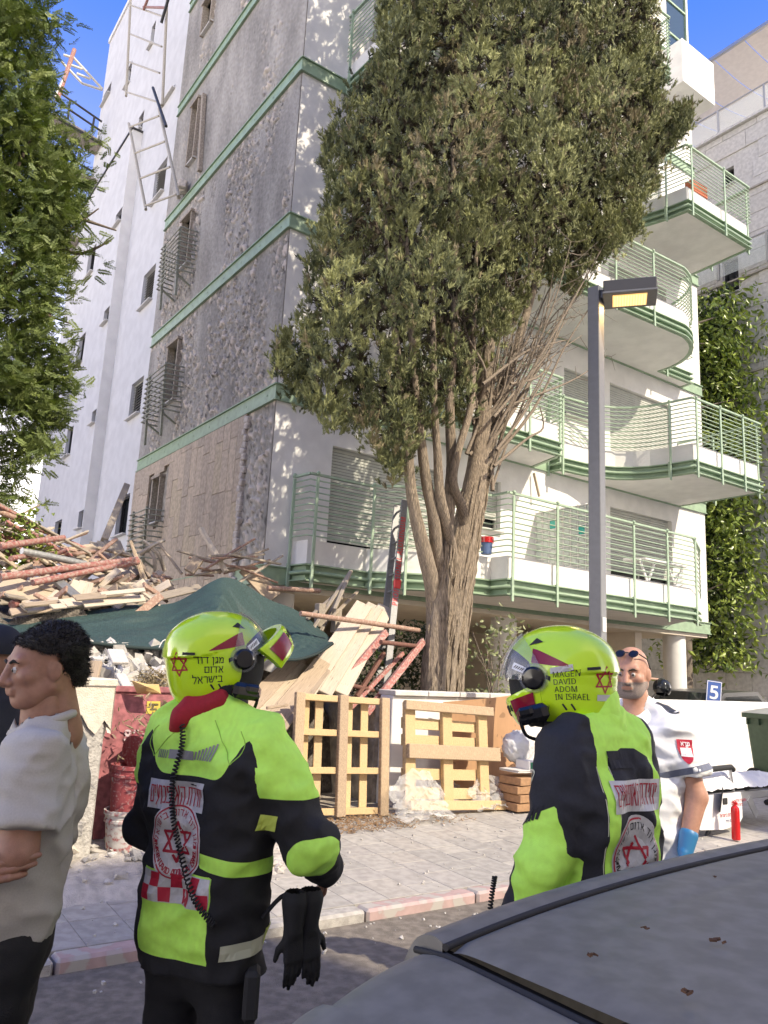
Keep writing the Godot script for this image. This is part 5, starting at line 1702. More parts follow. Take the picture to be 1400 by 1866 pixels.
func stone_shape(sd: int)->ArrayMesh:
	var rg:=rng_of(sd)
	var c:=[]
	for i in 8:
		c.append(Vector3(-1.0 if i & 1==0 else 1.0,-1.0 if i & 2==0 else 1.0,-1.0 if i & 4==0 else 1.0)*Vector3(rg.randf_range(0.35,1),rg.randf_range(0.25,0.75),rg.randf_range(0.35,1))*0.5+Vector3(rg.randf_range(-0.12,0.12),rg.randf_range(-0.12,0.12),rg.randf_range(-0.12,0.12)))
	var b:=MB.new()
	for q in [[0,1,3,2],[4,5,7,6],[0,1,5,4],[2,3,7,6],[0,2,6,4],[1,3,7,5]]:
		var mid: Vector3=(c[q[0]]+c[q[1]]+c[q[2]]+c[q[3]])*0.25
		mid+=mid*rg.randf_range(0.03,0.2)
		for k in 4:
			var a: Vector3=c[q[k]]; var d: Vector3=c[q[(k+1) % 4]]
			if (mid - a).cross(d - a).dot(mid)>=0: b.tri(a,d,mid)
			else: b.tri(a,mid,d)
	return b.out()
func mound(poly: Array,base_y: float)->MB:
	var b:=MB.new()
	return b
func build_rubble()->void:
	var rg:=rng_of(22)
	var shapes:=[]
	for i in 9: shapes.append(stone_shape(200+i))
	var mats:=[]
	for c in [Color(0.42,0.405,0.385),Color(0.48,0.46,0.435),Color(0.37,0.355,0.335),Color(0.53,0.505,0.475),Color(0.43,0.40,0.355)]:
		mats.append(pm(c,0.95,0.14,1.4,0.02,0.5,0.12,true,0.0,mats.size()+31))
	var h:=thing("rubble_heap","heap of pale grey broken concrete behind the red panel under the green net","rubble heap",Vector3.ZERO)
	var fn:=noise(0.9,3,FastNoiseLite.TYPE_SIMPLEX_SMOOTH,5)
	var surf:=func(x: float,z: float)->float:
		var k:=clampf((-6.62 - z)/1.2,0.0,1.0)
		return 1.30+0.50*pow(k,0.8)+fn.get_noise_2d(x*2,z*2)*0.10 - maxf(0.0,absf(x - 2.2) - 0.75)*0.9
	var core:=MB.new()
	core.sheet(func(u: float,v: float)->Vector3:
		var x:=lerpf(0.6,3.35,u); var z:=lerpf(-6.62,-8.4,v)
		return Vector3(x,surf.call(x,z) - 0.08 if v>0.01 else 0.2,z),40,24)
	part(h,"packed_dust",core.out(),mats[2])
	for i in 290:
		var x:=rg.randf_range(1.4,3.3); var z:=rg.randf_range(-6.66,-7.8)
		var s:=rg.randf_range(0.06,0.14) if rg.randf()<0.88 else rg.randf_range(0.14,0.24)
		part(h,"stone",shapes[rg.randi() % 9],mats[rg.randi() % 5],Transform3D(Basis.from_euler(Vector3(rg.randf()*6,rg.randf()*6,rg.randf()*6)).scaled(Vector3.ONE*s),Vector3(x,surf.call(x,z)+s*0.05,z)))
	var sm:=[]; var sc:=[]
	for i in 2600:
		var x:=rg.randf_range(1.1,3.35); var z:=rg.randf_range(-6.64,-8.0)
		var s:=rg.randf_range(0.02,0.07)
		sm.append(Transform3D(Basis.from_euler(Vector3(rg.randf()*6,rg.randf()*6,rg.randf()*6)).scaled(Vector3.ONE*s),Vector3(x,surf.call(x,z) - 0.03,z)))
		sc.append(Color(1,1,1)*rg.randf_range(0.36,0.55))
	multi(h,"gravel",shapes[0],tinted(0.95),sm,sc)
	for q in [[196,1206,226,1200,-7.0],[212,1250,232,1247,-6.72]]:
		var a:=PZ(q[0],q[1],q[4]); var c:=PZ(q[2],q[3],q[4])
		part(h,"slab_fragment",boxm(Vector3((c - a).length(),0.03,0.20),0.006),mats[3],Transform3D(Basis.from_euler(Vector3(0.6,rg.randf_range(-0.2,0.3),rg.randf_range(-0.1,0.15))),(a+c)*0.5+Vector3(0,0.03,0.05)))
	h=thing("plaster_rubble","crushed pale plaster and chips spilling round the foot of the broken post","rubble",Vector3.ZERO)
	var cover:=func(x: float,z: float)->float:
		var edge_:=minf(minf(x - 0.3,4.2 - x),minf(-5.35 - z,z+7.5))
		return pave_y(x,z) - 0.05*(1.0 - smoothstep(0.0,0.35,edge_+0.12*fn.get_noise_2d(x*2.5,z*2.5)))+0.17*exp(-(pow((x - 2.1)/0.9,2)+pow((z+6.35)/0.75,2)))+0.05*exp(-(pow((x - 1.9)/1.0,2)+pow((z+5.75)/0.3,2)))+fn.get_noise_2d(x*6,z*6)*0.02 - 0.012
	core=MB.new()
	core.sheet(func(u: float,v: float)->Vector3:
		var x:=lerpf(0.3,4.2,u); var z:=lerpf(-5.35,-7.5,v)
		return Vector3(x,cover.call(x,z),z),60,44)
	part(h,"dust",core.out(),M.plaster_dust)
	for i in 200:
		var x:=rg.randfn(2.3,0.7); var z:=rg.randf_range(-5.6,-6.9)
		var s:=rg.randf_range(0.03,0.10) if rg.randf()<0.9 else rg.randf_range(0.1,0.18)
		part(h,"chip",shapes[rg.randi() % 9],mats[rg.randi() % 5],Transform3D(Basis.from_euler(Vector3(rg.randf()*6,rg.randf()*6,rg.randf()*6)).scaled(Vector3(s,s*0.6,s)),Vector3(x,cover.call(x,z)+s*0.1,z)))
	h=thing("broken_pier","cracked concrete gate pier with cream plaster left only on its head","gate pier",Vector3(1.60,0.12,-6.15))
	part(h,"core",boxm(Vector3(0.42,1.36,0.36),0.02),M.old_concrete,Transform3D(Basis(Vector3.UP,0.2),Vector3(0,0.68,0)))
	var pl:=MB.new()
	pl.box(Vector3(0,1.40,0),Vector3(0.50,0.06,0.44),Basis.IDENTITY,0.01)
	var rim:=[0.28,0.22,0.33,0.26,0.20,0.29,0.34,0.24,0.31]
	for i in 8:
		var x0:=-0.24+i*0.06; var x1:=x0+0.06
		for sd in [[Vector3(1,0,0),Vector3(0,0,0.205),1.0],[Vector3(0,0,-0.9),Vector3(0.236,0,0),1.2],[Vector3(0,0,-0.9),Vector3(-0.236,0,0),2.6]]:
			var a: Vector3=sd[0]*x0+sd[1]; var c: Vector3=sd[0]*x1+sd[1]
			var ya: float=1.372 - rim[i]*sd[2]; var yc: float=1.372 - rim[i+1]*sd[2]
			var inw: Vector3=sd[1]*-0.13
			pl.face(a+Vector3(0,ya,0),c+Vector3(0,yc,0),c+Vector3(0,1.372,0),a+Vector3(0,1.372,0),sd[1])
			pl.face(a+Vector3(0,ya,0),c+Vector3(0,yc,0),c+inw+Vector3(0,yc+0.01,0),a+inw+Vector3(0,ya+0.01,0),Vector3.DOWN)
	part(h,"plaster_coat",pl.out(),M.cream_plaster,Transform3D(Basis(Vector3.UP,0.2),Vector3.ZERO))
	for i in 16:
		part(h,"lump",shapes[i % 9],M.old_concrete if i % 3 else M.cream_plaster,Transform3D(Basis.from_euler(Vector3(i,i*2,i*3)).scaled(Vector3.ONE*rg.randf_range(0.1,0.2)),Vector3(rg.randf_range(-0.2,0.24),rg.randf_range(0.0,0.45),0.17)))
	h=thing("garden_pier_wall","stub of cream plastered wall running back from the broken pier at the far left","wall",Vector3(1.02,0.15,-6.5))
	part(h,"wall_body",boxm(Vector3(0.9,1.32,0.25),0.015),M.cream_plaster,Transform3D(Basis(Vector3.UP,0.15),Vector3(-0.1,0.66,0)))
	h=thing("red_hoarding","dusty dark red sheet metal panel with white painted numerals beside the pier","panel",Vector3(2.42,0.30,-6.42))
	var pb:=Basis(Vector3.UP,0.06)*Basis(Vector3.RIGHT,-0.10)
	part(h,"sheet",boxm(Vector3(0.98,1.1,0.02),0.004),M.red_dusty,Transform3D(pb,Vector3(0,0.6,0)))
	part(h,"top_lip",boxm(Vector3(1.0,0.05,0.05),0.006),M.red_dusty,Transform3D(pb,Vector3(0,1.16,-0.05)))
	part(h,"label",boxm(Vector3(0.115,0.10,0.004),0.001),flat(Color(0.55,0.42,0.06),0.5),Transform3D(pb,Vector3(-0.08,1.02,-0.025)))
	var lb:=MB.new()
	for i in 2: lb.box(Vector3(-0.08,1.045 - i*0.04,-0.0215),Vector3(0.08 - i*0.02,0.016,0.003),pb)
	part(h,"label_print",lb.out(),flat(Color(0.1,0.08,0.02),0.5))
	part(h,"numerals",text_mesh("85577",0.095),M.chalk,Transform3D(pb,Vector3(-0.14,0.80,0.012)))
	part(h,"numerals",text_mesh("6",0.095),M.chalk,Transform3D(pb,Vector3(0.10,0.66,0.02)))
	var prof:=[Vector2(0,0),Vector2(0.12,0),Vector2(0.125,0.01),Vector2(0.145,0.24),Vector2(0.155,0.245),Vector2(0.155,0.26),Vector2(0.148,0.265),Vector2(0.15,0.29),Vector2(0.16,0.295),Vector2(0.16,0.32),Vector2(0.146,0.32),Vector2(0.14,0.26),Vector2(0.115,0.02),Vector2(0,0.02)]
	var bm:=MB.new(); bm.lathe(prof,28)
	var band:=MB.new(); band.lathe([Vector2(0.1362,0.13),Vector2(0.1458,0.225)],28)
	var hd:=MB.new()
	hd.tube(arc(Vector2.ZERO,0.165,180,360,14).map(func(p): return Vector3(p.x,0.28+p.y*0.8,0.02)),0.004,6)
	var bk:=[[Vector3(2.12,1.0,-6.12),Basis(Vector3.UP,0.5)*Basis(Vector3.BACK,-1.35),M.red_paint,"paint splashed red bucket lying on its side with its mouth to the right"],
		[Vector3(2.12,0.25,-6.10),Basis(Vector3.BACK,0.03),M.white_splash,"tall white bucket with red splashes directly under the red one"],
		[Vector3(2.12,0.56,-6.12),Basis(Vector3.BACK,-0.02),M.red_paint,"red splashed bucket nested upright between the lying one and the white one"],
		[Vector3(2.52,0.24,-6.12),Basis(Vector3.BACK,-0.02),M.white_splash,"white bucket with red rim and blue print in front of the red panel"]]
	for q in bk:
		var o:=thing("bucket",q[3],"bucket",q[0])
		o.basis=q[1]
		o.position=q[0]
		part(o,"pail",bm.out(),q[2],Transform3D(Basis.IDENTITY.scaled(Vector3(1.12,1.12,1.12)),Vector3.ZERO))
		part(o,"rim",band.out(),M.red_paint,Transform3D(Basis.IDENTITY.scaled(Vector3(1.14,1.12,1.14)),Vector3(0,0.09,0)))
		part(o,"handle",hd.out(),M.steel)
	var bag:=MB.new()
	bag.sheet(func(u: float,v: float)->Vector3:
		var th:=u*TAU
		var r:=0.15*(1.0+0.25*fn.get_noise_2d(cos(th)*3+v*4,sin(th)*3))*sin(v*PI*0.86+0.42)
		return Vector3(cos(th)*r,v*0.26,sin(th)*r*0.8),24,12,true)
	tag(part(self,"paper_sack",bag.out(),flat(Color(0.42,0.37,0.30),0.9),Transform3D(Basis.IDENTITY,Vector3(2.66,0.2,-5.95))),"crumpled pale paper sack at the foot of the red panel","sack")
	pipe("grey_conduit","grey plastic conduit lying on the rubble by the paper sack","pipe",Vector3(2.4,0.25,-5.9),Vector3(3.0,0.22,-5.72),0.04,M.pvc)
	stick("brown_plank_end","brown plank end leaning behind the pier head","plank",PZ(158,1275,-6.6),PZ(176,1205,-6.7),0.1,0.04,M.tan_wood[0])
	tag(part(self,"foam_lump",stone_shape(333),flat(Color(0.60,0.42,0.18),0.9),Transform3D(Basis(Vector3.UP,0.4).scaled(Vector3(0.2,0.12,0.14)),PZ(272,1252,-6.3))),"lump of yellow foam on the rubble above the red panel","foam")
	var wire:=MB.new()
	wire.tube(spline([PZ(290,1180,-6.9),PZ(300,1166,-6.9),PZ(320,1172,-6.9),PZ(345,1180,-6.95)],5),0.005,5)
	wire.tube(spline([PZ(300,1178,-6.9),PZ(320,1166,-6.9),PZ(350,1168,-6.95)],5),0.004,5)
	tag(part(self,"white_wire",wire.out(),flat(Color(0.7,0.7,0.68),0.5)),"loose loops of thin white wire on top of the rubble heap","wire")
func build_net()->void:
	var top:=[[-40,1112],[20,1128],[90,1118],[170,1112],[250,1102],[310,1100],[350,1082],[382,1062],[410,1052],[442,1062],[490,1092],[540,1112],[580,1142],[606,1166]]
	var bot:=[[-40,1160],[20,1166],[90,1166],[170,1172],[250,1180],[310,1182],[350,1178],[400,1176],[430,1184],[460,1196],[500,1200],[540,1202],[580,1190],[607,1172]]
	var f:=noise(0.9,3,FastNoiseLite.TYPE_SIMPLEX_SMOOTH,9)
	var g:=noise(2.6,3,FastNoiseLite.TYPE_SIMPLEX_SMOOTH,3,true)
	var T:=[]; var B:=[]
	for q in top: T.append(PZ(q[0],q[1],-8.9))
	for q in bot: B.append(PZ(q[0],q[1],-7.5))
	T=spline(T,6); B=spline(B,6)
	var n:=T.size() - 1
	var b:=MB.new()
	b.sheet(func(u: float,v: float)->Vector3:
		var i:=u*n; var i0: int=min(int(i),n - 1)
		var a: Vector3=T[i0].lerp(T[i0+1],i - i0); var c: Vector3=B[i0].lerp(B[i0+1],i - i0)
		var pull:=1.0 - pow(u,6.0)
		var p:=a.lerp(c,v)
		var belly:=0.34*exp(-pow((u - 0.72)/0.10,2.0))+0.20*(1.0 - smoothstep(0.0,0.6,u))
		p+=Vector3(0,-0.75,-0.3)*sin(v*PI)*belly*pull
		p+=Vector3(0,0.2,1.0)*sin(v*PI)*0.07*f.get_noise_2d(u*5,v*2.4+3)*pull
		var fan:=atan2(v - 0.9,1.06 - u)*3.2
		p+=Vector3(0,0.6,0.8)*(g.get_noise_2d(fan*0.7,2.0+u*0.15)*0.085*smoothstep(0.3,0.8,u)+g.get_noise_2d(v*1.1+5,u*1.2)*0.05*(1.0 - smoothstep(0.5,0.9,u)))*sin(v*PI)*pull
		return p,150,34)
	var m:=flat(Color(0.038,0.078,0.078),0.7)
	m.albedo_texture=ntex(0.02,[[0.2,lin(0.55,0.55,0.55)],[0.8,Color(1,1,1)]],4,512,FastNoiseLite.TYPE_SIMPLEX_SMOOTH,12)
	m.uv1_scale=Vector3(16,5,1)
	m.normal_enabled=true
	m.normal_texture=weave()
	m.normal_scale=0.25
	m.cull_mode=BaseMaterial3D.CULL_DISABLED
	m.backlight_enabled=true
	m.backlight=Color(0.1,0.16,0.16)
	tag(part(self,"shade_net",b.out(),m),"dark green shade net draped over the collapsed scaffolding","shade net")
	var hem:=MB.new()
	hem.tube(B.slice(8),0.018,6)
	tag(part(self,"net_rope",hem.out(),flat(Color(0.015,0.03,0.03),0.8)),"dark rope hem along the lower edge of the green shade net","rope")
func weave()->Texture2D:
	var im:=Image.create(128,128,false,Image.FORMAT_RGB8)
	for y in 128:
		for x in 128:
			var v:=0.5+0.25*sin(x*TAU/8.0)+0.25*sin(y*TAU/8.0+(PI if (x/8) % 2==0 else 0.0))
			im.set_pixel(x,y,Color(v,v,v))
	im.bump_map_to_normal_map(3.0)
	return ImageTexture.create_from_image(im)
func text_mesh(s: String,height: float,bold:=true)->Mesh:
	var t:=TextMesh.new()
	t.text=s
	var f:=SystemFont.new()
	f.font_names=PackedStringArray(["Droid Sans"])
	f.font_weight=700 if bold else 400
	t.font=f
	t.font_size=64
	t.pixel_size=height/64.0*1.35
	t.depth=0.003
	return t
func build_debris()->void:
	var rg:=rng_of(90)
	var mo:=MB.new()
	var fn:=noise(0.8,3,FastNoiseLite.TYPE_SIMPLEX_SMOOTH,19)
	mo.sheet(func(u: float,v: float)->Vector3:
		var x:=lerpf(-3.0,5.6,u); var z:=lerpf(-8.6,-15.0,v)
		var h:=2.0+1.1*sin(v*PI)*(1.0 - u*0.75)+fn.get_noise_2d(x*1.5,z*1.5)*0.3 - maxf(0,u - 0.8)*5.0
		return Vector3(x,h if v>0.01 else 0.2,z),60,36)
	var mt:=part(self,"debris_mound",mo.out(),pm(Color(0.15,0.13,0.11),0.95,0.4,0.8,0.03,3.0,0.06))
	mt.set_meta("kind","stuff")
	tag(mt,"dark packed mass of broken timber and dust below the fallen planks","debris")
	var L:=func(lab: String,x0: float,y0: float,x1: float,y1: float,z0: float,z1: float,w: float,h: float,m: Material,grp:="",up:=Vector3(0,0.75,0.65))->void:
		stick("fallen_board",lab,"plank",PZ(x0,y0,z0),PZ(x1,y1,z1),w,h,m,grp,up)
	var gw: Array=M.grey_woods
	for i in 4:
		L.call(["leftmost","second","third","rightmost"][i]+" board of the grey panel propped against the wall below the rear window",172.0+i*13,990.0 - i*1.5,196.0+i*14,1046.0+i*2,-11.3,-10.3,0.13,0.04,gw[i % 4],"boards of the propped grey panel",Vector3(0,0.4,1))
	for i in 3:
		L.call(["left","middle","right"][i]+" board of the tan panel standing on edge right of the heap",239.0+i*5,987.0+i*14,268.0+i*3,1082.0 - i*14,-9.9,-9.7,0.12,0.035,M.tan_wood[i],"boards of the standing tan panel",Vector3(1,0.2,0.5))
	for i in 4:
		L.call(["topmost","second","third","lowest"][i]+" sunlit board of the flat panel in the middle of the heap",62.0+i*6,1012.0+i*4,172.0+i*2,996.0+i*5,-10.4+i*0.12,-11.0+i*0.12,0.11,0.035,M.tan_wood[(i+1) % 3],"boards of the flat sunlit panel")
	L.call("long grey beam lying along the heap before the propped panel",160,1072,250,1048,-9.6,-9.9,0.12,0.14,gw[0])
	L.call("broad plywood strip at the far left under the red tubes",-20,1052,95,1098,-9.4,-9.0,0.36,0.025,M.tan_wood[1])
	L.call("pale plank stub across the plywood strip",80,1110,112,1080,-8.9,-9.1,0.14,0.03,M.pale_planks[0])
	L.call("pale plank stub standing right of the metal channel",150,1090,158,1060,-9.1,-9.2,0.16,0.03,M.pale_planks[1])
	L.call("pale plank stub beside the other stub left of it",132,1088,146,1060,-9.1,-9.2,0.16,0.03,M.pale_planks[2])
	L.call("brown plywood offcut leaning under the balcony corner",500,1090,448,1034,-9.6,-9.8,0.36,0.03,M.tan_wood[0])
	L.call("small dark block on top of the net's peak",344,1042,362,1018,-9.3,-9.3,0.14,0.06,M.tan_wood[2])
	L.call("white painted batten slanting up before the stone cladding",366,962,412,1042,-9.9,-9.5,0.07,0.05,M.pale_planks[2])
	L.call("thin stick leaning on the stone cladding",290,990,332,1046,-9.9,-9.6,0.035,0.03,gw[3])
	L.call("bare pole leaning up against the rear window of the white wall",190,985,231,885,-11.4,-12.6,0.10,0.09,gw[1])
	L.call("grey plank along the net's crest pointing right",206,1108,366,1070,-8.9,-9.2,0.12,0.03,gw[2])
	L.call("slim lath lying just above the crest of the net",260,1094,350,1072,-9.0,-9.2,0.05,0.03,gw[0])
	for i in 22:
		var x:=rg.randf_range(60,235); var y:=1112.0 - (x - 60)*0.10+rg.randf_range(-18,2)
		var l:=rg.randf_range(50,120)
		L.call(str(["short","middling","long"][mini(2,int((l - 50)/24))])+" thin broken board at the "+("left" if x<120 else "middle" if x<180 else "right")+" of the stack above the net",x - l*0.5,y+l*0.05,x+l*0.5,y - l*0.05,-8.8+rg.randf_range(-0.2,0.25),-8.9+rg.randf_range(-0.2,0.2),rg.randf_range(0.05,0.12),0.022,M.tan_wood[rg.randi() % 3] if rg.randf()<0.5 else M.pale_planks[rg.randi() % 3],"thin boards above the net")
	var tubes:=[[0,1052,250,1020,0.042,"upper of two long parallel red tubes crossing the heap"],[60,1062,252,1024,0.036,"lower of two long parallel red tubes crossing the heap"],[22,1102,124,1066,0.045,"short thick red tube pointing down left at the net's edge"],
		[0,996,116,980,0.036,"thin red tube lying level near the top of the heap"],[20,1018,66,1010,0.03,"short reddish tube among the green leaves"]]
	for q in tubes:
		pipe("red_tube",q[5],"scaffold tube",PZ(q[0],q[1],-9.0),PZ(q[2],q[3],-9.7),q[4],M.rust_red)
	for q in [[40,1004,156,1028,"pale grey tube slanting down over the flat panel"],[0,1100,40,1090,"pale blue grey tube at the left edge above the net"]]:
		pipe("grey_tube",q[4],"scaffold tube",PZ(q[0],q[1],-9.3),PZ(q[2],q[3],-9.6),0.04,M.galv)
	var ch:=thing("steel_channel","ribbed grey steel channel sliding off the heap beside plank stubs","steel channel",Vector3.ZERO)
	for i in 3:
		part(ch,"rib",barm(PZ(98+i*6,1058,-9.2),PZ(142+i*7,1096,-8.9),0.045,0.05,Vector3(0,0.6,0.8),0.005),M.galv_bright)
	for i in 34:
		var x:=rg.randf_range(-20,110); var y:=930.0+maxf(0,x)*0.5+rg.randf_range(-10,70)
		var l:=rg.randf_range(50,150)
		var sl:=rg.randf_range(0.3,0.62) if rg.randf()<0.75 else rg.randf_range(-0.6,-0.1)
		var a:=PZ(x - l*0.5,y - l*0.5*sl,-10.3+rg.randf_range(-0.6,0.5)); var c:=PZ(x+l*0.5,y+l*0.5*sl,-10.5+rg.randf_range(-0.6,0.5))
		var wh: String=("short" if l<85 else "middling" if l<118 else "long")+" thin %s "+("rising right" if sl<0 else "sloping down right")+" in the "+("left" if x<20 else "middle" if x<65 else "right")+" of the pole tangle"
		if rg.randf()<0.55:
			pipe("fallen_pole",wh % "pole","pole",a,c,rg.randf_range(0.018,0.034),M.rust_pink if rg.randf()<0.6 else M.rust_pipe,"tangled poles on the heap")
		else:
			stick("fallen_lath",wh % "lath","lath",a,c,rg.randf_range(0.04,0.09),0.025,M.pale_planks[rg.randi() % 3] if rg.randf()<0.6 else gw[rg.randi() % 4],"tangled laths on the heap")
	for i in 130:
		var x:=rg.randf_range(-20,300); var y:=rg.randf_range(1000,1100)+maxf(0,x - 200)*0.1
		if x>240 and y<1050: y=rg.randf_range(1050,1100)
		var l:=rg.randf_range(20,75)
		var sl:=rg.randf_range(-0.9,0.9)
		var zz:=lerpf(-10.6,-9.0,(y - 1000)/100.0)
		var a:=PZ(x - l*0.5,y - l*0.5*sl,zz+rg.randf_range(-0.3,0.3)); var c:=PZ(x+l*0.5,y+l*0.5*sl,zz+rg.randf_range(-0.3,0.3))
		var tn:=rg.randi() % 4
		var mm: Material=[M.pale_planks[rg.randi() % 3],M.tan_wood[rg.randi() % 3],gw[rg.randi() % 4],M.rust_pipe][tn]
		var place: String=("lower " if y>1066 else "middle " if y>1033 else "upper ")+("far left" if x<40 else "left" if x<110 else "centre" if x<190 else "right")
		stick("broken_board",["pale","tan","grey","rust brown"][tn]+(" short" if l<45 else " long")+" board end in the "+place+" of the plank heap","board",a,c,rg.randf_range(0.035,0.13),rg.randf_range(0.015,0.035),mm,"splintered board ends in the heap",Vector3(rg.randf_range(-0.5,0.5),0.7,0.6))
	for i in 18:
		var x:=rg.randf_range(330,470); var y:=rg.randf_range(1010,1050)
		var l:=rg.randf_range(40,100); var sl:=rg.randf_range(-0.7,0.4)
		var a:=PZ(x - l*0.5,y - l*0.5*sl,-9.6+rg.randf_range(-0.3,0.3)); var c:=PZ(x+l*0.5,y+l*0.5*sl,-9.7)
		if i % 2==0: pipe("bent_rod","rusty rod in the tangle at the net's peak below the stone cladding","rod",a,c,0.016,M.rust_pipe,"tangle at the net's peak")
		else: stick("tangle_stick","splintered stick in the tangle at the net's peak below the stone cladding","stick",a,c,0.05,0.03,gw[i % 4],"tangle at the net's peak")
	for q in [[255,1010,300,985],[270,1000,282,1050],[300,1040,262,985]]:
		var pts:=spline([PZ(q[0],q[1],-10.0),PZ((q[0]+q[2])*0.5+6,(q[1]+q[3])*0.5 - 6,-9.9),PZ(q[2],q[3],-10.0)],5)
		tag(part(self,"bent_branch",tubem(pts,0.03,7,0.018),M.grey_wood),"bent bare branch caught on the lowest window guard","branch","branches at the lowest window guard")
func rounded_rect(w: float,h: float,r: float,n:=5)->PackedVector2Array:
	var o:=PackedVector2Array()
	for q in [[w*0.5 - r,h*0.5 - r,0],[-w*0.5+r,h*0.5 - r,90],[-w*0.5+r,-h*0.5+r,180],[w*0.5 - r,-h*0.5+r,270]]:
		for p in arc(Vector2(q[0],q[1]),r,q[2],q[2]+90,n): o.append(p)
	return o
func wheel(parent: Node,at: Vector3,r: float,w: float,axis: Vector3)->void:
	var y:=axis.normalized()
	var x:=y.cross(Vector3.UP).normalized()
	var xf:=Transform3D(Basis(x,y,x.cross(y)),at)
	var hldr:=holder(parent,"wheel")
	var b:=MB.new()
	b.lathe([Vector2(r*0.62,-w*0.5),Vector2(r*0.9,-w*0.5),Vector2(r,-w*0.3),Vector2(r,w*0.3),Vector2(r*0.9,w*0.5),Vector2(r*0.62,w*0.5)],28,xf)
	part(hldr,"tyre",b.out(),M.rubber)
	b=MB.new()
	b.lathe([Vector2(0,w*0.3),Vector2(r*0.2,w*0.34),Vector2(r*0.22,w*0.2),Vector2(r*0.55,w*0.2),Vector2(r*0.63,w*0.42),Vector2(r*0.63,-w*0.42),Vector2(r*0.5,-w*0.2),Vector2(0,-w*0.3)],24,xf)
	part(hldr,"rim",b.out(),M.dark_steel)
func build_right()->void:
	M.rubber=flat(Color(0.018,0.018,0.019),0.8)
	var b:=thing("wheelie_bin","dark green wheeled rubbish bin at the right edge by the white wall","bin",Vector3(12.72,0.2,-6.75))
	b.rotation.y=-0.1
	var st:=MB.new()
	var lo:=rounded_rect(0.62,0.60,0.06); var hi:=rounded_rect(0.76,0.74,0.06)
	for i in lo.size():
		var j:=(i+1) % lo.size()
		st.face(Vector3(lo[i].x,0.14,lo[i].y),Vector3(lo[j].x,0.14,lo[j].y),Vector3(hi[j].x,1.08,hi[j].y),Vector3(hi[i].x,1.08,hi[i].y),Vector3(lo[i].x,0,lo[i].y))
	st.prism(lo,0.12,0.14)
	part(b,"body",st.out(),M.bin_green)
	var rim:=MB.new(); rim.prism(rounded_rect(0.86,0.84,0.07),1.06,1.13)
	for i in 4: rim.box(Vector3(-0.4,1.0,-0.3+i*0.2),Vector3(0.05,0.09,0.02))
	part(b,"rim",rim.out(),M.bin_green)
	var lid:=MB.new()
	lid.sheet(func(u: float,v: float)->Vector3: return Vector3(lerpf(-0.42,0.42,u),1.135+0.10*sin(u*PI)*sin(v*PI*0.8+0.4),lerpf(-0.43,0.43,v)),14,12)
	part(b,"lid",lid.out(),M.bin_lid)
	part(b,"label_patch",boxm(Vector3(0.004,0.12,0.2),0.001),flat(Color(0.3,0.42,0.36),0.6),Transform3D(Basis(Vector3.BACK,0.07),Vector3(-0.362,0.86,0.18)))
	wheel(b,Vector3(-0.42,0.15,-0.2),0.15,0.08,Vector3.RIGHT)
	wheel(b,Vector3(0.36,0.15,-0.2),0.15,0.08,Vector3.RIGHT)
	var s:=thing("motor_scooter","parked dark scooter partly cut off at the right edge before the bin","scooter",Vector3(12.25,0.2,-6.0))
	s.rotation.y=0.5
	wheel(s,Vector3(0,0.25,0.0),0.25,0.12,Vector3(0.2,0,1))
	wheel(s,Vector3(1.25,0.25,0.0),0.25,0.12,Vector3(0.2,0,1))
	var fm:=MB.new()
	fm.limb([Vector3(0.02,0.42,0),Vector3(0.06,0.62,0),Vector3(0.14,0.86,0),Vector3(0.2,1.02,0)],[0.10,0.16,0.15,0.06],14)
	part(s,"front_shield",fm.out(),M.car_dark)
	fm=MB.new(); fm.limb([Vector3(-0.08,0.34,0),Vector3(0.05,0.52,0),Vector3(0.24,0.36,0)],[0.06,0.12,0.05],12)
	part(s,"mudguard",fm.out(),M.steel)
	part(s,"fork",tubem([Vector3(0,0.25,0.07),Vector3(0.2,1.0,0.05)],0.025),M.steel)
	part(s,"handlebar",tubem([Vector3(0.2,1.08,-0.34),Vector3(0.18,1.06,0),Vector3(0.2,1.08,0.34)],0.018),M.rubber)
	part(s,"mirror",boxm(Vector3(0.03,0.09,0.14),0.02),M.rubber,Transform3D(Basis(Vector3.BACK,0.5),Vector3(0.12,1.36,0.3)))
	part(s,"mirror_stem",tubem([Vector3(0.2,1.08,0.26),Vector3(0.14,1.34,0.3)],0.008),M.rubber)
	fm=MB.new(); fm.limb([Vector3(0.3,0.3,0),Vector3(0.75,0.32,0),Vector3(1.0,0.55,0),Vector3(1.4,0.7,0)],[0.1,0.14,0.2,0.1],12)
	part(s,"body",fm.out(),M.car_dark)
	fm=MB.new(); fm.limb([Vector3(0.65,0.72,0),Vector3(1.0,0.78,0),Vector3(1.4,0.86,0)],[0.1,0.14,0.08],12)
	part(s,"saddle",fm.out(),M.rubber)
	var c:=thing("ambulance_stretcher","low wheeled ambulance stretcher on the pavement beside the man in white","stretcher",Vector3(8.7,0.18,-5.45))
	c.rotation.y=0.04
	for z in [-0.26,0.26]:
		part(c,"side_rail",barm(Vector3(-0.95,0.33,z),Vector3(1.05,0.33,z),0.04,0.09,Vector3.UP,0.008),M.steel_bright)
	part(c,"mattress",boxm(Vector3(1.9,0.09,0.5),0.035),M.black_cloth,Transform3D(Basis.IDENTITY,Vector3(0.05,0.42,0)))
	part(c,"foot_board",barm(Vector3(-0.98,0.06,0.29),Vector3(-0.98,0.06,0.29)+Vector3(0.0,0.001,0),0.01,0.01),M.steel)
	var pb:=MB.new()
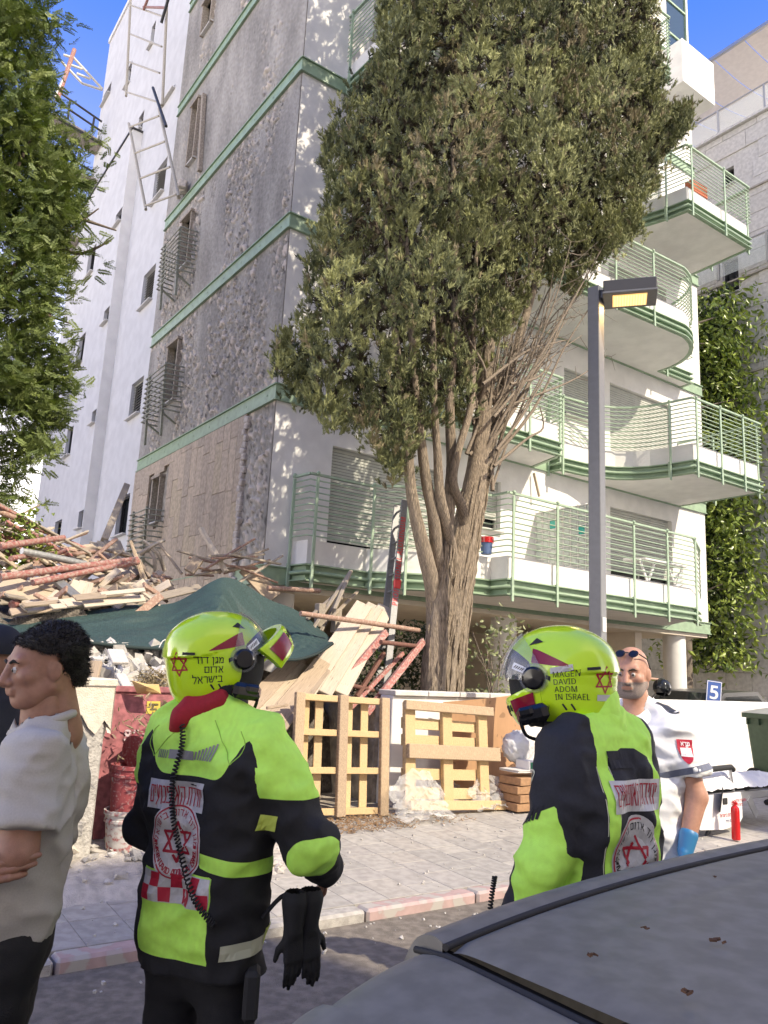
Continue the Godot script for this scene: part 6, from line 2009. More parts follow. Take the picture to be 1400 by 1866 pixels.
	pb.prism(PackedVector2Array([Vector2(-0.52,0.17),Vector2(0.4,0.17),Vector2(0.42,0.12),Vector2(0.42,-0.10),Vector2(0.34,-0.17),Vector2(0.0,-0.2),Vector2(-0.45,-0.17),Vector2(-0.52,-0.1)]),0.0,0.012)
	var plx:=Transform3D(Basis(Vector3(1,0,0),Vector3(0,0,1),Vector3(0,-1,0)),Vector3(-0.42,0.22,0.33))
	plx.basis=Basis(Vector3(1,0,0),Vector3(0,0,1),Vector3(0,1,0))
	var sp:=holder(c,"side_plate")
	part(sp,"plate",pb.out(),M.white_plastic,plx)
	part(sp,"lettering",hebrew_mesh("מגן דוד אדום",0.026),M.red_ink,Transform3D(Basis.IDENTITY,Vector3(-0.14,0.29,0.346)))
	part(sp,"lettering",hebrew_mesh("בישראל",0.026),M.red_ink,Transform3D(Basis.IDENTITY,Vector3(-0.12,0.245,0.346)))
	part(sp,"lettering",hebrew_mesh("מגן דוד אדום בישראל",0.03),M.red_ink,Transform3D(Basis.IDENTITY,Vector3(-0.48,0.15,0.346)))
	part(sp,"lettering",hebrew_mesh("ארצי תרומת ציוד",0.026),M.navy_ink,Transform3D(Basis.IDENTITY,Vector3(-0.36,0.09,0.346)))
	part(sp,"emblem",star_mesh(0.03,0.007),M.red_ink,Transform3D(Basis.IDENTITY,Vector3(-0.2,0.28,0.346)))
	part(sp,"slot",boxm(Vector3(0.1,0.07,0.012),0.01),M.rubber,Transform3D(Basis.IDENTITY,Vector3(-0.36,0.31,0.344)))
	for q in [[-0.55,-0.75],[0.95,0.7]]:
		for z in [-0.22,0.24]:
			part(c,"leg",barm(Vector3(q[0]+0.28,0.3,z),Vector3(q[1]+0.12,-0.1 if z>0 else 0.0,z),0.045,0.03,Vector3.BACK,0.006),M.dark_steel)
	part(c,"handle",tubem([Vector3(-0.62,0.62,-0.26),Vector3(-0.62,0.64,0.26)],0.035,10),M.rubber)
	part(c,"handle",tubem([Vector3(-0.95,0.63,0.27),Vector3(-0.08,0.65,0.27),Vector3(-0.03,0.62,0.27)],0.032,10),M.rubber)
	for x in [-0.1,-0.92]:
		part(c,"post",tubem([Vector3(x,0.64,0.27),Vector3(x+0.07,0.32,0.27)],0.018,8),M.steel_bright)
	part(c,"strap",boxm(Vector3(0.2,0.26,0.012),0.005),M.black_cloth,Transform3D(Basis.from_euler(Vector3(0.15,0.5,-0.15)),Vector3(-0.5,0.34,0.38)))
	part(c,"foot_bar",boxm(Vector3(0.5,0.06,0.1),0.02),M.rubber,Transform3D(Basis(Vector3.BACK,0.1),Vector3(0.9,0.25,0.3)))
	part(c,"gusset",barm(Vector3(0.25,0.3,0.29),Vector3(0.42,0.1,0.29),0.09,0.012,Vector3.BACK),M.steel)
	var f:=noise(1.6,3,FastNoiseLite.TYPE_SIMPLEX_SMOOTH,6,true)
	var sh:=MB.new()
	sh.sheet(func(u: float,v: float)->Vector3:
		var x:=lerpf(-0.85,1.3,u); var z:=lerpf(-0.30,0.30,v)
		var e:=absf(v - 0.5)*2.0
		var body:=0.16*exp(-pow((u - 0.35)/0.28,2))+0.05*exp(-pow((u - 0.85)/0.12,2))
		return Vector3(x,0.47+body*(1.0 - e*e) - 0.06*pow(e,4)+0.030*f.get_noise_2d(u*3.0,v*1.2),z+0.02*f.get_noise_2d(u*4+7,v)),70,26)
	tag(part(self,"white_sheet",sh.out(),M.white_cloth,c.transform),"rumpled white sheet spread over the ambulance stretcher","sheet")
	var cy:=thing("red_cylinder","tall slim red gas cylinder standing beside the stretcher","gas cylinder",Vector3(8.22,0.14,-4.9))
	cy.scale=Vector3(0.8,0.86,0.8)
	var cb:=MB.new()
	cb.lathe([Vector2(0,0),Vector2(0.05,0),Vector2(0.055,0.01),Vector2(0.055,0.34),Vector2(0.05,0.375),Vector2(0.03,0.395),Vector2(0.022,0.40),Vector2(0.022,0.42),Vector2(0,0.42)],24)
	part(cy,"bottle",cb.out(),M.red_gloss)
	part(cy,"valve",boxm(Vector3(0.035,0.03,0.06),0.008),M.red_gloss,Transform3D(Basis.IDENTITY,Vector3(0.01,0.425,0.0)))
	part(cy,"carry_ring",tubem(arc(Vector2.ZERO,0.026,-30,210,10).map(func(p): return Vector3(p.x,0.43+p.y,0.0)),0.006,6),M.red_gloss)
	var sg:=thing("number_sign","small blue sign with a white 5 just behind the white wall","sign",PZ(1301,1262,-8.75))
	sg.rotation=Vector3(0,-0.55,-0.10)
	part(sg,"plate",boxm(Vector3(0.30,0.44,0.012),0.003),M.sign_blue)
	var fr:=MB.new()
	for q in [[0,0.205,0.29,0.012],[0,-0.205,0.29,0.012],[-0.138,0,0.012,0.4],[0.138,0,0.012,0.4]]:
		fr.box(Vector3(q[0],q[1],0.008),Vector3(q[2],q[3],0.004))
	part(sg,"border",fr.out(),M.white_ink)
	part(sg,"digit",text_mesh("5",0.26),M.white_ink,Transform3D(Basis.IDENTITY,Vector3(0.0,0.0,0.009)))
	part(sg,"stake",barm(Vector3(0,-0.2,-0.02),Vector3(0,-1.2,-0.02),0.03,0.02),M.steel)
	var hm:=thing("black_helmet","glossy black motorcycle helmet resting on the white wall","helmet",PZ(1207,1254,-8.35))
	hm.rotation=Vector3(0.0,0.4,-0.25)
	var hb:=MB.new()
	hb.sheet(func(u: float,v: float)->Vector3:
		var a:=u*TAU; var e:=lerpf(-0.75,PI*0.5,v)
		var r:=0.16*(1.0 - 0.10*maxf(0.0,-sin(e)))
		var d:=Vector3(cos(a)*cos(e),sin(e),sin(a)*cos(e))
		return d*r*Vector3(1.12,1.05,0.95),28,18,true)
	part(hm,"shell",hb.out(),M.black_gloss)
	hb=MB.new()
	hb.sheet(func(u: float,v: float)->Vector3:
		var a:=lerpf(-1.0,1.0,u); var e:=lerpf(-0.35,0.55,v)
		return Vector3(-cos(a)*cos(e),sin(e),sin(a)*cos(e))*0.166*Vector3(1.13,1.05,0.96),16,10)
	part(hm,"visor",hb.out(),M.dark_glass)
	hb=MB.new(); hb.tube(spline([Vector3(-0.1,-0.1,0.08),Vector3(-0.05,-0.17,0.03),Vector3(0.02,-0.15,-0.04)],5),0.01,6)
	part(hm,"chin_strap",hb.out(),M.black_cloth)
	var br:=thing("broom","pale wooden broom handle propped along the top of the white wall by the black helmet","broom",Vector3.ZERO)
	part(br,"handle",tubem([PZ(1090,1226,-8.4),PZ(1200,1238,-8.4)],0.02),wood_mat(Color(0.5,0.33,0.25),3))
	stick("brown_plank","long brown plank lying at the foot of the white wall behind the stretcher","plank",Vector3(10.3,0.24,-7.7),Vector3(12.6,0.24,-7.85),0.22,0.06,M.tan_wood[0])
	stick("wood_block","small upright brown wood block against the white wall above the plank","wood block",Vector3(12.4,0.26,-8.08),Vector3(12.4,0.55,-8.12),0.22,0.06,M.tan_wood[0],"",Vector3.BACK)
	tag(part(self,"carton",boxm(Vector3(0.3,0.42,0.3),0.006),M.card,Transform3D(Basis(Vector3.UP,0.3),Vector3(9.6,0.42,-7.4))),"brown carton on the pavement behind the man in white's arm","carton")
	var tb:=thing("folding_table","white folding table with crossed legs on the first floor balcony","table",Vector3(14.9,3.4,-10.55))
	part(tb,"tabletop",boxm(Vector3(1.5,0.05,0.6),0.01),M.white_plastic,Transform3D(Basis(Vector3.RIGHT,0.05),Vector3(0,0.95,0)))
	for x in [-0.55,0.45]:
		for k in [[-0.24,0.24],[0.24,-0.24]]:
			part(tb,"leg",barm(Vector3(x+k[0],0.0,0.2),Vector3(x+k[1],0.93,0.2 - 0.02*signf(k[0])),0.05,0.03,Vector3.BACK),M.white_plastic)
	var bk:=thing("balcony_bucket","small red and blue bucket on the balcony ledge just right of the trunk","bucket",Vector3(9.25,3.78,-9.95))
	var bm:=MB.new(); bm.lathe([Vector2(0,0),Vector2(0.09,0),Vector2(0.11,0.2),Vector2(0,0.2)],18)
	part(bk,"pail",bm.out(),flat(Color(0.10,0.16,0.32),0.5))
	bm=MB.new(); bm.lathe([Vector2(0.10,0.2),Vector2(0.125,0.2),Vector2(0.13,0.3),Vector2(0,0.31)],18)
	part(bk,"lid",bm.out(),M.red_gloss)
	for i in 3:
		stick("terracotta_block",["lowest","middle","topmost"][i]+" of three terracotta blocks stacked on the highest right balcony parapet","block",Vector3(15.2,13.14+i*0.15,-9.62),Vector3(15.8,13.14+i*0.15,-9.6),0.2,0.14,M.terracotta)
	stick("leaning_batten","thin batten leaning on the wall above the glass block screen","batten",PZ(983,905,-11.2),PZ(973,862,-11.3),0.06,0.03,M.tan_wood[1])
	var cr:=thing("parked_car","dark grey car parked behind the white wall under the right corner column","car",Vector3(16.6,0.1,-10.4))
	cr.rotation.y=0.0
	car_body(cr)
func car_body(cr: Node3D)->void:
	var side:=[[-2.1,0.35],[-2.15,0.75],[-1.95,0.98],[-1.35,1.08],[-0.75,1.50],[0.55,1.56],[1.25,1.12],[2.0,0.98],[2.15,0.7],[2.1,0.35]]
	var b:=MB.new()
	var pl:=PackedVector2Array()
	for q in side: pl.append(Vector2(q[0],q[1]))
	b.prism(pl,-0.82,0.82)
	var lay:=Transform3D(Basis(Vector3(1,0,0),Vector3(0,0,1),Vector3(0,1,0)),Vector3.ZERO)
	part(cr,"body",b.out(),M.car_grey,lay)
	for z in [-0.835,0.835]:
		var w:=MB.new()
		w.prism(PackedVector2Array([Vector2(-1.15,1.1),Vector2(-0.7,1.42),Vector2(0.5,1.47),Vector2(1.0,1.12)]),z - 0.01,z+0.01)
		part(cr,"side_window",w.out(),M.dark_glass,lay)
		for x in [-1.35,1.35]: wheel(cr,Vector3(x,0.33,z*0.97),0.33,0.2,Vector3(0,0,signf(z)))
	var ws:=MB.new()
	ws.face(Vector3(0.58,1.53,-0.7),Vector3(0.58,1.53,0.7),Vector3(1.22,1.15,0.76),Vector3(1.22,1.15,-0.76),Vector3(1,1,0))
	part(cr,"windscreen",ws.out(),M.dark_glass,Transform3D(Basis.IDENTITY,Vector3(0.012,0.012,0)))
	ws=MB.new()
	ws.face(Vector3(-0.78,1.47,-0.7),Vector3(-0.78,1.47,0.7),Vector3(-1.33,1.1,0.76),Vector3(-1.33,1.1,-0.76),Vector3(-1,1,0))
	part(cr,"rear_window",ws.out(),M.dark_glass,Transform3D(Basis.IDENTITY,Vector3(-0.012,0.012,0)))
	for z in [-0.6,0.6]:
		part(cr,"tail_lamp",boxm(Vector3(0.05,0.14,0.3),0.015),M.red_plastic,Transform3D(Basis.IDENTITY,Vector3(-2.08,0.86,z)))
func build_near_car()->void:
	var c:=thing("dusty_car","dusty dark grey car in the foreground with its roof edge and black seal","car",Vector3.ZERO)
	const Y:=1.25
	var zf:=-1.34
	var zn:=0.55
	var seam:=0.955
	var prof:=func(x: float)->float:
		if x<seam: return Y - 0.012 - 0.055*pow((seam - x)/0.35,2.0)
		return Y+0.030*(1.0 - exp(-(x - seam)*0.9))+0.012*sin(minf(1.0,(x - seam)/2.4)*PI)
	var far:=func(x: float)->float:
		if x<0.72: return zf+0.20 - 0.02+pow((0.72 - x)/0.12,2.0)*0.05
		return zf+0.20*exp(-(x - 0.72)*1.6)
	var roof:=MB.new()
	roof.sheet(func(u: float,v: float)->Vector3:
		var x:=lerpf(4.2,seam+0.012,u)
		var fz: float=far.call(x)+0.105
		var z:=lerpf(fz,zn,v)
		var crown:=0.018*sin(clampf((z - fz)/0.9,0,1)*PI*0.5) - 0.008*exp(-(z - fz)/0.02)
		var rib:=0.0045*(smoothstep(0.0,0.012,z - fz - 0.13) - smoothstep(0.028,0.04,z - fz - 0.13))*smoothstep(seam+0.22,seam+0.34,x)
		return Vector3(x,prof.call(x)+crown - rib - 0.02*exp(-(x - seam - 0.012)/0.012)*0.4,z),90,90)
	part(c,"roof",roof.out(),M.car_dust)
	var rail:=MB.new()
	rail.sheet(func(u: float,v: float)->Vector3:
		var x:=lerpf(4.2,seam+0.006,u)
		var fz: float=far.call(x)
		var h: float=prof.call(x)
		var a:=v
		if a<0.4:
			var k:=a/0.4
			return Vector3(x,h - 0.006+0.006*sin(k*PI),lerpf(fz+0.088,fz+0.03,k))
		var k2:=(a - 0.4)/0.6
		return Vector3(x,h - 0.006 - 0.42*pow(k2,1.7),fz+0.03 - 0.05*sin(minf(1.0,k2*2.2)*PI*0.5) - 0.09*k2*k2),60,24)
	var endc:=[]
	for k in 25:
		var a:=k/24.0
		var fz: float=far.call(seam+0.006); var hh: float=prof.call(seam+0.006)
		if a<0.4: endc.append(Vector3(seam+0.006,hh - 0.006+0.006*sin(a/0.4*PI),lerpf(fz+0.088,fz+0.03,a/0.4)))
		else:
			var k2:=(a - 0.4)/0.6
			endc.append(Vector3(seam+0.006,hh - 0.006 - 0.42*pow(k2,1.7),fz+0.03 - 0.05*sin(minf(1.0,k2*2.2)*PI*0.5) - 0.09*k2*k2))
	for k in range(1,24): rail.stri(Vector3(seam+0.006,endc[24].y,endc[0].z),endc[k],endc[k+1],Vector3.LEFT,Vector3.LEFT,Vector3.LEFT)
	part(c,"roof_rail",rail.out(),M.car_dust)
	var seal:=MB.new()
	var pts:=[]
	for i in 40:
		var x:=lerpf(seam,4.2,pow(i/39.0,1.3))
		pts.append(Vector3(x,prof.call(x) - 0.006,far.call(x)+0.096))
	seal.tube(pts,0.0065,8)
	part(c,"roof_seal",seal.out(),M.rubber)
	var tail:=MB.new()
	tail.sheet(func(u: float,v: float)->Vector3:
		var x:=lerpf(seam - 0.010,0.655,u)
		var fz: float=far.call(x)+0.012
		var z:=lerpf(fz,zn,v)
		var drop:=0.045*exp(-(z - fz)/0.03)
		return Vector3(x,prof.call(x) - drop - 0.004*exp(-(seam - 0.01 - x)/0.008),z),30,80)
	tail.sheet(func(u: float,v: float)->Vector3:
		var x:=lerpf(seam - 0.006,0.655,u)
		var fz: float=far.call(x)+0.012
		return Vector3(x,prof.call(x) - 0.045 - 0.40*pow(v,1.5),fz - 0.055*sin(minf(1.0,v*2.0)*PI*0.5) - 0.09*v*v),20,14)
	part(c,"tailgate",tail.out(),M.car_dust)
	var back:=MB.new()
	back.sheet(func(u: float,v: float)->Vector3:
		var z:=lerpf(far.call(0.655)+0.012,zn,u)
		var rr:=sin(v*PI*0.5)
		var h: float=prof.call(0.655) - 0.045*exp(-(z - far.call(0.655) - 0.012)/0.03)
		return Vector3(0.655 - 0.028*rr - 0.02*maxf(0,v - 0.5),h - 0.03*(1.0 - cos(v*PI*0.5)) - 0.16*maxf(0.0,v - 0.35),z),60,14)
	part(c,"tailgate_edge",back.out(),M.car_dust)
	var gap:=MB.new()
	gap.tube([Vector3(seam - 0.002,Y - 0.020,far.call(seam)+0.1),Vector3(seam+0.02,Y - 0.018,zn)],0.008,8)
	gap.tube([Vector3(seam - 0.002,Y - 0.020,far.call(seam)+0.1),Vector3(seam - 0.004,Y - 0.03,far.call(seam)+0.02)],0.006,8)
	var gut:=MB.new()
	gut.face(Vector3(seam - 0.03,Y - 0.026,far.call(seam)+0.06),Vector3(seam+0.04,Y - 0.026,far.call(seam)+0.06),Vector3(seam+0.04,Y - 0.022,zn),Vector3(seam - 0.03,Y - 0.022,zn),Vector3.UP)
	part(c,"seam_gutter",gut.out(),M.rubber)
	part(c,"seam_seal",gap.out(),M.rubber)
	var glass:=MB.new()
	glass.face(Vector3(0.62,Y - 0.17,far.call(0.7)+0.03),Vector3(0.62,Y - 0.17,zn),Vector3(0.30,0.85,zn),Vector3(0.30,0.85,far.call(0.7)+0.0),Vector3(-1,0.7,0))
	part(c,"rear_window",glass.out(),M.dusty_glass)
	var low:=MB.new()
	low.sheet(func(u: float,v: float)->Vector3:
		var x:=lerpf(0.26,4.2,u)
		return Vector3(x,lerpf(0.84,0.3,v),-1.49 - 0.09*sin(v*PI)),40,10)
	part(c,"flank",low.out(),M.car_dark)
	var rear:=MB.new()
	rear.sheet(func(u: float,v: float)->Vector3: return Vector3(0.28 - 0.1*sin(v*PI*0.7),lerpf(0.86,0.3,v),lerpf(-1.49,zn,u)),20,8)
	part(c,"rear_end",rear.out(),M.car_dust)
	for x in [0.95,3.4]: wheel(c,Vector3(x,0.37,-1.44),0.32,0.2,Vector3(0,0,-1))
	var rg:=rng_of(41)
	for q in [[1080,1742,"dry brown leaf crumb lying on the dusty car roof near the seam",0.010],[1312,1718,"two brown flower husks stuck on the dusty car roof",0.014],[1175,1692,"faint brown husk on the dusty car roof left of the others",0.008],[1303,1598,"dark seed near the far edge of the dusty car roof",0.006],[1255,1810,"brown smear of a husk near the bottom of the dusty roof",0.012]]:
		var p:=PY(q[0],q[1],Y+0.032)
		var hb:=MB.new()
		for i in 5:
			hb.box(Vector3(rg.randf_range(-1,1),0.25,rg.randf_range(-1,1))*q[3]*0.7,Vector3(rg.randf_range(0.4,0.9),0.25,rg.randf_range(0.3,0.7))*q[3],Basis.from_euler(Vector3(rg.randf()*0.6,rg.randf()*6,rg.randf()*0.6)))
		tag(part(self,"leaf_crumb",hb.out(),flat(Color(0.09,0.045,0.022),0.9),Transform3D(Basis.IDENTITY,p)),q[2],"leaf crumb")
const HEB:={
	"א": [[0.05,1,0.75,0],[0.12,0,0.12,0.35],[0.12,0.35,0.3,0.62],[0.7,1,0.68,0.68],[0.68,0.68,0.48,0.42]],
	"ב": [[0.05,0.95,0.55,0.95],[0.55,0.95,0.62,0.85],[0.62,0.85,0.62,0.06],[0.02,0.06,0.78,0.06]],
	"ג": [[0.15,0.95,0.4,0.95],[0.4,0.95,0.46,0.5],[0.46,0.5,0.46,0],[0.46,0.35,0.1,0.02]],
	"ד": [[0.0,0.94,0.72,0.94],[0.58,0.94,0.58,0]],
	"ה": [[0.05,0.94,0.68,0.94],[0.68,0.94,0.68,0],[0.12,0.62,0.12,0]],
	"ו": [[0.02,0.94,0.18,0.94],[0.18,0.94,0.18,0]],
	"ח": [[0.08,0.94,0.7,0.94],[0.7,0.94,0.7,0],[0.12,0.94,0.12,0]],
	"ט": [[0.1,0.95,0.1,0.06],[0.1,0.06,0.68,0.06],[0.68,0.06,0.72,0.85],[0.72,0.85,0.5,0.95],[0.5,0.95,0.4,0.8]],
	"י": [[0.02,0.94,0.18,0.94],[0.18,0.94,0.16,0.55]],
	"ל": [[0.08,1.32,0.08,0.94],[0.08,0.94,0.64,0.94],[0.64,0.94,0.6,0.6],[0.6,0.6,0.28,0]],
	"ם": [[0.1,0.94,0.1,0.06],[0.1,0.06,0.7,0.06],[0.7,0.06,0.7,0.94],[0.02,0.94,0.7,0.94]],
	"מ": [[0.05,0.98,0.2,0.6],[0.2,0.6,0.1,0.0],[0.2,0.65,0.45,0.95],[0.45,0.95,0.68,0.85],[0.68,0.85,0.7,0.06],[0.7,0.06,0.4,0.06]],
	"נ": [[0.15,0.94,0.4,0.94],[0.4,0.94,0.44,0.06],[0.06,0.06,0.44,0.06]],
	"ן": [[0.02,0.94,0.18,0.94],[0.18,0.94,0.18,-0.35]],
	"ע": [[0.12,0.98,0.36,0.3],[0.66,0.98,0.5,0.3],[0.5,0.3,0.05,-0.08]],
	"פ": [[0.1,0.55,0.3,0.55],[0.1,0.55,0.1,0.9],[0.1,0.94,0.62,0.94],[0.66,0.9,0.66,0.06],[0.66,0.06,0.05,0.06]],
	"צ": [[0.1,0.98,0.6,0.1],[0.62,0.98,0.36,0.5],[0.08,0.06,0.66,0.06]],
	"ק": [[0.05,0.94,0.68,0.94],[0.68,0.94,0.48,0.2],[0.12,0.6,0.12,-0.3]],
	"ר": [[0.05,0.94,0.5,0.94],[0.5,0.94,0.6,0.82],[0.6,0.82,0.6,0]],
	"ש": [[0.05,0.96,0.2,0.06],[0.2,0.06,0.6,0.06],[0.6,0.06,0.92,0.96],[0.48,0.96,0.42,0.45],[0.42,0.45,0.16,0.4]],
	"ת": [[0.1,0.94,0.7,0.94],[0.7,0.94,0.7,0],[0.16,0.94,0.16,0.06],[0.16,0.06,0.02,0.06]]}
func heb_w(ch: String)->float:
	if ch==" ": return 0.42
	var w:=0.0
	for s in HEB.get(ch,[]): w=maxf(w,maxf(s[0],s[2]))
	return w+0.22
func heb_strokes(s: String)->Array:
	var total:=0.0
	for ch in s: total+=heb_w(ch)
	var x:=total
	var o:=[]
	for ch in s:
		x-=heb_w(ch)
		for q in HEB.get(ch,[]): o.append([x+q[0],q[1],x+q[2],q[3]])
	return o
func stroke_quad(b: MB,a: Vector2,c: Vector2,w: float,z:=0.0)->void:
	var d:=(c - a).normalized()
	a-=d*w*0.42; c+=d*w*0.42
	var n:=Vector2(-d.y,d.x)*w*0.5
	b.face(Vector3(a.x+n.x,a.y+n.y,z),Vector3(c.x+n.x,c.y+n.y,z),Vector3(c.x - n.x,c.y - n.y,z),Vector3(a.x - n.x,a.y - n.y,z),Vector3.BACK)
func hebrew_mesh(s: String,h: float,weight:=0.17)->ArrayMesh:
	var b:=MB.new()
	for q in heb_strokes(s): stroke_quad(b,Vector2(q[0],q[1])*h,Vector2(q[2],q[3])*h,weight*h,0.0)
	return b.out()
func star_strokes(r: float)->Array:
	var o:=[]
	for k in 2:
		for i in 3:
			var a:=deg_to_rad(90.0+k*180.0+i*120.0); var c:=a+deg_to_rad(120.0)
			o.append([cos(a)*r,sin(a)*r,cos(c)*r,sin(c)*r])
	return o
func star_mesh(r: float,w: float)->ArrayMesh:
	var b:=MB.new()
	for q in star_strokes(r): stroke_quad(b,Vector2(q[0],q[1]),Vector2(q[2],q[3]),w)
	return b.out()
class Field:
	var o: Vector3
	var c: float
	var nx: int; var ny: int; var nz: int
	var d:=PackedFloat32Array()
	func _init(lo: Vector3,hi: Vector3,cell: float)->void:
		o=lo; c=cell
		nx=int((hi.x - lo.x)/c)+2; ny=int((hi.y - lo.y)/c)+2; nz=int((hi.z - lo.z)/c)+2
		d.resize(nx*ny*nz); d.fill(1.0)
	func cap(a: Vector3,b: Vector3,ra: float,rb: float,k:=0.04,cut:=false)->void:
		var m:=maxf(ra,rb)+maxf(k,3*c)
		var lo:=((a.min(b) - Vector3.ONE*m) - o)/c; var hi:=((a.max(b)+Vector3.ONE*m) - o)/c
		var x0:=maxi(0,int(lo.x)); var y0:=maxi(0,int(lo.y)); var z0:=maxi(0,int(lo.z))
		var x1:=mini(nx - 1,int(hi.x)+1); var y1:=mini(ny - 1,int(hi.y)+1); var z1:=mini(nz - 1,int(hi.z)+1)
		var ba:=b - a
		var inv:=1.0/maxf(ba.length_squared(),1e-9)
		for z in range(z0,z1+1):
			for y in range(y0,y1+1):
				var i:=(z*ny+y)*nx+x0
				var p:=Vector3(o.x+x0*c,o.y+y*c,o.z+z*c) - a
				for x in range(x0,x1+1):
					var t:=clampf(p.dot(ba)*inv,0.0,1.0)
					var e:=(p - ba*t).length() - (ra+(rb - ra)*t)
					var g:=d[i]
					if cut:
						e=-e
						var h:=maxf(k - absf(e - g),0.0)
						d[i]=maxf(e,g)+h*h/(4.0*k)
					else:
						var h:=maxf(k - absf(e - g),0.0)
						d[i]=minf(e,g) - h*h/(4.0*k)
					p.x+=c
					i+=1
	func ell(q: Vector3,r: Vector3,b:=Basis.IDENTITY,k:=0.02)->void:
		var m:=maxf(r.x,maxf(r.y,r.z))+maxf(k,3*c)
		var lo:=(q - Vector3.ONE*m - o)/c; var hi:=(q+Vector3.ONE*m - o)/c
		var bi:=b.inverse()
		var rm:=minf(r.x,minf(r.y,r.z))
		for z in range(maxi(0,int(lo.z)),mini(nz - 1,int(hi.z)+1)+1):
			for y in range(maxi(0,int(lo.y)),mini(ny - 1,int(hi.y)+1)+1):
				for x in range(maxi(0,int(lo.x)),mini(nx - 1,int(hi.x)+1)+1):
					var p:=bi*(o+Vector3(x,y,z)*c - q)
					var s:=(p/r).length()
					var s2:=(p/(r*r)).length()
					var e:=s*(s - 1.0)/s2 if s2>1e-6 else -rm
					var i:=(z*ny+y)*nx+x
					var g:=d[i]
					var h:=maxf(k - absf(e - g),0.0)
					d[i]=minf(e,g) - h*h/(4.0*k)
	func crumple(f: Callable,reach:=0.05)->void:
		for z in nz:
			for y in ny:
				for x in nx:
					var i:=(z*ny+y)*nx+x
					if absf(d[i])<reach: d[i]-=f.call(o+Vector3(x,y,z)*c)
	func at(p: Vector3)->float:
		var q:=(p - o)/c
		var x:=clampi(int(q.x),0,nx - 2); var y:=clampi(int(q.y),0,ny - 2); var z:=clampi(int(q.z),0,nz - 2)
		var f:=q - Vector3(x,y,z)
		var i:=(z*ny+y)*nx+x
		var a:=lerpf(lerpf(d[i],d[i+1],f.x),lerpf(d[i+nx],d[i+nx+1],f.x),f.y)
		i+=nx*ny
		var b:=lerpf(lerpf(d[i],d[i+1],f.x),lerpf(d[i+nx],d[i+nx+1],f.x),f.y)
		return lerpf(a,b,f.z)
	func hit(p: Vector3,dir: Vector3)->Vector3:
		for i in 70:
			var e:=at(p)
			if e<0.0006: break
			p+=dir*clampf(e*0.8,0.0005,c*1.6)
		return p
	func grad(p: Vector3)->Vector3:
		var e:=c*0.8
		return Vector3(at(p+Vector3(e,0,0)) - at(p - Vector3(e,0,0)),at(p+Vector3(0,e,0)) - at(p - Vector3(0,e,0)),at(p+Vector3(0,0,e)) - at(p - Vector3(0,0,e))).normalized()
	func net()->Array:
		var idx:=PackedInt32Array(); idx.resize(nx*ny*nz); idx.fill(-1)
		var pos:=PackedVector3Array(); var nor:=PackedVector3Array(); var tri:=PackedInt32Array()
		var sx:=1; var sy:=nx; var sz:=nx*ny
		var offs:=[0,sx,sy,sx+sy,sz,sz+sx,sz+sy,sz+sx+sy]
		for z in nz - 1:
			for y in ny - 1:
				var i:=(z*ny+y)*nx
				for x in nx - 1:
					var v:=d[i]
					if absf(v)>c*3.4:
						i+=1
						continue
					var m:=0
					for k in 8:
						if d[i+offs[k]]<0.0: m+=1
					if m>0 and m<8:
						var s:=Vector3.ZERO
						var n:=0
						for e: Array in [[0,1],[2,3],[4,5],[6,7],[0,2],[1,3],[4,6],[5,7],[0,4],[1,5],[2,6],[3,7]]:
							var a: float=d[i+offs[e[0]]]; var b: float=d[i+offs[e[1]]]
							if (a<0.0)!=(b<0.0):
								var t:=a/(a - b)
								var pa:=Vector3(e[0] & 1,(e[0] >> 1) & 1,e[0] >> 2); var pb:=Vector3(e[1] & 1,(e[1] >> 1) & 1,e[1] >> 2)
								s+=pa.lerp(pb,t)
								n+=1
						idx[i]=pos.size()
						var p:=o+(Vector3(x,y,z)+s/n)*c
						pos.append(p)
						nor.append(grad(p))
					i+=1
		for z in range(1,nz - 1):
			for y in range(1,ny - 1):
				for x in range(1,nx - 1):
					var i:=(z*ny+y)*nx+x
					var a:=d[i]
					if absf(a)>c*3.4: continue
					for ax in 3:
						var st: int=[sx,sy,sz][ax]; var u: int=[sy,sz,sx][ax]; var w: int=[sz,sx,sy][ax]
						var b:=d[i+st]
						if (a<0.0)==(b<0.0): continue
						var q0:=idx[i]; var q1:=idx[i - u]; var q2:=idx[i - u - w]; var q3:=idx[i - w]
						if q0<0 or q1<0 or q2<0 or q3<0: continue
						if a<0.0: tri.append_array(PackedInt32Array([q0,q1,q2,q0,q2,q3]))
						else: tri.append_array(PackedInt32Array([q0,q2,q1,q0,q3,q2]))
		return [pos,nor,tri]
func net_mb(n: Array)->MB:
	var b:=MB.new()
	var p: PackedVector3Array=n[0]; var q: PackedVector3Array=n[1]; var t: PackedInt32Array=n[2]
	for i in range(0,t.size(),3):
		b.stri(p[t[i]],p[t[i+1]],p[t[i+2]],q[t[i]],q[t[i+1]],q[t[i+2]])
	return b
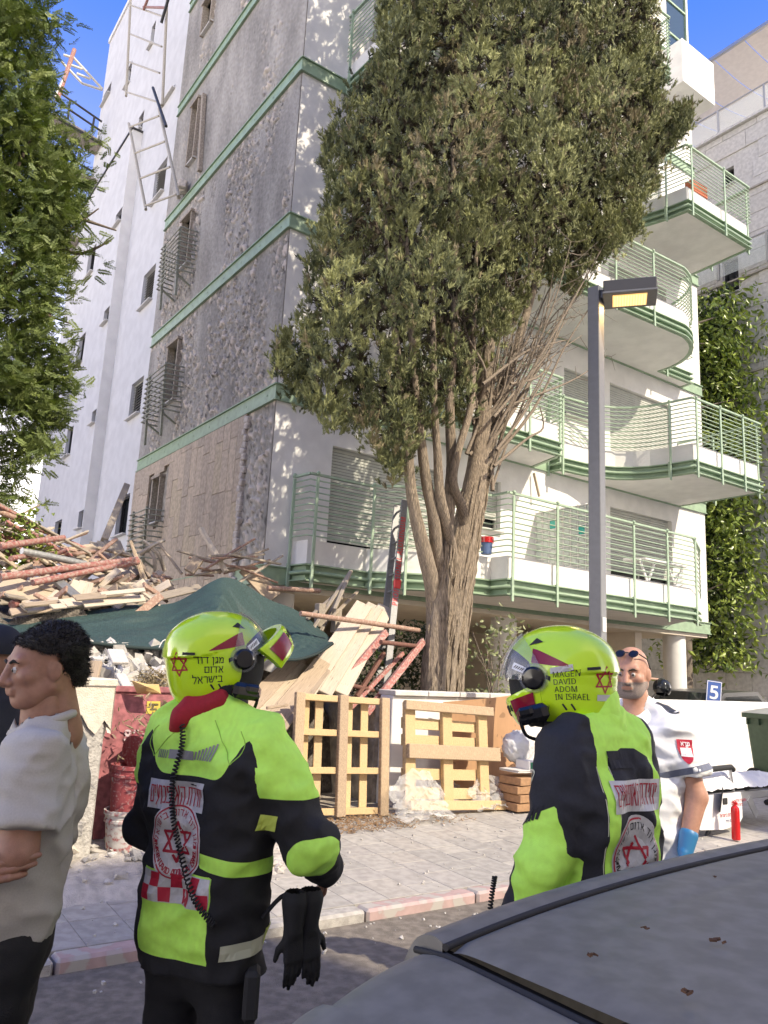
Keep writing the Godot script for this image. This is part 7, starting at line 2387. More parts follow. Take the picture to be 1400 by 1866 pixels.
func split_net(n: Array,g: Callable)->Array:
	var a:=MB.new(); var b:=MB.new()
	var p: PackedVector3Array=n[0]; var q: PackedVector3Array=n[1]; var t: PackedInt32Array=n[2]
	var gv:=PackedFloat32Array()
	for v in p: gv.append(g.call(v))
	for i in range(0,t.size(),3):
		var id:=[t[i],t[i+1],t[i+2]]
		var pos:=0
		for k in id:
			if gv[k]>0: pos+=1
		if pos==3 or pos==0:
			(a if pos==3 else b).stri(p[id[0]],p[id[1]],p[id[2]],q[id[0]],q[id[1]],q[id[2]])
			continue
		var lone:=0
		for k in 3:
			if (gv[id[k]]>0)==(pos==1): lone=k
		var i0: int=id[lone]; var i1: int=id[(lone+1) % 3]; var i2: int=id[(lone+2) % 3]
		var t1:=gv[i0]/(gv[i0] - gv[i1]); var t2:=gv[i0]/(gv[i0] - gv[i2])
		var e1:=p[i0].lerp(p[i1],t1); var e2:=p[i0].lerp(p[i2],t2)
		var n1:=q[i0].lerp(q[i1],t1).normalized(); var n2:=q[i0].lerp(q[i2],t2).normalized()
		var L:=a if pos==1 else b
		var R:=b if pos==1 else a
		L.stri(p[i0],e1,e2,q[i0],n1,n2)
		R.stri(e1,p[i1],p[i2],n1,q[i1],q[i2])
		R.stri(e1,p[i2],e2,n1,q[i2],n2)
	return [a,b]
func lay(flat_mb: MB,f: Callable,lift: float,nrm:=Vector3.ZERO)->ArrayMesh:
	var b:=MB.new()
	var memo:={}
	for i in range(0,flat_mb.v.size(),3):
		var q:=[]
		for k in 3:
			var w:=flat_mb.v[i+k]
			var key:=Vector2(snappedf(w.x,0.0002),snappedf(w.y,0.0002))
			if not memo.has(key): memo[key]=f.call(w.x,w.y,lift)
			q.append(memo[key])
		var m: Vector3=(q[2] - q[0]).cross(q[1] - q[0]).normalized()
		var out: Vector3=f.call(flat_mb.v[i].x,flat_mb.v[i].y,lift+0.01) - q[0]
		if m.dot(out)<0: b.tri(q[0],q[2],q[1])
		else: b.tri(q[0],q[1],q[2])
	return b.out()
func rect_flat(w: float,h: float,n:=8,cx:=0.0,cy:=0.0,skew:=0.0)->MB:
	var b:=MB.new()
	var m: int=max(1,int(n*h/w))
	for i in n:
		for j in m:
			var q:=[]
			for k in [[0,0],[1,0],[1,1],[0,1]]:
				var x:=(float(i+k[0])/n - 0.5)*w; var y:=(float(j+k[1])/m - 0.5)*h
				q.append(Vector3(cx+x+skew*y,cy+y,0))
			b.quad(q[0],q[1],q[2],q[3])
	return b
func disc_flat(r0: float,r1: float,n:=40,rings:=4)->MB:
	var b:=MB.new()
	for j in rings:
		var a0:=lerpf(r0,r1,float(j)/rings); var a1:=lerpf(r0,r1,float(j+1)/rings)
		for i in n:
			var t0:=TAU*i/n; var t1:=TAU*(i+1)/n
			b.quad(Vector3(cos(t0)*a0,sin(t0)*a0,0),Vector3(cos(t0)*a1,sin(t0)*a1,0),Vector3(cos(t1)*a1,sin(t1)*a1,0),Vector3(cos(t1)*a0,sin(t1)*a0,0))
	return b
func strokes_flat(st: Array,w: float,at:=Vector2.ZERO,turn:=0.0,sc:=1.0,per:=3)->MB:
	var b:=MB.new()
	add_strokes(b,st,w,at,turn,sc,per)
	return b
func add_strokes(b: MB,st: Array,w: float,at: Vector2,turn: float,sc: float,per:=3)->void:
	for q in st:
		var a:=at+(Vector2(q[0],q[1])*sc).rotated(turn); var c:=at+(Vector2(q[2],q[3])*sc).rotated(turn)
		for k in per:
			stroke_quad(b,a.lerp(c,float(k)/per),a.lerp(c,float(k+1)/per),w)
func glyph_flat(b: MB,s: String,h: float,at: Vector2,turn:=0.0,bold:=true)->void:
	var t:=text_mesh(s,h,bold)
	var ar: Array=(t as TextMesh).get_mesh_arrays()
	var v: PackedVector3Array=ar[Mesh.ARRAY_VERTEX]; var n: PackedVector3Array=ar[Mesh.ARRAY_NORMAL]
	var ix=ar[Mesh.ARRAY_INDEX]
	var cnt: int=ix.size() if ix!=null and ix.size()>0 else v.size()
	for i in range(0,cnt,3):
		var id:=[]
		for k in 3: id.append(ix[i+k] if ix!=null and ix.size()>0 else i+k)
		if n[id[0]].z<0.9: continue
		var q:=[]
		for k in id:
			var p:=Vector2(v[k].x,v[k].y).rotated(turn)+at
			q.append(Vector3(p.x,p.y,0))
		b.tri(q[0],q[1],q[2])
func badge(parent: Node,f: Callable,r: float,ink: Material,ring: Material,base: Material,lift:=0.003)->void:
	var h:=holder(parent,"badge")
	part(h,"patch",lay(disc_flat(0.0,r,40,6),f,lift),base)
	part(h,"ring",lay(disc_flat(r*0.90,r*0.945,44,1),f,lift+0.0012),ring)
	part(h,"star",lay(strokes_flat(star_strokes(r*0.50),r*0.075,Vector2.ZERO,0.0,1.0,5),f,lift+0.0014),M.red_ink)
	var b:=MB.new()
	var s:="מגן דוד אדום בישראל"
	var total:=0.0
	for ch in s: total+=heb_w(ch)
	var sz:=r*0.155
	var ang:=total*sz/(r*0.70)*0.5*1.05
	var pos:=0.0
	for ch in s:
		var w:=heb_w(ch)
		var a: float=PI*0.5 - ang+(pos+w*0.5)/total*ang*2.0
		add_strokes(b,HEB.get(ch,[]).map(func(q): return [q[0] - (w - 0.22)*0.5,q[1],q[2] - (w - 0.22)*0.5,q[3]]),0.16*sz,Vector2(cos(a),sin(a))*r*0.68,a - PI*0.5,sz,1)
		pos+=w
	part(h,"lettering",lay(b,f,lift+0.0014),ink)
	b=MB.new()
	var e:="MAGEN DAVID ADOM IN ISRAEL"
	for i in e.length():
		if e[i]==" ": continue
		var a:=-PI*0.5+(i - (e.length() - 1)*0.5)*0.108
		glyph_flat(b,e[i],r*0.165,Vector2(cos(a),sin(a))*r*0.77,a+PI*0.5)
	for a in [-0.05,PI+0.05]:
		for q in [[-0.03,0,0.03,0]]: stroke_quad(b,Vector2(cos(a)*r*0.77 - 0.004,sin(a)*r*0.77),Vector2(cos(a)*r*0.77+0.004,sin(a)*r*0.77),0.008)
	part(h,"lettering",lay(b,f,lift+0.0014),ink)
func cloth_fold(sd: int,amp: float)->Callable:
	var f:=noise(3.4,2,FastNoiseLite.TYPE_SIMPLEX_SMOOTH,sd,true)
	var g:=noise(1.6,2,FastNoiseLite.TYPE_SIMPLEX_SMOOTH,sd+5)
	return func(p: Vector3)->float: return amp*(maxf(-0.4,f.get_noise_3d(p.x*1.0+p.y*0.8,p.y*1.7 - p.x*0.5,p.z*1.0))*0.75+g.get_noise_3d(p.x*2,p.y*2.4,p.z*2)*0.8)
func hand(f: Field,w: Vector3,d: Vector3,nrm: Vector3,s: float,curl: float,sc:=1.0)->void:
	d=d.normalized()
	nrm=(nrm - d*nrm.dot(d)).normalized()
	var x:=d.cross(nrm)*s
	for k in 4:
		var o:=x*(0.027 - k*0.018)*sc
		f.cap(w+d*0.012*sc+o*0.75,w+d*0.088*sc+o,0.0155*sc,0.0125*sc,0.012)
		var p:=w+d*(0.092 - 0.004*absf(k - 1.0))*sc+o
		var dir:=d
		var up:=nrm
		var ln: float=[0.040,0.045,0.042,0.033][k]
		for j in 3:
			var a: float=curl*[0.8,1.1,0.7][j]*(1.0+0.08*k)
			var nd:=(dir*cos(a) - up*sin(a)).normalized()
			up=(up*cos(a)+dir*sin(a)).normalized()
			dir=nd
			var q: Vector3=p+dir*ln*sc*[1.0,0.66,0.5][j]
			f.cap(p,q,(0.0095 - 0.0006*j)*sc,(0.0088 - 0.0008*j)*sc,0.004)
			p=q
	var tp:=w+d*0.028*sc+x*0.026*sc
	var td:=(d*0.75+x*0.75 - nrm*0.35).normalized()
	var t1:=tp+td*0.04*sc
	f.cap(tp,t1,0.0145*sc,0.0115*sc,0.01)
	td=(td+d*0.4 - nrm*0.3*curl - x*0.35).normalized()
	var t2:=t1+td*0.032*sc
	f.cap(t1,t2,0.0112*sc,0.0095*sc,0.005)
func head_field(hf: Field,c: Vector3,b: Basis,s:=1.0)->void:
	var P:=func(x: float,y: float,z: float)->Vector3: return c+b*(Vector3(x,y,z)*s)
	hf.ell(P.call(0,0.035,-0.012),Vector3(0.077,0.088,0.098)*s,b,0.02)
	hf.ell(P.call(0,-0.02,0.03),Vector3(0.066,0.085,0.068)*s,b,0.03)
	hf.cap(P.call(-0.03,-0.072,0.045),P.call(0.03,-0.072,0.045),0.034*s,0.034*s,0.03)
	hf.cap(P.call(-0.055,-0.05,0.0),P.call(-0.025,-0.088,0.06),0.024*s,0.02*s,0.02)
	hf.cap(P.call(0.055,-0.05,0.0),P.call(0.025,-0.088,0.06),0.024*s,0.02*s,0.02)
	hf.ell(P.call(0,-0.092,0.07),Vector3(0.024,0.018,0.018)*s,b,0.015)
	hf.cap(P.call(-0.04,0.028,0.078),P.call(0.04,0.028,0.078),0.014*s,0.014*s,0.015)
	hf.cap(P.call(-0.031,0.004,0.105),P.call(-0.031,0.004,0.125),0.017*s,0.02*s,0.012,true)
	hf.cap(P.call(0.031,0.004,0.105),P.call(0.031,0.004,0.125),0.017*s,0.02*s,0.012,true)
	hf.cap(P.call(0,0.018,0.092),P.call(0,-0.03,0.114),0.011*s,0.014*s,0.012)
	hf.cap(P.call(-0.014,-0.034,0.100),P.call(0.014,-0.034,0.100),0.011*s,0.011*s,0.008)
	for e in [-1.0,1.0]:
		hf.ell(P.call(0.046*e,-0.018,0.066),Vector3(0.024,0.02,0.022)*s,b,0.02)
		hf.ell(P.call(0.031*e,0.004,0.083),Vector3(0.014,0.012,0.012)*s,b,0.004)
		hf.ell(P.call(0.079*e,-0.005,-0.006),Vector3(0.010,0.032,0.020)*s,b*Basis(Vector3.UP,-0.35*e),0.008)
	hf.cap(P.call(-0.020,-0.054,0.094),P.call(0.020,-0.054,0.094),0.0075*s,0.0075*s,0.008)
	hf.cap(P.call(-0.017,-0.064,0.092),P.call(0.017,-0.064,0.092),0.0085*s,0.0085*s,0.006)
	hf.cap(P.call(0,-0.05,-0.03),P.call(0,-0.20,-0.055),0.058*s,0.062*s,0.03)
func face_parts(t: Node,c: Vector3,b: Basis,s: float,brow: Material)->void:
	for e in [-1.0,1.0]:
		var eb:=MB.new()
		eb.lathe([Vector2(0,-0.0115),Vector2(0.008,-0.008),Vector2(0.0115,0),Vector2(0.008,0.008),Vector2(0,0.0115)],12,Transform3D(b.scaled(Vector3.ONE*s),c+b*(Vector3(0.031*e,0.003,0.0875)*s)))
		part(t,"eye",eb.out(),M.eye_white)
		eb=MB.new()
		eb.lathe([Vector2(0,0.0028),Vector2(0.004,0.002),Vector2(0.0056,0)],12,Transform3D(b*Basis(Vector3.RIGHT,PI/2).scaled(Vector3.ONE*s),c+b*(Vector3(0.031*e,0.003,0.0975)*s)))
		part(t,"iris",eb.out(),M.eye_dark)
		eb=MB.new()
		eb.limb([c+b*(Vector3(0.014*e,0.023,0.099)*s),c+b*(Vector3(0.032*e,0.029,0.097)*s),c+b*(Vector3(0.05*e,0.022,0.084)*s)],[0.004,0.0048,0.0025],6)
		part(t,"eyebrow",eb.out(),brow)
func hel_r(az: float,el: float)->float:
	var d:=Vector3(sin(az)*cos(el),sin(el),cos(az)*cos(el))
	var a:=0.130; var bb:=0.148 if d.y>0 else 0.165; var cc:=0.156 if d.z>0 else 0.152
	var p:=2.25
	var r:=pow(pow(absf(d.x)/a,p)+pow(absf(d.y)/bb,p)+pow(absf(d.z)/cc,p),-1.0/p)
	var A:=absf(az)
	var er:=lerpf(0.30,0.05,smoothstep(1.2,2.4,A))
	r+=0.0085*smoothstep(-0.015,0.02,el - er)*smoothstep(1.5,2.3,A)*(1.0 - smoothstep(0.3,1.0,el - er))
	r-=0.004*smoothstep(0.0,-0.25,el - er)*smoothstep(1.2,2.0,A)*(1.0 - smoothstep(-0.35,-0.7,el))
	return r
func hel_p(az: float,el: float,lift:=0.0)->Vector3:
	return Vector3(sin(az)*cos(el),sin(el),cos(az)*cos(el))*(hel_r(az,el)+lift)
func hel_patch(a0: float,a1: float,e0: Callable,e1: Callable,lift: float,thick: float,nu:=40,nv:=20)->ArrayMesh:
	var b:=MB.new()
	var o:=[]; var i_:=[]
	for j in nv+1:
		var r1:=PackedVector3Array(); var r2:=PackedVector3Array()
		for i in nu+1:
			var az:=lerpf(a0,a1,float(i)/nu)
			var el:=lerpf(e0.call(az),e1.call(az),float(j)/nv)
			var edge:=minf(minf(float(j),float(nv - j))/nv,minf(float(i),float(nu - i))/nu)
			var rr:=lift - (0.004*(1.0 - minf(1.0,edge*14.0)) if thick>0 else 0.0)
			r1.append(hel_p(az,el,rr)); r2.append(hel_p(az,el,lift - thick))
		o.append(r1); i_.append(r2)
	b.grid(o)
	if thick>0:
		b.grid(i_)
		for j in nv:
			for i in [0,nu]: b.face(o[j][i],o[j+1][i],i_[j+1][i],i_[j][i],o[j][i])
		for i in nu:
			for j in [0,nv]: b.face(o[j][i],o[j][i+1],i_[j][i+1],i_[j][i],Vector3(0,-1 if j==0 else 1,0))
	return b.out()
func helmet(t: Node,xf: Transform3D,chin_up: float,visor_up: float,side: float,latin: bool)->void:
	var h:=holder(t,"helmet")
	h.transform=xf
	var shell:=MB.new()
	var nu:=96; var nv:=56
	var lo:=-0.86
	var front:=func(az: float)->float: return 0.62 - 0.30*pow(absf(az)/1.15,3.0)
	for j in nv:
		for i in nu:
			var q:=[]; var nn:=[]
			for k in [[0,0],[1,0],[1,1],[0,1]]:
				var az: float=-PI+TAU*(i+k[0])/nu
				var bottom:=lo+0.10*cos(az)
				if absf(az)<1.16: bottom=front.call(az)
				elif absf(az)<1.30: bottom=lerpf(front.call(1.15),lo+0.04,(absf(az) - 1.16)/0.14)
				var el:=lerpf(bottom,PI*0.5,float(j+k[1])/nv)
				var p:=hel_p(az,el)
				q.append(p)
				var dp:=hel_p(az+0.01,el) - hel_p(az - 0.01,el); var dq:=hel_p(az,el+0.01) - hel_p(az,el - 0.01)
				var m:=dq.cross(dp)
				if m.length()<1e-9: m=Vector3.UP
				m=m.normalized()
				if m.dot(p)<0: m=-m
				nn.append(m)
			shell.stri(q[0],q[1],q[2],nn[0],nn[1],nn[2])
			shell.stri(q[0],q[2],q[3],nn[0],nn[2],nn[3])
	part(h,"shell",shell.out(),M.helmet_neon)
	var lin_:=MB.new()
	lin_.sheet(func(u: float,v: float)->Vector3: return hel_p(lerpf(-PI,PI,u),lerpf(-0.92,PI*0.5,v),-0.012),40,20,true)
	part(h,"lining",lin_.out(),M.black_cloth)
	var trim:=[]
	for i in 41:
		var az:=lerpf(1.22,TAU - 1.22,i/40.0)
		if az>PI: az-=TAU
		trim.append(hel_p(az,lo+0.10*cos(az) - 0.03,-0.002))
	part(h,"edge_trim",tubem(trim,0.011,8),M.rubber)
	var neckroll:=MB.new()
	neckroll.sheet(func(u: float,v: float)->Vector3:
		var az:=lerpf(-PI,PI,u)
		return hel_p(az,lerpf(-0.90,-1.10,v),-0.016 - 0.01*v),32,4,true)
	part(h,"neck_roll",neckroll.out(),M.black_cloth)
	var piv:=Vector3(0,0.0,0.02)
	var rx:=func(a: float)->Transform3D: return Transform3D(Basis(Vector3.RIGHT,-a),piv - Basis(Vector3.RIGHT,-a)*piv)
	var cb:=holder(h,"chin_bar")
	cb.transform=Transform3D(Basis.IDENTITY,Vector3(0,0.026,0.062)*minf(1.0,chin_up))*rx.call(chin_up)
	part(cb,"guard",hel_patch(-1.32,1.32,func(az): return -0.80+0.05*absf(az),func(az): return -0.30+0.24*pow(absf(az)/1.3,2.0),0.006,0.022,44,12),M.helmet_neon)
	part(cb,"red_panel",hel_patch(0.62*side,1.20*side,func(az): return -0.62,func(az): return -0.36+0.16*pow(absf(az)/1.3,2.0),0.008,0.0,12,6),M.helmet_red)
	part(cb,"mouth_vent",hel_patch(-0.35,0.35,func(az): return -0.60,func(az): return -0.45,0.009,0.004,10,4),M.rubber)
	for k in 3:
		part(cb,"vent_slot",hel_patch(side*(0.30+k*0.11),side*(0.36+k*0.11),func(az): return -0.52,func(az): return -0.38,0.0085,0.003,4,4),M.rubber)
	var vs:=holder(h,"visor")
	vs.transform=rx.call(visor_up)
	part(vs,"clear_shield",hel_patch(-1.30,1.30,func(az): return -0.26+0.20*pow(absf(az)/1.3,3.0),func(az): return 0.56 - 0.36*pow(absf(az)/1.3,3.0),0.011,0.0,44,16),M.visor)
	part(h,"sun_lens",hel_patch(-1.12,1.12,func(az): return 0.02+0.1*absf(az),func(az): return 0.66 - 0.26*pow(absf(az)/1.15,3.0),-0.002,0.0,36,10),M.dark_lens)
	var lab:=MB.new()
	var lf:=func(x: float,y: float,l: float)->Vector3: return hel_p(side*0.92+x/0.13,0.02+y/0.14,l)
	part(vs,"label",lay(rect_flat(0.038,0.016,4),lf,0.0125),M.white_ink)
	var lt:=strokes_flat([[-0.013,-0.003,-0.009,0.003],[-0.007,-0.003,-0.003,0.003],[-0.001,-0.003,0.003,0.003],[0.005,-0.003,0.009,0.003],[0.010,-0.003,0.014,0.003]],0.0022)
	part(vs,"label_print",lay(lt,lf,0.0132),M.black_ink)
	for s in [-1.0,1.0]:
		var dx:=Transform3D(Basis(Vector3(0,0,-s),Vector3(s,0,0),Vector3(0,1,0)),Vector3(s*0.128,0.004,0.046))
		var db:=MB.new(); db.lathe([Vector2(0.0,0.018),Vector2(0.024,0.017),Vector2(0.030,0.012),Vector2(0.031,0.0)],28,dx)
		part(h,"pivot",db.out(),M.black_gloss)
		db=MB.new(); db.lathe([Vector2(0.031,0.012),Vector2(0.037,0.010),Vector2(0.040,0.002),Vector2(0.040,0.0)],28,dx)
		part(h,"pivot_ring",db.out(),M.visor)
	var rad:=MB.new()
	rad.box(Vector3(side*0.139,-0.088,0.055),Vector3(0.030,0.046,0.092),Basis(Vector3.RIGHT,0.18)*Basis(Vector3.UP,-0.22*side),0.012)
	rad.box(Vector3(side*0.150,-0.082,0.070),Vector3(0.018,0.028,0.045),Basis(Vector3.RIGHT,0.18)*Basis(Vector3.UP,-0.22*side),0.008)
	rad.tube(spline([Vector3(side*0.14,-0.10,0.09),Vector3(side*0.13,-0.14,0.08),Vector3(side*0.11,-0.155,0.05)],4),0.005,6)
	part(h,"radio",rad.out(),M.black_gloss)
	var bl:=MB.new()
	for i in 10:
		var x0:=i/10.0; var x1:=(i+1)/10.0
		var up:=func(x: float)->float: return 0.052*(1.0 - pow(x,1.5))+0.004
		var dn:=func(x: float)->float: return 0.006 - 0.004*x+0.01*(1 - x)
		bl.quad(Vector3(x0*0.115,dn.call(x0) - x0*0.006,0),Vector3(x1*0.115,dn.call(x1) - x1*0.006,0),Vector3(x1*0.115,up.call(x1) - x1*0.008,0),Vector3(x0*0.115,up.call(x0) - x0*0.008,0))
	for s in [-1.0,1.0]:
		part(h,"red_flash",lay(bl,func(x: float,y: float,l: float)->Vector3: return hel_p(s*(1.17+x/0.14),0.22+y/0.145,l),0.0012),M.helmet_red)
		var vt:=MB.new()
		vt.tri(Vector3(0,0,0),Vector3(0.05,0.012,0),Vector3(0.02,0.026,0))
		part(h,"vent",lay(vt,func(x: float,y: float,l: float)->Vector3: return hel_p(s*(1.05+x/0.14),0.66+y/0.145,l),0.002),M.rubber)
		vt=MB.new()
		vt.quad(Vector3(0,-0.075,0),Vector3(0.02,-0.06,0),Vector3(0.036,0.03,0),Vector3(0.024,0.035,0))
		part(h,"vent",lay(vt,func(x: float,y: float,l: float)->Vector3: return hel_p(s*(1.30+x/0.14),-0.16+y/0.145,l),0.002),M.rubber)
		for k in 2:
			part(h,"vent",lay(strokes_flat([[0,0,0.008,-0.012]],0.005),func(x: float,y: float,l: float)->Vector3: return hel_p(s*(1.75+k*0.18)+x/0.13,-0.50+y/0.145,l),0.0012),M.rubber)
		part(h,"rear_vent",lay(rect_flat(0.034,0.007,4),func(x: float,y: float,l: float)->Vector3: return hel_p(s*2.35+x/0.14,0.13+y/0.145,l),0.004),M.rubber)
	var az0: float=side*1.93
	var mf:=func(x: float,y: float,l: float)->Vector3: return hel_p(az0+x/0.140,-0.16+y/0.145,l)
	var tb:=MB.new()
	if latin:
		var ls:=["MAGEN","DAVID","ADOM","IN ISRAEL"]
		for k in 4:
			var tt:=MB.new()
			glyph_flat(tt,ls[k],0.0165,Vector2.ZERO,0.0,false)
			var x0:=1e9
			for v in tt.v: x0=minf(x0,v.x)
			for v in tt.v:
				tb.v.append(v+Vector3(-0.045 - x0,0.034 - k*0.021,0))
	else:
		var ls:=["מגן דוד","אדום","בישראל"]
		for k in 3:
			var st:=heb_strokes(ls[k])
			var w:=0.0
			for ch in ls[k]: w+=heb_w(ch)
			add_strokes(tb,st,0.0026,Vector2(0.040 - w*0.0185,0.016 - k*0.029),0.0,0.0185,2)
	part(h,"lettering",lay(tb,mf,0.0014),M.black_ink)
	var sf:=func(x: float,y: float,l: float)->Vector3: return hel_p(side*2.62+x/0.140,-0.07+y/0.145,l)
	part(h,"star",lay(strokes_flat(star_strokes(0.031),0.0042,Vector2.ZERO,0.0,1.0,4),sf,0.0012),M.red_ink)
	if latin:
		part(h,"reflector",lay(rect_flat(0.062,0.016,8),func(x: float,y: float,l: float)->Vector3: return hel_p(side*1.78+x/0.14,0.17+y/0.145+x*0.5,l),0.0012),M.reflective)
		part(h,"reflector",lay(rect_flat(0.044,0.015,8),func(x: float,y: float,l: float)->Vector3: return hel_p(side*2.60+x/0.14,-0.37+y/0.145,l),0.0012),M.reflective)
func yaw_of(fwd: Vector3)->Basis:
	var z:=Vector3(fwd.x,0,fwd.z).normalized()
	var x:=Vector3.UP.cross(z)
	return Basis(x,Vector3.UP,z)
func under_body(t: Node,m: Material,arms: Array,legs: Array,head: Vector3)->void:
	var f:=Field.new(Vector3(-0.62,0.0,-0.42),Vector3(0.62,1.95,0.55),0.02)
	f.cap(Vector3(-0.07,0.98,0),Vector3(-0.08,1.32,-0.01),0.10,0.105,0.05)
	f.cap(Vector3(0.07,0.98,0),Vector3(0.08,1.32,-0.01),0.10,0.105,0.05)
	f.cap(Vector3(-0.16,1.40,-0.02),Vector3(0.16,1.40,-0.02),0.06,0.06,0.05)
	f.cap(Vector3(0,1.40,-0.01),head,0.055,0.055,0.03)
	f.ell(head+Vector3(0,0.02,0),Vector3(0.075,0.11,0.095))
	for a in arms:
		f.cap(a[0],a[1],0.05,0.042,0.03); f.cap(a[1],a[2],0.042,0.03,0.02)
	for l in legs:
		f.cap(l[0],l[1],0.085,0.058,0.04); f.cap(l[1],l[2],0.056,0.04,0.03)
		f.cap(l[2]+Vector3(0,-0.03,-0.03),l[2]+Vector3(0,-0.04,0.15),0.035,0.03,0.02)
	part(t,"body",net_mb(f.net()).out(),m)
func trousers(t: Node,legs: Array,m: Material,top: float,sd: int)->void:
	var f:=Field.new(Vector3(-0.34,0.02,-0.30),Vector3(0.34,top+0.1,0.34),0.016)
	f.cap(Vector3(-0.07,top - 0.06,0),Vector3(0.07,top - 0.06,0),0.112,0.112,0.05)
	for l in legs:
		f.cap(l[0],l[1],0.108,0.083,0.05); f.cap(l[1],l[2],0.085,0.068,0.04)
	f.crumple(cloth_fold(sd,0.012))
	part(t,"trousers",net_mb(f.net()).out(),m)
	for l in legs:
		var b:=Field.new(l[2] - Vector3(0.12,0.13,0.16),l[2]+Vector3(0.12,0.16,0.30),0.01)
		b.cap(l[2]+Vector3(0,0.1,0),l[2]+Vector3(0,-0.03,-0.01),0.06,0.05,0.02)
		b.cap(l[2]+Vector3(0,-0.055,-0.03),l[2]+Vector3(0,-0.06,0.17),0.045,0.038,0.03)
		part(t,"boot",net_mb(b.net()).out(),M.rubber)
func jacket_field(arms: Array,hem: float,sd: int,fold:=0.016,bulk:=1.0)->Field:
	var f:=Field.new(Vector3(-0.66,hem - 0.12,-0.40),Vector3(0.66,1.66,0.50),0.0115)
	for s in [-1.0,1.0]:
		f.cap(Vector3(0.085*s,hem,0.0),Vector3(0.085*s,hem+0.16,0.0),0.150*bulk,0.140*bulk,0.06)
		f.cap(Vector3(0.085*s,hem+0.16,0.0),Vector3(0.105*s,1.30,-0.015),0.140*bulk,0.146*bulk,0.06)
		f.cap(Vector3(0.05*s,1.42,-0.02),Vector3(0.17*s,1.40,-0.02),0.085,0.085,0.06)
		f.cap(Vector3(0.02*s,1.50,-0.01),Vector3(0.12*s,1.44,-0.02),0.065,0.07,0.06)
	for a in arms:
		f.cap(a[0],a[1],0.094*bulk,0.076*bulk,0.05)
		f.cap(a[1],a[2],0.077*bulk,0.056*bulk,0.035)
	f.crumple(cloth_fold(sd,fold))
	for z in f.nz:
		for y in f.ny:
			var yy:=f.o.y+y*f.c
			if yy>hem+0.03: break
			for x in f.nx:
				var i:=(z*f.ny+y)*f.nx+x
				f.d[i]=maxf(f.d[i],hem - yy)
	return f
func on_field(f: Field,c: Vector3,u: Vector3,v: Vector3)->Callable:
	var n:=u.cross(v).normalized()
	return func(x: float,y: float,l: float)->Vector3:
		return f.hit(c+u*x+v*y+n*0.16,-n)+n*l
func coil(pts: Array,r: float,turns: int,wire: float)->ArrayMesh:
	var sm:=spline(pts,10)
	var o:=[]
	var n:=turns*9
	var side:=Vector3.ZERO
	for i in n+1:
		var f:=float(i)/n*(sm.size() - 1)
		var i0: int=min(int(f),sm.size() - 2)
		var p: Vector3=sm[i0].lerp(sm[i0+1],f - i0)
		var d: Vector3=(sm[i0+1] - sm[i0]).normalized()
		var x:=d.cross(Vector3(0.3,0.1,0.9)).normalized()
		var y:=d.cross(x)
		var a:=TAU*i/9.0
		o.append(p+(x*cos(a)+y*sin(a))*r)
	return tubem(o,wire,5)
func view_dirs(px: float)->Array:
	var r:=sight(px,1250.0)
	var v:=Vector3(r.x,0,r.z).normalized()
	return [v,Vector3(-v.z,0,v.x)]
func build_people()->void:
	rider_left()
	rider_right()
	man_in_white()
	man_in_grey()
	man_at_edge()
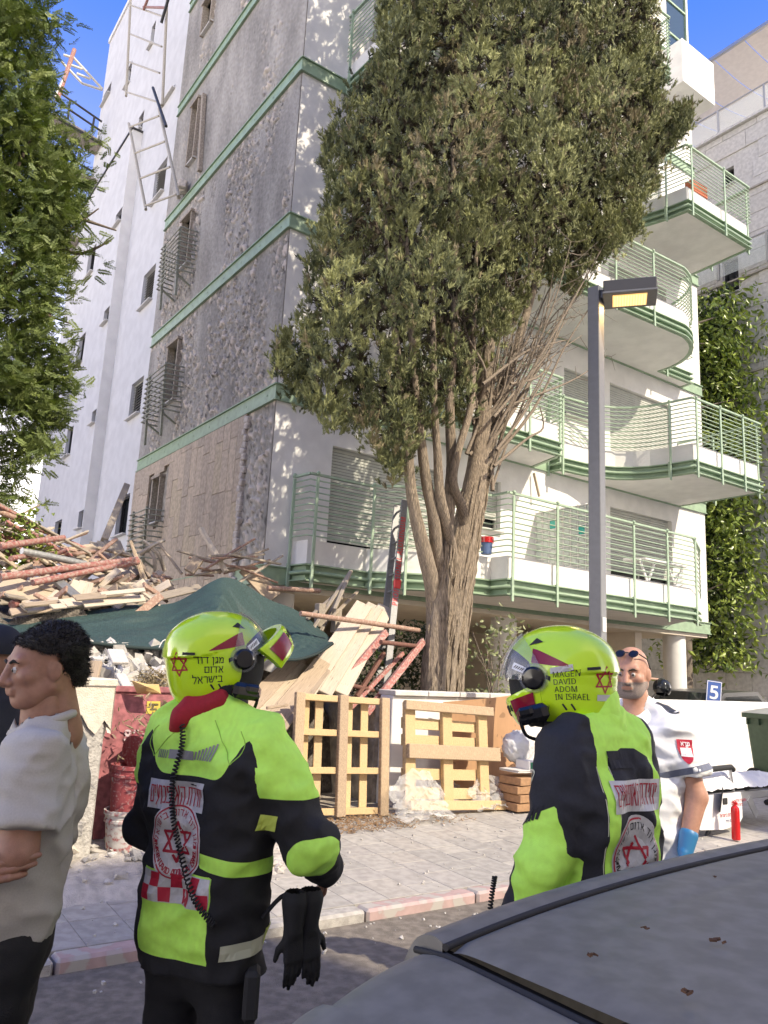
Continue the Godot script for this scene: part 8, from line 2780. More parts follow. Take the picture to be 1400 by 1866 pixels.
func rider_left()->void:
	var vd:=view_dirs(385)
	var v: Vector3=vd[0]; var r: Vector3=vd[1]
	var base:=PD(386,1500,2.66)
	var t:=thing("person","person from behind in yellow helmet, yellow and black jacket with red checkered band","person",Vector3(base.x,0,base.z))
	var F:=v*cos(0.62)+r*sin(0.62)
	t.basis=yaw_of(F)*Basis.from_scale(Vector3(0.88,1.035,0.94))
	t.position=Vector3(base.x,0.0,base.z)
	var arms:=[[Vector3(-0.20,1.40,-0.02),Vector3(-0.385,1.15,0.03),Vector3(-0.34,1.05,0.24)],[Vector3(0.20,1.40,-0.02),Vector3(0.29,1.12,0.02),Vector3(0.20,1.02,0.22)]]
	var legs:=[[Vector3(-0.10,0.90,0),Vector3(-0.12,0.50,0.03),Vector3(-0.13,0.15,-0.01)],[Vector3(0.10,0.90,0),Vector3(0.11,0.50,0.03),Vector3(0.12,0.15,-0.01)]]
	under_body(t,M.skin,arms,legs,Vector3(0,1.62,0.02))
	trousers(t,legs,M.black_cloth,0.86,3)
	var hf:=Field.new(Vector3(-0.45,0.86,0.14),Vector3(-0.19,1.13,0.43),0.005)
	hf.cap(arms[0][2] - Vector3(0.0,-0.02,0.05),arms[0][2],0.03,0.028,0.01)
	hand(hf,arms[0][2],Vector3(0.25,-0.75,0.35),Vector3(-0.8,0.0,0.4),1.0,0.35)
	part(t,"hand",net_mb(hf.net()).out(),M.skin)
	var jk:=jacket_field(arms,0.77,8,0.024,0.94)
	var net:=jk.net()
	var el: Vector3=arms[0][1]
	var neon:=func(p: Vector3)->float:
		var ax:=absf(p.x)
		var lim:=1.315+0.02*p.x
		lim+=0.115*exp(-pow((ax - 0.205)/0.045,2.0))*(1.0 if p.z<0.02 else 0.0)
		if ax>0.25: lim=1.27
		var g:=(p.y - lim)
		var pad:=0.098 - ((p - el - Vector3(-0.035,-0.045,-0.015))*Vector3(1,1.25,1)).length()
		var panel:=minf(minf(0.145 - absf(p.x - 0.02),p.y - 0.82),minf(1.05 - p.y,-0.02 - p.z))
		var belt:=minf(0.022 - absf(p.y - 1.075 - 0.12*(p.x+0.2)),minf(-p.x - 0.06,0.36 - absf(p.x)))
		if p.x<-0.30: belt=-1.0
		return maxf(maxf(g,pad),maxf(panel,belt))
	var sp:=split_net(net,neon)
	part(t,"jacket",sp[1].out(),M.jacket_black)
	part(t,"bright_panels",sp[0].out(),M.jacket_neon)
	var cf:=Field.new(Vector3(-0.2,1.38,-0.2),Vector3(0.2,1.64,0.2),0.01)
	cf.cap(Vector3(0,1.45,-0.005),Vector3(0,1.56,0.01),0.095,0.082,0.02)
	cf.crumple(cloth_fold(4,0.012))
	part(t,"collar",net_mb(cf.net()).out(),M.black_cloth)
	var sc:=Field.new(Vector3(-0.16,1.36,-0.26),Vector3(0.24,1.60,0.12),0.008)
	sc.cap(Vector3(0.05,1.515,-0.05),Vector3(0.085,1.475,-0.115),0.042,0.024,0.03)
	sc.cap(Vector3(0.085,1.475,-0.115),Vector3(0.125,1.42,-0.12),0.024,0.004,0.03)
	sc.cap(Vector3(-0.04,1.535,-0.065),Vector3(0.06,1.51,-0.08),0.026,0.034,0.03)
	sc.crumple(cloth_fold(9,0.014))
	part(t,"scarf",net_mb(sc.net()).out(),M.scarf_red)
	var U:=Vector3(-1,0,0); var V:=Vector3(0,1,0)
	var f1:=on_field(jk,Vector3(0.045,1.258,-0.1),U,V)
	var plate:=holder(t,"name_plate")
	part(plate,"patch",lay(rect_flat(0.225,0.082,14),f1,0.003),M.reflective)
	var lt:=MB.new()
	var st:=heb_strokes("יחידת האופנועים")
	var w:=0.0
	for ch in "יחידת האופנועים": w+=heb_w(ch)
	var s:=0.205/w
	for q in st: q[1]*=2.6; q[3]*=2.6
	add_strokes(lt,st,0.0038,Vector2(-0.10,-0.025),0.0,s,3)
	part(plate,"lettering",lay(lt,f1,0.0048),M.red_ink)
	badge(t,on_field(jk,Vector3(0.03,1.13,-0.1),U,V),0.108,M.red_ink,M.red_ink,M.white_patch)
	var f3:=on_field(jk,Vector3(0.02,1.005,-0.1),U,V)
	var ck:=holder(t,"checkered_band")
	part(ck,"patch",lay(rect_flat(0.285,0.082,14),f3,0.004),M.reflective)
	var sq:=MB.new()
	for i in 7:
		for j in 2:
			if (i+j) % 2==0:
				var cell:=rect_flat(0.0400,0.0385,3,-0.1215+i*0.0405,-0.0195+j*0.039,0.10*(j*2 - 1))
				sq.v.append_array(cell.v)
	part(ck,"red_squares",lay(sq,f3,0.0056),M.patch_red)
	var f4:=on_field(jk,Vector3(0.01,1.372,-0.1),U,Vector3(0,1,0))
	var hs:=MB.new()
	hs.v.append_array(rect_flat(0.10,0.026,6,-0.035,0.0).v)
	for i in 7:
		var x:=0.023+i*0.0125
		hs.v.append_array(rect_flat(0.007,0.024+i*0.0042,1,x,0.001+i*0.0023,0.28).v)
		if i<5: hs.v.append_array(rect_flat(0.0045,0.024,1,-0.093 - i*0.0085,-0.001,0.2).v)
	part(t,"silver_stripe",lay(hs,f4,0.003),M.silver)
	part(t,"sleeve_band",lay(rect_flat(0.065,0.045,5,0,0,0.3),on_field(jk,Vector3(-0.28,1.20,-0.1),Vector3(-1,0,0.25).normalized(),V),0.003),M.strip_yellow)
	var hu:=Vector3(-0.62,0.06,0.78).normalized()
	part(t,"hem_band",lay(rect_flat(0.17,0.042,10),on_field(jk,Vector3(-0.22,0.86,-0.06),hu,V),0.003),M.strip_silver)
	part(t,"hem_band",lay(rect_flat(0.07,0.05,6),on_field(jk,Vector3(-0.275,0.877,0.05),Vector3(-0.25,0.08,0.97).normalized(),V),0.004),M.strip_yellow)
	for e in [-1.0,1.0]:
		var sm:=MB.new()
		var fs:=on_field(jk,Vector3(0,1.36,-0.1),U,V)
		var pts:=[]
		for i in 9: pts.append(fs.call(e*lerpf(0.05,0.165,i/8.0),lerpf(0.115,0.0,i/8.0),0.0))
		sm.tube(pts,0.0018,4)
		part(t,"seam",sm.out(),M.jacket_seam)
		sm=MB.new()
		pts=[]
		for i in 9: pts.append(fs.call(e*(0.165+0.03*sin(i/8.0*PI)),lerpf(0.0,0.09,i/8.0),0.0))
		sm.tube(pts,0.0018,4)
		part(t,"seam",sm.out(),M.jacket_seam)
	var fc:=on_field(jk,Vector3(0,1.2,-0.1),U,V)
	part(t,"coiled_cord",coil([Vector3(0.08,1.50,-0.13),fc.call(-0.045,0.21,0.012),fc.call(-0.055,0.10,0.012),fc.call(-0.045,0.0,0.012),fc.call(-0.01,-0.10,0.012),fc.call(0.08,-0.20,0.012),fc.call(0.15,-0.27,0.012)],0.008,64,0.0028),M.rubber)
	for k in 2:
		var o:=Vector3(-0.33 - k*0.03,0.905,0.05+k*0.05)
		var gf:=Field.new(o+Vector3(-0.12,-0.24,-0.12),o+Vector3(0.12,0.10,0.12),0.006)
		gf.cap(o+Vector3(0,0.07,0),o,0.045,0.032,0.01)
		hand(gf,o,Vector3(-0.08 - 0.1*k,-1,0.05),Vector3(-0.8,0,-0.6),1.0 - 2.0*k,0.22,0.92)
		part(t,"hanging_glove",net_mb(gf.net()).out(),M.black_cloth)
	part(t,"glove_strap",tubem(spline([Vector3(-0.235,0.93,0.0),Vector3(-0.29,0.99,0.05),Vector3(-0.345,0.955,0.07)],5),0.007,6),M.rubber)
	var pouch:=MB.new()
	pouch.box(Vector3(-0.235,0.745,-0.03),Vector3(0.05,0.13,0.10),Basis(Vector3.UP,0.6),0.012)
	part(t,"belt_pouch",pouch.out(),M.rubber)
	var H:=v*cos(1.32)+r*sin(1.32)
	var hb:=Basis.from_scale(Vector3(1.0/0.88,1.0/1.035,1.0/0.94))*Basis(yaw_of(F).inverse()*yaw_of(H))*Basis(Vector3.RIGHT,-0.06)
	helmet(t,Transform3D(hb.scaled(Vector3.ONE*1.10),Vector3(0.065,1.652,0.03)),0.98,0.62,-1.0,false)
func rider_right()->void:
	var vd:=view_dirs(1060)
	var v: Vector3=vd[0]; var r: Vector3=vd[1]
	var base:=PD(1088,1500,2.74)
	var t:=thing("person","person in yellow helmet, black and yellow jacket with round badge, beside the car roof","person",Vector3(base.x,0,base.z))
	var F:=v*cos(0.84) - r*sin(0.84)
	t.basis=yaw_of(F)*Basis.from_scale(Vector3(0.84,1.05,0.94))
	t.position=Vector3(base.x,0.0,base.z)
	var arms:=[[Vector3(0.20,1.40,-0.02),Vector3(0.28,1.10,0.0),Vector3(0.27,0.88,0.14)],[Vector3(-0.175,1.365,0.0),Vector3(-0.25,1.10,0.05),Vector3(-0.2,0.96,0.24)]]
	var legs:=[[Vector3(-0.10,0.90,0),Vector3(-0.11,0.50,0.03),Vector3(-0.12,0.15,-0.01)],[Vector3(0.10,0.90,0),Vector3(0.11,0.50,0.03),Vector3(0.12,0.15,-0.01)]]
	under_body(t,M.skin,arms,legs,Vector3(0.065,1.545,0.085))
	trousers(t,legs,M.black_cloth,0.86,5)
	var jk:=jacket_field(arms,0.78,21,0.024,1.02)
	var net:=jk.net()
	var neon:=func(p: Vector3)->float:
		var yoke:=p.y - (1.43 - 0.35*maxf(0.0,absf(p.x) - 0.03)) - (0.03 if p.z>-0.06 else 0.0)
		yoke=minf(yoke,0.155 - absf(p.x))
		var stripe:=minf(0.026 - absf(absf(p.x) - 0.115 - 0.02*sin((p.y - 1.1)*6.0)),minf(-0.02 - p.z,1.42 - p.y))
		var sl:=-1.0
		if p.x>0.17:
			sl=minf(1.225+0.35*(p.x - 0.3) - 0.55*p.z - p.y,minf(0.10 - absf(p.z+0.005+(1.1 - p.y)*0.16),p.x - 0.2))
		var frontp:=minf(minf(p.z - 0.06,1.2 - p.y),minf(p.x - 0.05,0.2 - p.x))
		return maxf(maxf(yoke,stripe),maxf(sl,frontp))
	var sp:=split_net(net,neon)
	var grey:=split_net(net,func(p: Vector3)->float: return -1.0)
	part(t,"jacket",sp[1].out(),M.jacket_navy)
	part(t,"bright_panels",sp[0].out(),M.jacket_neon)
	var cf:=Field.new(Vector3(-0.2,1.38,-0.2),Vector3(0.2,1.66,0.2),0.01)
	cf.cap(Vector3(0,1.46,-0.01),Vector3(0,1.545,0.0),0.098,0.088,0.02)
	cf.crumple(cloth_fold(14,0.01))
	part(t,"collar",net_mb(cf.net()).out(),M.jacket_neon)
	var nf:=Field.new(Vector3(-0.2,1.45,-0.2),Vector3(0.2,1.72,0.24),0.01)
	nf.cap(Vector3(0,1.52,0.02),Vector3(0,1.60,0.03),0.085,0.09,0.02)
	nf.crumple(cloth_fold(15,0.012))
	part(t,"neck_gaiter",net_mb(nf.net()).out(),M.black_cloth)
	var U:=Vector3(-1,0,0); var V:=Vector3(0,1,0)
	var f1:=on_field(jk,Vector3(0.0,1.30,-0.1),U,V)
	var plate:=holder(t,"name_plate")
	part(plate,"patch",lay(rect_flat(0.27,0.088,16),f1,0.004),M.reflective)
	var lt:=MB.new()
	var st:=heb_strokes("יחידת האופנועים")
	var w:=0.0
	for ch in "יחידת האופנועים": w+=heb_w(ch)
	for q in st: q[1]*=2.6; q[3]*=2.6
	add_strokes(lt,st,0.0042,Vector2(-0.122,-0.026),0.0,0.24/w,3)
	part(plate,"lettering",lay(lt,f1,0.0058),M.red_ink)
	badge(t,on_field(jk,Vector3(0.0,1.125,-0.1),U,V),0.122,M.black_ink,M.patch_red,M.reflective)
	part(t,"shoulder_patch",lay(rect_flat(0.105,0.05,6,0,0,-0.3),on_field(jk,Vector3(0.055,1.385,-0.1),U,Vector3(0,0.93,0.35).normalized()),0.004),M.jacket_navy)
	var SU:=Vector3(0.25,0,-0.97).normalized()
	var fs:=on_field(jk,Vector3(0.20,1.225,0.0),SU,V)
	var hb:=MB.new()
	for i in 8: hb.v.append_array(rect_flat(0.009,0.030+0.002*i,1,-0.045+i*0.0145,-0.018+i*0.006,0.4).v)
	part(t,"hatching",lay(hb,fs,0.003),M.jacket_navy)
	var fo:=on_field(jk,Vector3(0.20,1.335,0.0),SU,V)
	var ov:=MB.new()
	var dd:=disc_flat(0.018,0.0225,30,1)
	for q in dd.v: ov.v.append(Vector3(q.x*1.25,q.y+q.x*0.5,0))
	ov.v.append_array(strokes_flat([[-0.022,-0.014,0.006,0.016],[0.004,-0.006,0.02,0.006],[-0.01,-0.004,0.012,-0.004]],0.0045).v)
	part(t,"emblem",lay(ov,fo,0.003),M.strip_silver)
	for e in [0.145,0.088]:
		var sm:=MB.new()
		var fb:=on_field(jk,Vector3(0,1.1,-0.1),U,V)
		var pts:=[]
		for i in 14: pts.append(fb.call(-e - 0.02*sin((lerpf(-0.3,0.28,i/13.0))*6.0),lerpf(-0.3,0.28,i/13.0),0.0))
		sm.tube(pts,0.002,4)
		part(t,"piping",sm.out(),M.strip_silver)
	part(t,"coiled_cord",coil([Vector3(0.27,1.02,0.24),Vector3(0.29,0.9,0.24),Vector3(0.28,0.78,0.2)],0.008,30,0.0028),M.rubber)
	var H:=v*cos(1.40) - r*sin(1.40)
	var hb2:=Basis.from_scale(Vector3(1.0/0.84,1.0/1.05,1.0/0.94))*Basis(yaw_of(F).inverse()*yaw_of(H))*Basis(Vector3.RIGHT,0.10)
	helmet(t,Transform3D(hb2.scaled(Vector3.ONE*1.22),Vector3(0.065,1.622,0.11)),0.0,0.42,1.0,true)
func man_in_white()->void:
	var vd:=view_dirs(1150)
	var v: Vector3=vd[0]; var r: Vector3=vd[1]
	var base:=PD(1164,1400,4.35)
	var t:=thing("person","bald bearded person in white short sleeved uniform shirt wearing blue gloves","person",Vector3(base.x,0,base.z))
	var F:=-v*cos(0.55) - r*sin(0.55)
	t.basis=yaw_of(F)*Basis.from_scale(Vector3(1.05,1.085,1.05))
	t.position=Vector3(base.x,0.0,base.z)
	var hc:=Vector3(0,1.615,0.05)
	var arms:=[[Vector3(0.20,1.37,-0.01),Vector3(0.27,1.09,-0.04),Vector3(0.26,0.87,0.06)],[Vector3(-0.20,1.37,-0.01),Vector3(-0.25,1.09,-0.02),Vector3(-0.2,0.90,0.14)]]
	var legs:=[[Vector3(-0.10,0.88,0),Vector3(-0.11,0.48,0.03),Vector3(-0.12,0.15,-0.01)],[Vector3(0.10,0.88,0),Vector3(0.11,0.48,0.03),Vector3(0.12,0.15,-0.01)]]
	var bf:=Field.new(Vector3(-0.42,0.72,-0.26),Vector3(0.42,1.56,0.34),0.011)
	bf.cap(Vector3(-0.08,1.0,0),Vector3(0.08,1.0,0),0.10,0.10,0.05)
	bf.cap(Vector3(0,1.0,0),Vector3(0,1.34,0),0.11,0.12,0.05)
	bf.cap(Vector3(-0.15,1.36,-0.01),Vector3(0.15,1.36,-0.01),0.06,0.06,0.05)
	bf.cap(Vector3(0,1.36,0),Vector3(0,1.52,0.02),0.06,0.06,0.04)
	for a in arms:
		bf.cap(a[0],a[1],0.055,0.046,0.03); bf.cap(a[1],a[2],0.048,0.031,0.02)
	var body:=net_mb(bf.net())
	var hb:=Basis(t.basis.orthonormalized().inverse()*yaw_of(-v*cos(0.25) - r*sin(0.25)))*Basis(Vector3.RIGHT,0.12)
	var hd:=Field.new(hc - Vector3(0.14,0.24,0.18),hc+Vector3(0.14,0.17,0.18),0.0042)
	head_field(hd,hc,hb,1.0)
	var hn:=hd.net()
	var bi:=hb.inverse()
	var beard:=func(p: Vector3)->float:
		var q:=bi*(p - hc)
		var g:=minf(-0.030 - q.y - 0.35*absf(q.x)*0.0,q.z - 0.005)
		g=minf(g,q.y+0.105+(q.z - 0.06)*0.3)
		var lips:=((q - Vector3(0,-0.058,0.095))*Vector3(0.8,2.2,1)).length() - 0.022
		var cheeks:=0.075 - Vector2(q.y+0.105,absf(q.x)*0.3).length()
		return minf(minf(g,lips),cheeks)
	var hs:=split_net(hn,beard)
	body.v.append_array(hs[1].v); body.n.append_array(hs[1].n); body.t.append_array(hs[1].t); body.c.append_array(hs[1].c)
	part(t,"body",body.out(),M.skin_light)
	part(t,"beard",hs[0].out(),M.grey_beard)
	face_parts(t,hc,hb,1.0,flat(Color(0.03,0.025,0.02),0.9))
	var sg:=holder(t,"sunglasses")
	for e in [-1.0,1.0]:
		var lens:=MB.new()
		lens.lathe([Vector2(0,0.004),Vector2(0.018,0.003),Vector2(0.024,0),Vector2(0,-0.001)],18,Transform3D(hb*Basis(Vector3.RIGHT,0.7)*Basis(Vector3.BACK,0.0),hc+hb*Vector3(0.032*e,0.098,0.072)))
		part(sg,"lens",lens.out(),M.black_gloss)
		part(sg,"temple",tubem([hc+hb*Vector3(0.058*e,0.096,0.068),hc+hb*Vector3(0.082*e,0.07,0.02),hc+hb*Vector3(0.084*e,0.02,-0.03)],0.003,6),M.rubber)
	part(sg,"bridge",tubem([hc+hb*Vector3(-0.012,0.103,0.082),hc+hb*Vector3(0.012,0.103,0.082)],0.003,6),M.rubber)
	var sf:=shirt_field(arms,0.80,Vector3(0.42,1.56,0.36),0.72,0.080,0.082,31,0.024,0.0,1.0)
	for z in sf.nz:
		for y in sf.ny:
			for x in sf.nx:
				var p:=sf.o+Vector3(x,y,z)*sf.c
				if p.y>1.40 - maxf(0.0,p.z)*0.9 and p.z>-0.04:
					var i:=(z*sf.ny+y)*sf.nx+x
					sf.d[i]=maxf(sf.d[i],0.052 - (p - Vector3(0,p.y,0.035+(1.48 - p.y)*0.4)).length())
	part(t,"shirt",net_mb(sf.net()).out(),M.white_cloth)
	var col:=MB.new()
	for e in [-1.0,1.0]:
		var cp:=[Vector3(0.012*e,1.405,0.118),Vector3(0.062*e,1.43,0.085),Vector3(0.085*e,1.475,0.01),Vector3(0.05*e,1.51,-0.06)]
		var cq:=[Vector3(0.062*e,1.36,0.138),Vector3(0.10*e,1.39,0.085),Vector3(0.115*e,1.445,0.0),Vector3(0.06*e,1.475,-0.085)]
		for i in 3: col.face(cp[i],cp[i+1],cq[i+1],cq[i],Vector3(e,0.6,0.5))
	M.collar2=M.white_cloth.duplicate(); M.collar2.cull_mode=BaseMaterial3D.CULL_DISABLED
	part(t,"collar",col.out(),M.collar2)
	var FU:=Vector3(1,0,0); var V:=Vector3(0,1,0)
	var fp:=on_field(sf,Vector3(0.10,1.275,0.1),FU,V)
	part(t,"pocket",lay(rect_flat(0.11,0.12,8,0.0,-0.02),fp,0.003),M.white_cloth)
	part(t,"pocket_flap",lay(rect_flat(0.118,0.042,8,0.0,0.035),fp,0.007),M.white_cloth)
	var fb:=on_field(sf,Vector3(0.075,1.18,0.1),FU,V)
	var bd:=holder(t,"badge")
	part(bd,"ring",lay(disc_flat(0.029,0.034,30,1),fb,0.009),M.patch_red)
	part(bd,"patch",lay(disc_flat(0.0,0.029,30,3),fb,0.0085),flat(Color(0.62,0.42,0.44),0.6))
	part(bd,"star",lay(strokes_flat(star_strokes(0.017),0.003),fb,0.010),M.patch_red)
	var pk:=MB.new()
	for i in 6: pk.v.append_array(disc_flat(0.0,0.006,10,1).v)
	for i in 6:
		var fk:=on_field(sf,Vector3(0.0,1.36 - i*0.085,0.1),FU,V)
		part(t,"button",lay(disc_flat(0.0,0.006,10,1),fk,0.004),M.white_plastic)
	part(t,"epaulette",lay(rect_flat(0.05,0.12,4),on_field(sf,Vector3(0.14,1.40,-0.01),Vector3(0,0,-1),Vector3(-0.95,0.3,0).normalized()),0.006),M.navy_cloth)
	part(t,"epaulette_bar",lay(rect_flat(0.05,0.012,4,0,-0.045),on_field(sf,Vector3(0.14,1.40,-0.01),Vector3(0,0,-1),Vector3(-0.95,0.3,0).normalized()),0.008),M.white_ink)
	var AU:=Vector3(0.35,0,-0.94).normalized()
	AU=Vector3(0.5,0,-0.87).normalized()
	var fa:=on_field(sf,Vector3(0.21,1.29,0.01),AU,V)
	var shd:=MB.new()
	var n:=10
	for i in n:
		var y0:=lerpf(0.045,-0.055,float(i)/n); var y1:=lerpf(0.045,-0.055,float(i+1)/n)
		var w0:=0.034*sqrt(clampf((y0+0.056)/0.06,0,1)); var w1:=0.034*sqrt(clampf((y1+0.056)/0.06,0,1))
		shd.quad(Vector3(-w0,y0,0),Vector3(w0,y0,0),Vector3(w1,y1,0),Vector3(-w1,y1,0))
	part(t,"sleeve_shield",lay(shd,fa,0.004),M.patch_red)
	part(t,"sleeve_shield_field",lay(rect_flat(0.046,0.036,4,0,-0.008),fa,0.0055),M.white_ink)
	part(t,"sleeve_shield_print",lay(strokes_flat(heb_strokes("מדא"),0.003,Vector2(-0.018,0.02),0.0,0.014),fa,0.006),M.white_ink)
	var band:=MB.new()
	var a0: Vector3=arms[0][0]; var a1: Vector3=arms[0][1]
	var dn:=(a1 - a0).normalized()
	var bx:=dn.cross(Vector3.BACK).normalized()
	var cyl:=func(x: float,y: float,l: float)->Vector3:
		var th:=x; var c: Vector3=a0.lerp(a1,0.60)+dn*y
		var od:=bx*cos(th)+dn.cross(bx)*sin(th)
		return sf.hit(c+od*0.2,-od)+od*l
	var bf2:=MB.new()
	for i in 24: bf2.v.append_array(rect_flat(TAU/24.0,0.028,1,TAU*i/24.0,0.0).v)
	part(t,"sleeve_band",lay(bf2,cyl,0.003),M.strip_grey)
	trousers(t,legs,M.navy_cloth,0.86,13)
	for a in arms:
		var o: Vector3=a[2]
		var gf:=Field.new(o+Vector3(-0.12,-0.24,-0.13),o+Vector3(0.12,0.12,0.16),0.005)
		var dirg: Vector3=(a[2] - a[1]).normalized()
		gf.cap(o - dirg*0.07,o,0.041,0.034,0.01)
		hand(gf,o,dirg+Vector3(0,-0.2,0),Vector3(signf(o.x),0,-0.25),-signf(o.x),0.3,1.05)
		part(t,"glove",net_mb(gf.net()).out(),M.glove_blue)
func man_in_grey()->void:
	var vd:=view_dirs(85)
	var v: Vector3=vd[0]; var r: Vector3=vd[1]
	var base:=PD(42,1500,2.65)
	var t:=thing("person","dark haired person in beige grey knit t-shirt with folded arms at the left edge","person",Vector3(base.x,0,base.z))
	var F:=-r*cos(0.15)+v*sin(0.15)
	t.basis=yaw_of(F)
	t.position=Vector3(base.x,0.0,base.z)
	var hc:=Vector3(0.0,1.66,0.0)
	var arms:=[[Vector3(0.20,1.42,-0.04),Vector3(0.265,1.19,-0.035),Vector3(0.14,1.19,0.22)],[Vector3(-0.20,1.42,-0.03),Vector3(-0.22,1.15,0.15),Vector3(0.20,1.12,0.20)]]
	var legs:=[[Vector3(-0.10,0.92,0),Vector3(-0.11,0.50,0.03),Vector3(-0.12,0.15,-0.01)],[Vector3(0.10,0.92,0),Vector3(0.11,0.50,0.03),Vector3(0.12,0.15,-0.01)]]
	var bf:=Field.new(Vector3(-0.42,0.85,-0.28),Vector3(0.46,1.60,0.46),0.0105)
	bf.cap(Vector3(0,1.05,0),Vector3(0,1.34,-0.01),0.09,0.09,0.05)
	bf.cap(Vector3(-0.15,1.40,-0.02),Vector3(0.15,1.40,-0.02),0.045,0.045,0.05)
	bf.cap(Vector3(0,1.40,-0.02),Vector3(0,1.58,-0.01),0.064,0.06,0.04)
	for a in arms:
		bf.cap(a[0],a[1],0.060,0.050,0.03); bf.cap(a[1],a[2],0.052,0.034,0.025)
	var body:=net_mb(bf.net())
	var hb:=Basis(t.basis.inverse()*yaw_of(-r*cos(0.35) - v*sin(0.35)))*Basis(Vector3.RIGHT,0.12)
	var hd:=Field.new(hc - Vector3(0.15,0.25,0.19),hc+Vector3(0.15,0.17,0.19),0.0045)
	head_field(hd,hc,hb,1.02)
	var hm:=net_mb(hd.net())
	var gh:=Field.new(Vector3(0.14,1.02,-0.16),Vector3(0.44,1.28,0.26),0.004)
	gh.cap(Vector3(0.18,1.12,0.20),Vector3(0.285,1.135,0.10),0.036,0.031,0.01)
	hand(gh,Vector3(0.287,1.138,0.095),Vector3(0.22,0.22,-0.92),Vector3(0.92,0.05,0.36),-1.0,0.30,1.08)
	var gm:=net_mb(gh.net())
	for m in [hm,gm]:
		body.v.append_array(m.v); body.n.append_array(m.n); body.t.append_array(m.t); body.c.append_array(m.c)
	part(t,"body",body.out(),M.skin)
	face_parts(t,hc,hb,1.02,flat(Color(0.012,0.01,0.009),0.9))
	var hr:=Field.new(hc - Vector3(0.16,0.14,0.19),hc+Vector3(0.16,0.19,0.19),0.005)
	hr.ell(hc+hb*Vector3(0,0.05,-0.022),Vector3(0.088,0.092,0.106),hb,0.01)
	hr.cap(hc+hb*Vector3(0,-0.02,-0.075),hc+hb*Vector3(0,-0.055,-0.075),0.052,0.042,0.03)
	hr.crumple(cloth_fold(44,0.014))
	var bi:=hb.inverse()
	for z in hr.nz:
		for y in hr.ny:
			for x in hr.nx:
				var q:=bi*(hr.o+Vector3(x,y,z)*hr.c - hc)
				var e:=0.045+0.55*maxf(0.0,q.z - 0.02) - q.y if q.z>-0.02 else -0.06 - q.y*1.0
				var ear:=0.03 - Vector2(q.y+0.005,q.z+0.006).length()
				var i:=(z*hr.ny+y)*hr.nx+x
				hr.d[i]=maxf(hr.d[i],maxf(e,ear))
	var hn:=hr.net()
	part(t,"hair",net_mb(hn).out(),M.hair)
	var hx:=[]; var hcol:=[]
	var rg:=rng_of(71)
	for k in 5200:
		var i: int=rg.randi() % hn[0].size()
		var nn: Vector3=hn[1][i]
		var d:=(nn*0.8+hb*Vector3(rg.randf_range(-0.4,0.4),rg.randf_range(-0.6,0.3),rg.randf_range(-0.5,0.6))).normalized()
		hx.append(Transform3D(toward(d,rg.randf()*TAU).scaled(Vector3(1,rg.randf_range(0.35,0.75),1)),hn[0][i] - nn*0.003))
		hcol.append(Color(0.014,0.011,0.010)*rg.randf_range(0.6,2.2))
	var strand:=MB.new(); strand.limb([Vector3.ZERO,Vector3(0.001,0.009,0.002),Vector3(0.003,0.016,0.006)],[0.0012,0.0010,0.0003],3)
	multi(t,"hair_strands",strand.out(),tinted(0.5),hx,hcol)
	var sf:=shirt_field(arms,0.93,Vector3(0.46,1.62,0.38),0.72,0.088,0.080,52,0.022,0.04,1.0)
	for z in sf.nz:
		for y in sf.ny:
			for x in sf.nx:
				var p:=sf.o+Vector3(x,y,z)*sf.c
				if p.y>1.44:
					var i:=(z*sf.ny+y)*sf.nx+x
					sf.d[i]=maxf(sf.d[i],0.072 - Vector2(p.x,p.z+0.015 - (p.y - 1.5)*0.3).length())
	part(t,"t_shirt",net_mb(sf.net()).out(),M.knit)
	var nk:=[]
	for i in 25:
		var th:=TAU*i/24.0
		nk.append(Vector3(sin(th)*0.080,1.497 - 0.032*cos(th),-0.018+cos(th)*0.082))
	part(t,"collar",tubem(nk,0.014,8),M.knit)
	for q in [[0,0.078],[1,0.078]]:
		var a: Array=arms[q[0]]
		var dn: Vector3=(a[1] - a[0]).normalized()
		var x:=dn.cross(Vector3.BACK).normalized(); var y:=dn.cross(x)
		var ring:=[]
		for i in 21:
			var th:=TAU*i/20.0
			ring.append(a[0].lerp(a[1],0.70)+(x*cos(th)+y*sin(th))*0.079)
		part(t,"sleeve_hem",tubem(ring,0.008,7),M.knit)
	trousers(t,legs,M.black_cloth,0.97,17)
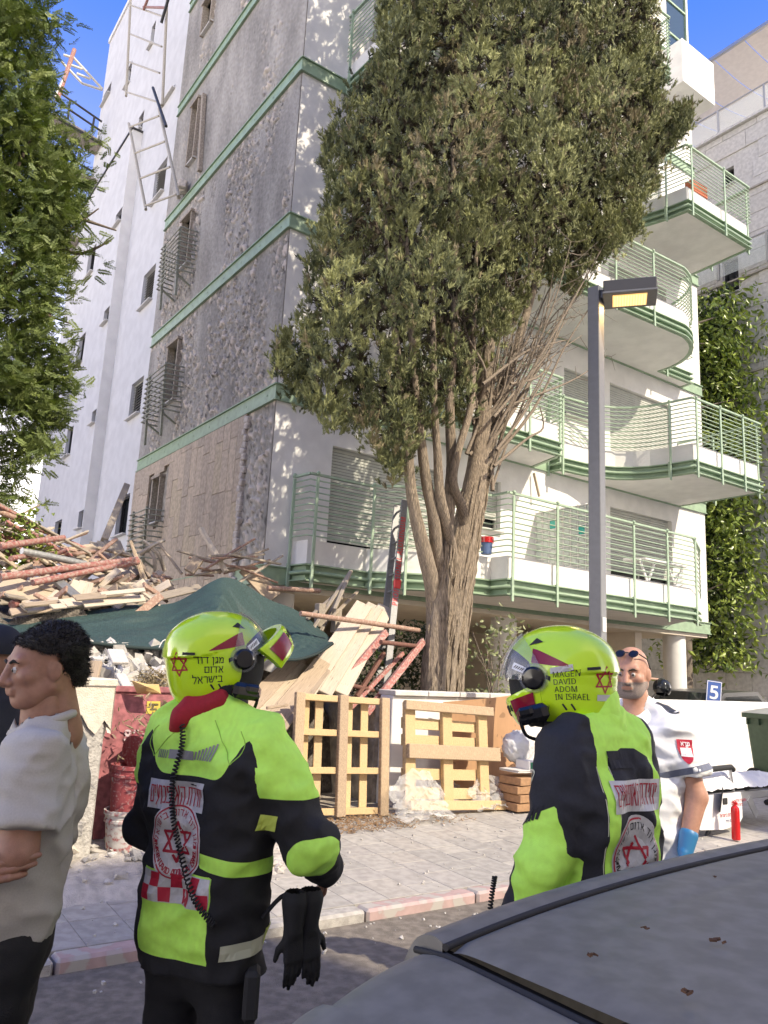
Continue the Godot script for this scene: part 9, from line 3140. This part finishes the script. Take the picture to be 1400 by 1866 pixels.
func man_at_edge()->void:
	var vd:=view_dirs(0)
	var v: Vector3=vd[0]; var r: Vector3=vd[1]
	var base:=PD(-30,1400,3.3)
	var t:=thing("person","person in dark navy clothes and cap almost cut off at the left edge","person",Vector3(base.x,0,base.z))
	t.basis=yaw_of(v*0.8 - r*0.6)
	t.position=Vector3(base.x,0.0,base.z)
	var arms:=[[Vector3(-0.20,1.40,-0.02),Vector3(-0.27,1.12,-0.02),Vector3(-0.24,0.90,0.10)],[Vector3(0.20,1.40,-0.02),Vector3(0.28,1.12,0.02),Vector3(0.25,0.90,0.12)]]
	var legs:=[[Vector3(-0.10,0.90,0),Vector3(-0.12,0.50,0.03),Vector3(-0.13,0.15,-0.01)],[Vector3(0.10,0.90,0),Vector3(0.11,0.50,0.03),Vector3(0.12,0.15,-0.01)]]
	under_body(t,M.skin,arms,legs,Vector3(0,1.64,0.02))
	trousers(t,legs,M.navy_dark,0.90,23)
	part(t,"jacket",net_mb(jacket_field(arms,0.80,33,0.016,0.95).net()).out(),M.navy_dark)
	var cap_:=MB.new()
	cap_.sheet(func(u: float,vv: float)->Vector3:
		var a:=u*TAU; var e:=lerpf(-0.05,PI*0.5,vv)
		return Vector3(0,1.70,0.015)+Vector3(cos(a)*cos(e)*0.092,sin(e)*0.105,sin(a)*cos(e)*0.108),24,12,true)
	part(t,"cap",cap_.out(),M.navy_dark)
	for a in arms:
		var gf:=Field.new(a[2]+Vector3(-0.1,-0.22,-0.1),a[2]+Vector3(0.1,0.06,0.14),0.006)
		hand(gf,a[2],(a[2] - a[1]).normalized(),Vector3(signf(a[2].x),0,0),-signf(a[2].x),0.3)
		part(t,"hand",net_mb(gf.net()).out(),M.skin)
	part(t,"radio",boxm(Vector3(0.05,0.12,0.03),0.008),M.rubber,Transform3D(Basis.IDENTITY,Vector3(-0.16,1.02,-0.13)))
func shirt_field(arms: Array,hem: float,hi: Vector3,upto: float,r0: float,r1: float,sd: int,fold: float,lift: float,bulk: float)->Field:
	var f:=Field.new(Vector3(-hi.x,hem - 0.06,-0.32),hi,0.010)
	for a in arms: f.cap(a[0],a[0].lerp(a[1],upto),r0,r1,0.03)
	for z in f.nz:
		for y in f.ny:
			for x in f.nx:
				var i:=(z*f.ny+y)*f.nx+x
				if f.d[i]<0.9:
					var p:=f.o+Vector3(x,y,z)*f.c
					var a: Array=arms[0] if p.x>0 else arms[1]
					f.d[i]=maxf(f.d[i],(p - a[0].lerp(a[1],upto)).dot((a[1] - a[0]).normalized()))
	for s in [-1.0,1.0]:
		f.cap(Vector3(0.078*s,hem+0.04,0.015),Vector3(0.083*s,hem+0.28,0.005),0.138*bulk,0.135*bulk,0.05)
		f.cap(Vector3(0.083*s,hem+0.28,0.005),Vector3(0.097*s,1.29+lift,-0.015),0.135*bulk,0.132*bulk,0.05)
		f.cap(Vector3(0.05*s,1.385+lift,-0.02),Vector3(0.17*s,1.365+lift,-0.02),0.072,0.074,0.05)
		f.cap(Vector3(0.02*s,1.45+lift,-0.015),Vector3(0.12*s,1.41+lift,-0.02),0.053,0.053,0.05)
	f.crumple(cloth_fold(sd,fold))
	for z in f.nz:
		for y in f.ny:
			var yy:=f.o.y+y*f.c
			if yy>hem+0.03: break
			for x in f.nx:
				var i:=(z*f.ny+y)*f.nx+x
				f.d[i]=maxf(f.d[i],hem - yy)
	return f
